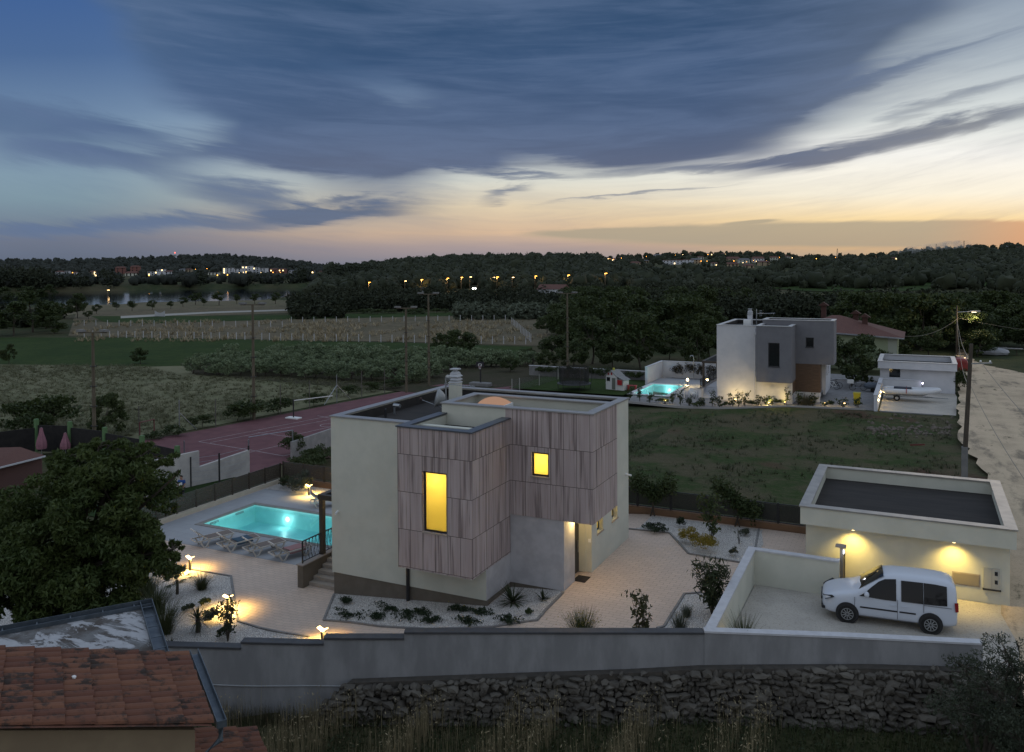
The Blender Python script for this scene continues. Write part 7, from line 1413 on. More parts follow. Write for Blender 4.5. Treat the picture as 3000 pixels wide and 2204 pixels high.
bb = P(1408, 1132, CZ); T = thing('basketball_hoop', 'black basketball board with white square and net behind the chimney', 'basketball hoop', bb); dd = depth(bb); tb = PD(1408, 1057, dd)-bb; cb = PD(1406, 1068, dd)-bb; s = Vector(RT); up_ = Vector((0, 0, 1)); fw_ = Vector((FW[0], FW[1], 0)).normalized()
MB().tube([(0, 0, 0), tuple(Vector((0, 0, cb.z-.4))), tuple(cb+fw_*.1)], .09, 8).build('pole', FRM, T, True); k_ = dd/FPX
mb = MB(); mb.bar(tuple(cb-s*11.5*k_), tuple(cb+s*11.5*k_), .06, 15*k_); bd_ = mb.build('backboard', M('backboard_black', (.02, .02, .026), rough=.4), T, True); mb = MB(); c2 = cb-fw_*.05-up_*1.5*k_
for a, b in ((-4.5, -3), ): pass
for (x0, y0, x1, y1) in ((-4.5, 3, 4.5, 3), (-4.5, -3, 4.5, -3), (-4.5, -3, -4.5, 3), (4.5, -3, 4.5, 3)): mb.bar(tuple(c2+s*x0*k_+up_*y0*k_), tuple(c2+s*x1*k_+up_*y1*k_), .04, 1.1*k_)
mb.build('target_square', WHT, bd_, True); rm = MB(); rm.lathe([(4.*k_, 0), (4.*k_, .06)], 16, tuple(c2-fw_*4*k_-up_*6*k_)); rm.build('rim', RDM, T, True); rm = MB(); rm.lathe([(3.9*k_, 0), (2.4*k_, -5.5*k_)], 12, tuple(c2-fw_*4*k_-up_*6.2*k_)); rm.build('net', M('net_white', (.4, .4, .42), rough=1), T, True); MB().box(-1.3, 1.3, -.5, .5, 0, .45).build('base', CONC, T, True, bevel=.1)
# ------------------------------------------------------------------ trees
def tpos(xd, yb): p = PT(*D2(xd, yb)); return p
def tsize(p, hp): return hp*3000/2249*depth(p)/FPX
PROTO = {}
def mass_tree(key, p, h, rz, label, group, sc=None):
    used = key in PROTO
    if not used:
        kind, sd = key; rs_ = dict(dark=dict(h=8, r=3.6, leafm=L_DARK, nl=3000, ls=.30, k=30, th=.1, rc=.30, low=-.9), mid=dict(h=8, r=3.4, leafm=L_MID, nl=3000, ls=.30, k=30, th=.12, rc=.30, low=-.85), olive=dict(h=4, r=2.2, leafm=L_OLIVE, nl=1300, ls=.20, k=18, th=.12, rc=.38, low=-.8), ball=dict(h=5, r=2.3, leafm=L_DARK, nl=1300, ls=.24, k=22, th=.35, rc=.4, low=-1), bush=dict(h=2.2, r=1.6, leafm=L_DARK, nl=1200, ls=.14, k=18, th=.02, rc=.4), vine=dict(h=1.6, r=1.1, leafm=L_MID, nl=420, ls=.16, k=10, th=.1, rc=.45))[kind]
        PROTO[key] = tree('%s_tree' % ({'dark': 'broadleaf', 'mid': 'broadleaf', 'olive': 'olive', 'ball': 'round', 'bush': 'bushy', 'vine': 'vine'}[kind]), label, 'shrub' if kind in ('bush', 'vine') else 'tree', (0, 0, 0), bark=BARK, seed=sd*13+hash(kind) % 7 if 0 else sd*13+len(kind), limbs=5, trunk=.16 if kind not in ('bush', 'vine') else .05, **rs_); PROTO[key]['h0'] = rs_['h']
    T = PROTO[key]; s = h/T['h0']; o = place(T, used, (p.x, p.y, p.z-.05), rz, label, group, (s*(sc or 1), s*(sc or 1), s)); return o
def one(kind, xd, yb, hp, label, group=None, wide=1.):
    p = tpos(xd, yb); mass_tree((kind, rng.randrange(4)), p, tsize(p, hp), rng.uniform(0, 6.28), label, group, wide)
# round trees along the lake path (overview pixels)
for x, y, h_ in ((212, 690, 22), (290, 684, 24), (255, 682, 19), (335, 681, 22), (375, 679, 18), (402, 675, 22), (430, 670, 28), (448, 672, 17), (481, 671, 30), (520, 668, 22), (560, 668, 24), (605, 668, 26), (655, 670, 26)): one('ball', x, y, h_, 'small round crowned tree in the row along the lakeside path', 'round trees along the lakeside path')
one('dark', 170, 700, 52, 'largest dark tree at the left end of the lakeside path', None, 1.1); one('ball', 195, 702, 20, 'low bush at the foot of the largest lakeside tree')
for x, y, h_, l in ((30, 738, 62, 'dark tree at the left edge beside the green crop field'), (72, 730, 74, 'dense dark tree in the left edge cluster'), (100, 722, 52, 'dark tree at the right side of the left edge cluster'), (120, 733, 34, 'low grey bush before the left edge trees'), (10, 668, 32, 'dark tree above the left edge cluster'), (60, 664, 30, 'broad dark tree beyond the left edge cluster'), (105, 662, 30, 'dark tree where the lake meadow begins')): one('dark', x, y, h_*1.15, l, None, 1.45)
one('mid', 308, 800, 36, 'lone small tree in the middle of the green crop field', None, 1.3); one('dark', 20, 800, 42, 'small dark tree at the left edge of the crop field')
for x, y, h_, l, k, wd in ((115, 945, 78, 'large dark bush between the meadow and the black board fence', 'bush', 1.25), (35, 955, 72, 'tall reedy dark bush at the left edge of the meadow', 'bush', .9), (75, 960, 55, 'dark bush behind the red roofed shed', 'bush', 1.1), (235, 965, 105, 'thin airy tree with bare trunk right of the leftmost pole', 'mid', .9), (555, 920, 42, 'dark bush group at the foot of the tall court pole', 'bush', 1.5), (610, 910, 36, 'dark bush right of the tall court pole', 'bush', 1.2), (520, 925, 40, 'dark bush left of the tall court pole', 'bush', 1.2), (445, 940, 30, 'round dark bush by the slanting brace', 'bush', 1.2), (690, 892, 30, 'dark bush on the court edge with pale grass', 'bush', 1.2), (765, 873, 26, 'dark bush under the braced post', 'bush', 1.3), (815, 862, 24, 'dark bush on the court edge near the house corner', 'bush', 1.3), (860, 855, 24, 'low dark bush on the court edge behind the roof', 'bush', 1.3), (380, 958, 24, 'low hedge like bush behind the red goal', 'bush', 1.6), (340, 966, 20, 'low bush left of the red goal', 'bush', 1.5)): one(k, x, y, h_, l, None, wd)
# olive grove
for row, (x0, y0, x1, y1, n_) in enumerate([(415, 822, 940, 842, 20), (430, 812, 960, 830, 20), (500, 802, 1000, 818, 19), (600, 797, 1100, 808, 18), (720, 797, 1180, 806, 16)]):
    for i in range(n_): t = (i+.5)/n_; one('olive', x0+(x1-x0)*t+rng.uniform(-6, 6), y0+(y1-y0)*t+rng.uniform(-2, 2), rng.uniform(34, 46), 'silvery olive tree in the grove beside the sports court', 'olive trees of the grove', 1.15)
# vineyard strip and field bushes
for i in range(46): one('vine', 1005+rng.uniform(-315, 215), 690+rng.uniform(-3, 3), rng.uniform(7, 13), 'leafy vine plant in the strip across the fields', 'vine plants in the field strip', 1.8)
for x, y, h_, l in ((1015, 782, 62, 'large dark tree behind the court before the dry field', ), (975, 780, 50, 'dark bushy tree left of the large court tree'), (960, 672, 12, 'small bush on the far dry field'), (1045, 673, 12, 'round bush on the far dry field'), (1100, 674, 14, 'larger round bush on the far dry field'), (1010, 668, 8, 'tiny bush on the far dry field'), (690, 680, 13, 'small round bush at the vine strip'), (1200, 735, 42, 'grey green bush at the end of the white post row'), (1222, 740, 34, 'round olive bush at the end of the dry parcel'), (1160, 800, 36, 'bush behind the basketball board'), (1200, 812, 46, 'bush behind the green court net'), (1120, 818, 36, 'low bush behind the black basketball board')): one('mid' if h_ > 30 else 'ball', x, y, h_, l, None, 1.3)
# named trees around the white house lawn
for x, y, h_, k, l, wd in ((1408, 812, 125, 'dark', 'broad dark tree with a clear trunk behind the small pool', .95), (1300, 800, 112, 'mid', 'large pale green tree left of the tall right court pole', 1.15), (1345, 812, 70, 'mid', 'green tree behind the long low white wall', 1.2), (1260, 815, 72, 'mid', 'spreading tree behind the trampoline', 1.2), (1470, 790, 60, 'mid', 'green tree right of the broad dark tree', 1.2), (1530, 800, 80, 'dark', 'dark tree left of the white and grey house', 1.), (1560, 790, 90, 'dark', 'dark tree touching the white house corner', 1.), (1215, 790, 60, 'mid', 'grey green tree at the court corner', 1.2), (1870, 850, 105, 'dark', 'dense dark tree between the white house and its garage', 1.1), (1905, 820, 85, 'dark', 'dark tree behind the olive tree', 1.1), (1960, 800, 70, 'mid', 'green tree behind the white garage', 1.2), (2040, 785, 70, 'mid', 'green tree beside the red hipped roof', 1.2), (2010, 760, 66, 'dark', 'dark tree right of the red hipped roof', 1.2)): one(k, x, y, h_, l, None, wd)
# woodland right: single trees, nearest and largest ones
cnt = 0
for i in range(900):
    x = rng.uniform(1240, 2300); y = rng.uniform(655, 770)
    top = 640 if x < 1700 else (648 if x < 2050 else 655)
    if y < top+5 or (x > 2120 and y > 740) or (1560 < x < 1850 and y > 700) or (x < 1480 and y > 740 and rng.random() < .6): continue
    p = tpos(x, y)
    if any((p.x-q[0])**2+(p.y-q[1])**2 < 14 for q in LAKE): continue
    hh = min(rng.uniform(5, 9.5), (y-(646 if x > 1640 else 630))*depth(p)/1850)
    if hh < 3.2: continue
    LAKE.append((p.x, p.y)); cnt += 1
    mass_tree((rng.choice(['dark', 'dark', 'mid']), rng.randrange(4)), p, hh, rng.uniform(0, 6.28), 'dark green tree of the woodland behind the white and grey house', 'trees of the woodland beyond the houses', rng.uniform(1., 1.35))
    if cnt >= 235: break
for i in range(34):
    x = rng.uniform(2120, 2300); y = rng.uniform(700, 790); p = tpos(x, y); mass_tree(('dark', rng.randrange(4)), p, rng.uniform(3, 7), rng.uniform(0, 6.28), 'dark scrub tree on the bank right of the gravel road', 'scrub trees beside the gravel road', 1.3)
for i in range(14):
    p = P(rng.uniform(2960, 3080), rng.uniform(1120, 1420), 0.); one_ = mass_tree(('bush', rng.randrange(4)), Vector((22.5+rng.uniform(0, 5), p.y, -.2)), rng.uniform(.8, 1.6), rng.uniform(0, 6.28), 'low scrub at the right verge of the gravel road', 'scrub along the road verge', 1.4)
# ------------------------------------------------------------------ far woods: crowns merged into masses
def crown_mass(name, P0, H, Wd, mat, seed):
    bm = bmesh.new(); bmesh.ops.create_icosphere(bm, subdivisions=2, radius=1.); bv = np.array([v.co for v in bm.verts]); bf = np.array([[v.index for v in f.verts] for f in bm.faces]); bm.free()
    rs = np.random.default_rng(seed); n = len(P0); k = len(bv); J = 1+rs.normal(size=(n, k, 1))*.24; V = bv[None]*J; V[:, :, 0] *= Wd[:, None]; V[:, :, 1] *= Wd[:, None]; V[:, :, 2] *= H[:, None]*.55; V += P0[:, None, :]; V[:, :, 2] += (H*.45)[:, None]
    F = (bf[None]+(np.arange(n)*k)[:, None, None]).reshape(-1, 3); return tag(npmesh(name, V.reshape(-1, 3), F, mat), kind='stuff')
def hpos(xd, yv, r):
    a = math.atan((xd-1124.5)/1850)+math.radians(-25.741); x = CAMP[0]+math.sin(a)*r; y = CAMP[1]+math.cos(a)*r; return Vector((x, y, float(zt(x, y))))
def hill_r(xd, yv, r0, r1):
    best = None
    for r in np.linspace(r0, r1, 160):
        p = hpos(xd, yv, r); yy = 580+(CAMP[2]-p.z)/depth(p)*1850
        if best is None or abs(yy-yv) < best[0]: best = (abs(yy-yv), p)
    return best[1]
lv = [(128, 598, 14, 7, 0, 0, 0, 0), (147, 597, 8, 8, 0, 2, 1, .2), (163, 595, 10, 5, 0, 0, 0, 0), (204, 597, 16, 6, 2, 0, 0, .1), (212, 602, 7, 6, 0, 2, 1, .2), (264, 597, 20, 13, 3, 0, 0, .1), (296, 597, 18, 15, 3, 0, 0, .1), (287, 602, 26, 6, 1, 0, 0, .2), (335, 601, 22, 8, 0, 2, 1, .3), (352, 599, 16, 11, 0, 2, 1, .3), (370, 600, 16, 7, 0, 0, 0, .2), (399, 590, 12, 6, 0, 2, 0, .1), (414, 594, 12, 6, 2, 0, 0, 0), (468, 601, 22, 5, 1, 2, 1, .1), (500, 598, 22, 12, 0, 2, 1, .3), (522, 599, 16, 11, 0, 2, 1, .3), (541, 598, 22, 16, 0, 2, 1, .4), (562, 598, 14, 13, 0, 2, 1, .3), (577, 599, 14, 12, 0, 2, 1, .3), (600, 598, 18, 8, 3, 0, 0, .3), (618, 598, 16, 8, 3, 0, 0, .4), (640, 598, 12, 6, 0, 2, 0, .2), (688, 598, 6, 5, 0, 0, 0, .3), (703, 599, 10, 4, 2, 0, 0, .1)]
rv = [(1333, 570, 12, 6, 0), (1348, 573, 10, 4, 0), (1398, 588, 20, 8, 2), (1362, 566, 10, 5, 0), (1420, 580, 10, 5, 2), (1445, 566, 14, 6, 0), (1478, 584, 44, 9, 0), (1505, 583, 40, 9, 0), (1530, 582, 22, 8, 2), (1460, 557, 14, 6, 1), (1490, 559, 14, 5, 1), (1560, 565, 12, 5, 2), (1590, 563, 12, 5, 1), (1610, 578, 30, 6, 2), (1635, 582, 24, 7, 1), (1665, 581, 26, 9, 0), (1680, 588, 22, 8, 2), (1700, 578, 18, 8, 1), (1610, 590, 26, 6, 2), (1646, 593, 22, 6, 2), (1570, 587, 14, 5, 1), (1730, 572, 12, 4, 1), (1760, 569, 10, 4, 2), (1810, 592, 8, 6, 0), (1660, 559, 14, 5, 1), (1690, 559, 12, 5, 2), (1720, 562, 12, 4, 1), (1965, 578, 14, 5, 2), (2208, 548, 14, 6, 2), (2185, 550, 8, 4, 0), (2235, 547, 12, 5, 1), (1540, 573, 12, 5, 1), (1515, 562, 14, 5, 2)]
LR = ((1348, 572), (1357, 561), (1362, 573), (1365, 566), (1395, 565), (1401, 577), (1444, 578), (1493, 577), (1540, 577), (1553, 577), (1484, 563), (1500, 561), (1555, 556), (1590, 558), (1612, 577), (1632, 581), (1668, 573), (1683, 577), (1640, 579), (1655, 576), (1712, 570), (1740, 571), (1793, 573), (1835, 571), (1855, 564), (1910, 568), (1420, 562), (1340, 568))
LL = ((360, 583), (328, 601), (430, 588), (455, 587), (500, 601), (516, 593), (541, 594), (600, 596), (616, 596), (478, 603), (160, 594))
OPEN = []                                # clearings: overview x, half width, distance, lowest y that must stay open
for (x, y, w_, h_, *_r) in lv: p = hill_r(x, y, 780, 1050); OPEN.append((x, w_/2+1, math.hypot(p.x-CAMP[0], p.y-CAMP[1]), y-h_*.3))
for (x, y, w_, h_, wi) in rv: p = hill_r(x, y, 560, 1320); OPEN.append((x, w_/2, math.hypot(p.x-CAMP[0], p.y-CAMP[1]), y-h_*.45))
for (x, y) in LR: p = hill_r(x, y+5, 600, 1300); OPEN.append((x, 1.6, math.hypot(p.x-CAMP[0], p.y-CAMP[1]), y+1.5))
for (x, y) in LL: p = hill_r(x, y+5, 780, 1080); OPEN.append((x, 1.6, math.hypot(p.x-CAMP[0], p.y-CAMP[1]), y+1.5))
for x in (810, 925, 982, 1013, 1091, 1175, 1247, 1329, 1375, 889, 1032, 1042, 1125): OPEN.append((x, 3, 480, 633))
OPEN = np.array(OPEN)
FW_ = leafmat('far_wood_leaf', (.016, .022, .012), (.040, .046, .025), 0, .9); FW2 = leafmat('far_hill_leaf', (.024, .029, .024), (.044, .049, .040), 0, .9); FWO = leafmat('far_olive_leaf', (.055, .068, .045), (.095, .108, .074), 0, .9)
def scatter(n, x0, x1, r0, r1, seed, pw=1., ok=None):
    rs = np.random.default_rng(seed); xd = rs.uniform(x0, x1, n); r = r0+(r1-r0)*rs.uniform(0, 1, n)**pw; a = np.arctan((xd-1124.5)/1850); fx = np.sin(a+math.radians(-25.741)); fy = np.cos(a+math.radians(-25.741)); x = CAMP[0]+fx*r; y = CAMP[1]+fy*r
    k = ~in_lake(x, y)
    if ok is not None: k &= ok(xd, r)
    return np.stack([x[k], y[k], zt(x[k], y[k])], 1), r[k], xd[k]
def leaf_mass(name, P0, H, Wd, mat, seed, per=110, ls=.55):
    rs = np.random.default_rng(seed); n = len(P0); d = rs.normal(size=(n, per, 3)); d /= np.linalg.norm(d, axis=2)[:, :, None]; d *= rs.uniform(.6, 1., (n, per, 1))*(1+.25*np.sin(d[:, :, :1]*6+rs.uniform(0, 6, (n, 1, 1))))
    C_ = d*np.stack([Wd, Wd, H*.55], 1)[:, None, :]+P0[:, None, :]; C_[:, :, 2] += (H*.45)[:, None]; V, F = leaves(C_.reshape(-1, 3), ls, .6, .1, rs); return tag(npmesh(name, V, F, mat), kind='stuff')
def wood(name, n, x0, x1, r0, r1, h0, h1, mat, seed, pw=1., ok=None, leafy=False):
    p, r, xd = scatter(n, x0, x1, r0, r1, seed, pw, ok); rs = np.random.default_rng(seed+1); h_ = rs.uniform(h0, h1, len(p)); wd = h_*rs.uniform(.38, .66, len(p)); dep = np.maximum((p-CAMP)@FW, 1.)
    yt = 580+(CAMP[2]-p[:, 2]-h_)/dep*1850; hw = wd/dep*1850; keep = np.ones(len(p), bool)
    for (ox, ow, orr, oy) in OPEN: keep &= ~((np.abs(xd-ox) < ow+hw*.8) & (r < orr+14) & (yt < oy))
    p, h_, wd = p[keep], h_[keep], wd[keep]
    if leafy: leaf_mass(name, p, h_, wd, mat, seed+2, 110 if r1 < 450 else 60, .55 if r1 < 450 else 1.)
    else:
        crown_mass(name, p, h_, wd, mat, seed+2); k = r1 < 1700; leaf_mass(name, p, h_*1.1, wd*1.12, mat, seed+3, 70 if k else 25, .75 if k else 1.)
vill = lambda xd, r: ~((r > 830) & (r < 1000) & (xd > 110) & (xd < 700) & (np.sin(xd*.5) > -.4))
wood('far_wood', 2700, -60, 800, 628, 1720, 4, 8, FW2, 80, 1., vill); wood('far_wood', 900, -60, 830, 616, 690, 8, 13, FW_, 83, leafy=True)
wood('far_wood', 3000, 690, 1420, 430, 850, 3.5, 9, FW_, 86); wood('far_wood', 700, 690, 1700, 330, 440, 3.5, 7, FW_, 89, 1., lambda xd, r: (r > 395) | (np.sin(xd*.05) > .1), leafy=True)
vill2 = lambda xd, r: ~((xd > 1330) & (xd < 1800) & (r > 620) & (r < 1200) & (np.sin(xd*.11)*np.sin(r*.02) > .1)) & ~((xd > 1640) & (xd < 2245) & (r > 285) & (r < 520) & (np.sin(r*.045+xd*.004) > -.75))
wood('far_wood', 3600, 1260, 2330, 430, 1380, 3.5, 8.5, FW_, 92, 1., vill2); wood('far_wood', 1000, 1240, 2330, 215, 430, 4, 8, FW_, 95, 1., lambda xd, r: ~((xd > 1640) & (r > 265)), leafy=True)
wood('far_wood', 800, 1600, 2330, 220, 300, 2.5, 5, FW_, 98, leafy=True); wood('far_olive_grove', 420, 1000, 1330, 225, 300, 2, 3.5, FWO, 101, leafy=True); wood('far_olive_grove', 300, 1330, 1680, 300, 420, 2.5, 4, FWO, 104, leafy=True)
wood('far_wood', 260, -60, 760, 240, 300, 2., 4.5, FW_, 107, 1., lambda xd, r: (xd < 130) | (xd > 640), leafy=True); wood('far_wood', 500, 640, 1230, 275, 330, 2.5, 6, FW_, 110, leafy=True)
# ------------------------------------------------------------------ white posts of the fenced parcels
WP = M('white_concrete_post', (.42, .42, .43), rough=.9); pp = None
def post_row(x0, y0, x1, y1, n_, h_, label, group):
    global pp
    for i in range(n_):
        t = i/(n_-1); p = tpos(x0+(x1-x0)*t, y0+(y1-y0)*t); k = h_
        if pp is None: pp = MB().box(-.06, .06, -.06, .06, -.3, 1.).build('fence_post', WP); o = pp
        else: o = pp.copy(); COL.objects.link(o)
        o.location = p; o.scale = (1, 1, k); tag(o, label, 'post', group)
post_row(185, 741, 575, 747, 22, 1.45, 'white concrete post on the near side of the dry grass parcel', 'white posts on the near side of the parcel'); post_row(592, 748, 1155, 757, 24, 1.45, 'white concrete post on the near side of the dry grass parcel', 'white posts on the near side of the parcel')
post_row(185, 716, 620, 719, 18, 1.5, 'white concrete post on the far side of the dry grass parcel', 'white posts on the far side of the parcel'); post_row(640, 709, 1110, 704, 20, 1.5, 'white concrete post on the far side of the dry grass parcel', 'white posts on the far side of the parcel'); post_row(1124, 712, 1166, 752, 14, 1.6, 'white concrete post in the slanting row closing the dry parcel', 'white posts in the slanting row')
# ------------------------------------------------------------------ street lamps and small sheds
LPM = M('lamp_column', (.20, .16, .11), rough=.6); SOD = emit('sodium_lamp', (1., .42, .06), 9); SODD = emit('dim_lamp', (1., .62, .26), 8)
lampo = {}
def street_lamp(xd, yt, yb, bright, label, group=None):
    p = tpos(xd, yb); d = depth(p); h_ = (yb-yt)*3000/2249*d/FPX; T = thing('street_lamp', label, 'street lamp', p, group); MB().tube([(0, 0, -.5), (0, 0, h_)], .13, 6).build('column', LPM, T, True); MB().box(-.1, 1.0, -.15, .15, h_, h_+.14).build('lamp_arm', LPM, T, True); MB().box(.1, 1.1, -.25, .25, h_-.26, h_-.005).build('lamp_head', SOD if bright else SODD, T, True)
    if bright: light('POINT', (p.x+.5, p.y, p.z+h_-.6), 900, (1., .56, .2), T, .3)
for i, (x, yt, yb, br) in enumerate(((810, 620, 645, 1), (889, 617, 641, 0), (925, 614, 641, 1), (982, 611, 640, 1), (1013, 609, 640, 1), (1032, 608, 640, 0), (1091, 608, 643, 1), (1125, 609, 642, 0), (1175, 606, 640, 1), (1247, 604, 640, 1), (1290, 603, 618, 0), (1329, 600, 640, 1), (1375, 598, 625, 1), (1083, 609, 641, 0))): street_lamp(x, yt, yb, br, 'orange lit street lamp in the line before the wooded hill' if br else 'dim street lamp in the line before the wooded hill', 'street lamps before the wooded hill')
street_lamp(237, 637, 657, 0, 'single pale street lamp on the lake shore')
def shed(xd, yb, w_, h_, label, roof=None, wallm=PLAS2, cat='shed', name='shed', flat=True):
    p = tpos(xd, yb); d = depth(p); k = 3000/2249*d/FPX; W_, H_ = w_*k, h_*k; T = thing(name, label, cat, p); MB().box(-W_/2, W_/2, 0, W_*.6, -.5, H_*.75).build('wall', wallm, T, True)
    if flat: MB().box(-W_*.54, W_*.54, -W_*.05, W_*.65, H_*.75+.01, H_).build('roof', roof or CONC, T, True)
    else: mb = MB(); mb.add([(-W_*.54, -.3, H_*.75), (W_*.54, -.3, H_*.75), (W_*.54, W_*.64, H_*.75), (-W_*.54, W_*.64, H_*.75), (-W_*.54, W_*.3, H_*1.15), (W_*.54, W_*.3, H_*1.15)], [(0, 1, 5, 4), (2, 3, 4, 5), (1, 2, 5), (3, 0, 4)]); mb.build('roof', roof or RR, T, True)
    return T, W_, H_
shed(932, 641, 34, 9, 'small white shed behind the field trees'); shed(948, 657, 34, 11, 'pale flat shed at the edge of the dry field'); shed(1208, 655, 60, 26, 'white walled barn half hidden by a tree', None, PLAS2, 'barn', 'barn', False); shed(718, 646, 16, 9, 'tiny house with a red roof in the field trees', RRF, PLAS2, 'house', 'small_house', False); shed(700, 657, 40, 12, 'low dark shed near the lake trees', FRM, CONC)
gp_ = tpos(351, 696); T = thing('white_goal', 'white sagging banner frame standing in the field by the path', 'goal', gp_); MB().box(-2.1, -1.95, -.05, .05, 0, 1.8).build('post', WP, T, True); MB().box(1.95, 2.1, -.05, .05, 0, 1.8).build('post', WP, T, True)
mb = MB(); mb.v = [(-1.95+3.9*i/8, .02*(j), (.15 if j == 0 else 1.75-.55*math.sin(math.pi*i/8))) for j in (0, 1) for i in range(9)]; mb.f = [(i, i+1, i+10, i+9) for i in range(8)]; mb.build('cloth', WP, T, True)
by = tpos(790*2.249/2.249 if 0 else 880, 668); 
T, W_, H_ = shed(795*1., 0+668, 1, 1, 'x') if False else (None, 0, 0)
# car headlights coming down the road through the wood
hp_ = tpos(1042, 637); T = thing('distant_car', 'distant car with bright white headlights on the road by the wood', 'car', hp_); MB().box(-1, 1, 0, 4, .3, 1.5).build('body', CARW, T, True, bevel=.2); HL = emit('headlight_glow', (1., .97, .88), 40)
for s in (-.75, .75): MB().lathe([(.34, 0), (.34, -.1)], 12, (s, -.02, .75), 'y').build('headlight', HL, T, True)
# billboard and road sign backs
pb_ = tpos(1887, 700); d = depth(pb_); k = 3000/2249*d/FPX; T = thing('billboard', 'back of a pale billboard rising above the trees behind the houses', 'billboard', pb_); z0 = (700-681)*k; MB().box(-11*k, 11*k, -.1, .1, z0, z0+24*k).build('board', M('billboard_back', (.40, .43, .45), rough=.6), T, True)
for s in (-10, 0, 10): MB().box(s*k-.1, s*k+.1, -.32, -.12, 0, z0+24*k).build('post', STEEL, T, True)
# ------------------------------------------------------------------ villages on the hills
ROOFS = [RRF, RR, M('grey_far_roof', (.12, .12, .13), rough=.9)]; WALLS = [PLAS2, PLAS, M('far_ochre_wall', (.34, .27, .18), rough=.9), M('far_brick_wall', (.20, .09, .075), rough=.9)]; LITW = emit('far_lit_window', (1., .72, .34), 3.5); DKW = DKGL
def house(xd, yb, w_, h_, label, wi, ri, r0, r1, group, lit=0, flat=False, st=2):
    p = hill_r(xd, yb, r0, r1); d = depth(p); k = d/1850; W_, H_ = w_*k, h_*k; T = thing('far_house', label, 'house', p, group, math.radians(25.7)+rng.uniform(-.25, .25)); MB().box(-W_/2, W_/2, 0, max(7, W_*.5), -4, H_).build('wall', WALLS[wi], T, True); D_ = max(7, W_*.5)
    if flat: MB().box(-W_*.52, W_*.52, -.3, D_+.3, H_+.01, H_+.5).build('roof', ROOFS[ri], T, True)
    else: mb = MB(); q = min(2.6, W_*.16); mb.add([(-W_*.55, -.6, H_), (W_*.55, -.6, H_), (W_*.55, D_+.6, H_), (-W_*.55, D_+.6, H_), (-W_*.4, D_/2, H_+q), (W_*.4, D_/2, H_+q)], [(0, 1, 5, 4), (2, 3, 4, 5), (1, 2, 5), (3, 0, 4), (0, 3, 2, 1)]); mb.build('roof', ROOFS[ri], T, True)
    nw = max(2, int(W_/3.5)); 
    for j in range(st):
        for i in range(nw):
            x = -W_/2+W_*(i+.5)/nw; z = H_*(j+.45)/st; l = rng.random() < lit; MB().box(x-.6, x+.6, -.06, -.01, z-.6, z+.8).build('window', LITW if l else DKW, T, True)
    return T
words = ['white', 'white', 'ochre', 'brick red']; words = {0: 'white', 1: 'cream', 2: 'ochre', 3: 'brick red'}
for i, (x, y, w_, h_, wi, ri, fl, lt) in enumerate(lv): house(x, y, w_, h_, '%s house among the village houses on the far lake shore' % words[wi], wi, ri, 780, 1050, 'village houses on the far lake shore', lt, bool(fl), 3 if h_ > 10 else 2)
for i, (x, y, w_, h_, wi) in enumerate(rv): house(x, y, w_, h_, '%s house among the dark trees of the hillside village' % words[wi], wi, rng.choice([0, 0, 1, 2]), 560, 1320, 'houses of the hillside village', .12, w_ > 35)
ob = emit('village_lamp', (1., .42, .07), 7); obw = emit('village_lamp_white', (1., .72, .36), 6)
def vlamp(x, y, r0, r1, m, s, label, group):
    p = hill_r(x, y+5, r0, r1); d = depth(p); h_ = 5*d/1850*1.0; T = thing('street_lamp', label, 'street lamp', p, group); MB().tube([(0, 0, -2), (0, 0, h_)], .12, 5).build('column', LPM, T, True); MB().ico((0, -.2, h_), .45*s, 1).build('lamp_head', m, T, True)
    return p
for x, y in LR: vlamp(x, y, 600, 1300, ob if (x*7) % 6 else obw, rng.uniform(.6, 1.2), 'small glowing lamp in the hillside village', 'lamps of the hillside village')
for x, y in LL: vlamp(x, y, 780, 1080, ob, rng.uniform(.6, 1.1), 'small glowing lamp in the village on the far lake shore', 'lamps of the far lake shore village')
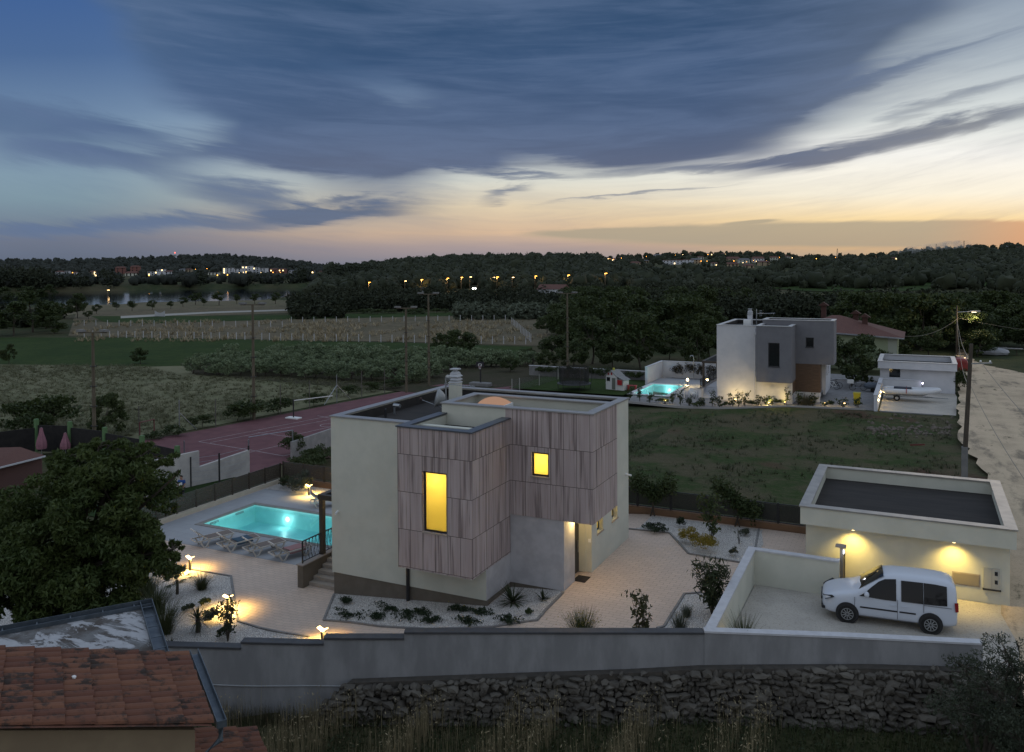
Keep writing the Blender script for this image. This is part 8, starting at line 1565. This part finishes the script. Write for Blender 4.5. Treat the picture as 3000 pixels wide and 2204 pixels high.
tp_ = hill_r(385, 566, 1300, 1750); d = depth(tp_); k = d/1850; T = thing('control_tower', 'white control tower with a red lamp on the far left hill', 'tower', tp_); MB().lathe([(3*k, -8), (2.2*k, 7*k)], 10).build('shaft', PLAS2, T, True); MB().lathe([(2.*k, 7.05*k), (4*k, 9*k), (4*k, 11*k), (2.5*k, 12*k)], 12).build('cabin', PLAS2, T, True); MB().ico((0, 0, 14.5*k), 1.2*k, 1).build('red_lamp', emit('red_beacon', (1., .10, .06), 6), T, True); MB().tube([(0, 0, 12*k), (0, 0, 14*k)], .3*k, 5).build('mast', STEEL, T, True)
for x, yt, yb, l in ((1839, 546, 566, 'lattice mast on the ridge of the hillside village'), (2117, 527, 546, 'thin mast on the right ridge'), (2056, 536, 551, 'short mast on the right ridge')):
    p = hill_r(x, yb, 900, 1345); d = depth(p); k = d/1850; T = thing('mast', l, 'mast', p); h_ = (yb-yt+3)*k; mb = MB()
    for sx, sy in ((-1, -1), (1, -1), (1, 1), (-1, 1)): mb.bar((sx*1.4, sy*1.4, -2), (sx*.3, sy*.3, h_), .35, .35)
    for j in range(6): z = h_*j/6; w_ = 1.4-1.1*j/6; mb.bar((-w_, -w_, z), (w_, -w_, z+h_/6), .2, .2)
    mb.build('lattice', FRM, T, True)

sp = hill_r(2045, 566, 800, 1340); SM = bpy.data.materials.new('thin_smoke'); SM.use_nodes = True; n = NT(SM.node_tree); n.n.clear(); pv = n.new('ShaderNodeVolumePrincipled'); pv.inputs['Color'].default_value = (.75, .75, .72, 1)
n.put(pv.inputs['Density'], n.m('MULTIPLY', n.ss(n.noise(n.new('ShaderNodeTexCoord').outputs['Object'], .09, 3.), .40, .75), .05)); n.l.new(pv.outputs[0], n.new('ShaderNodeOutputMaterial').inputs['Volume'])
mb = MB(); mb.ico((0, 0, 0), (62, 16, 9), 2, .1, 5); o = mb.build('smoke', SM); o.location = (sp.x, sp.y, sp.z+7); o.rotation_euler = (0, R_(-8), R_(25)); tag(o, 'thin drifting smoke over the right ridge', 'smoke', kind='stuff')
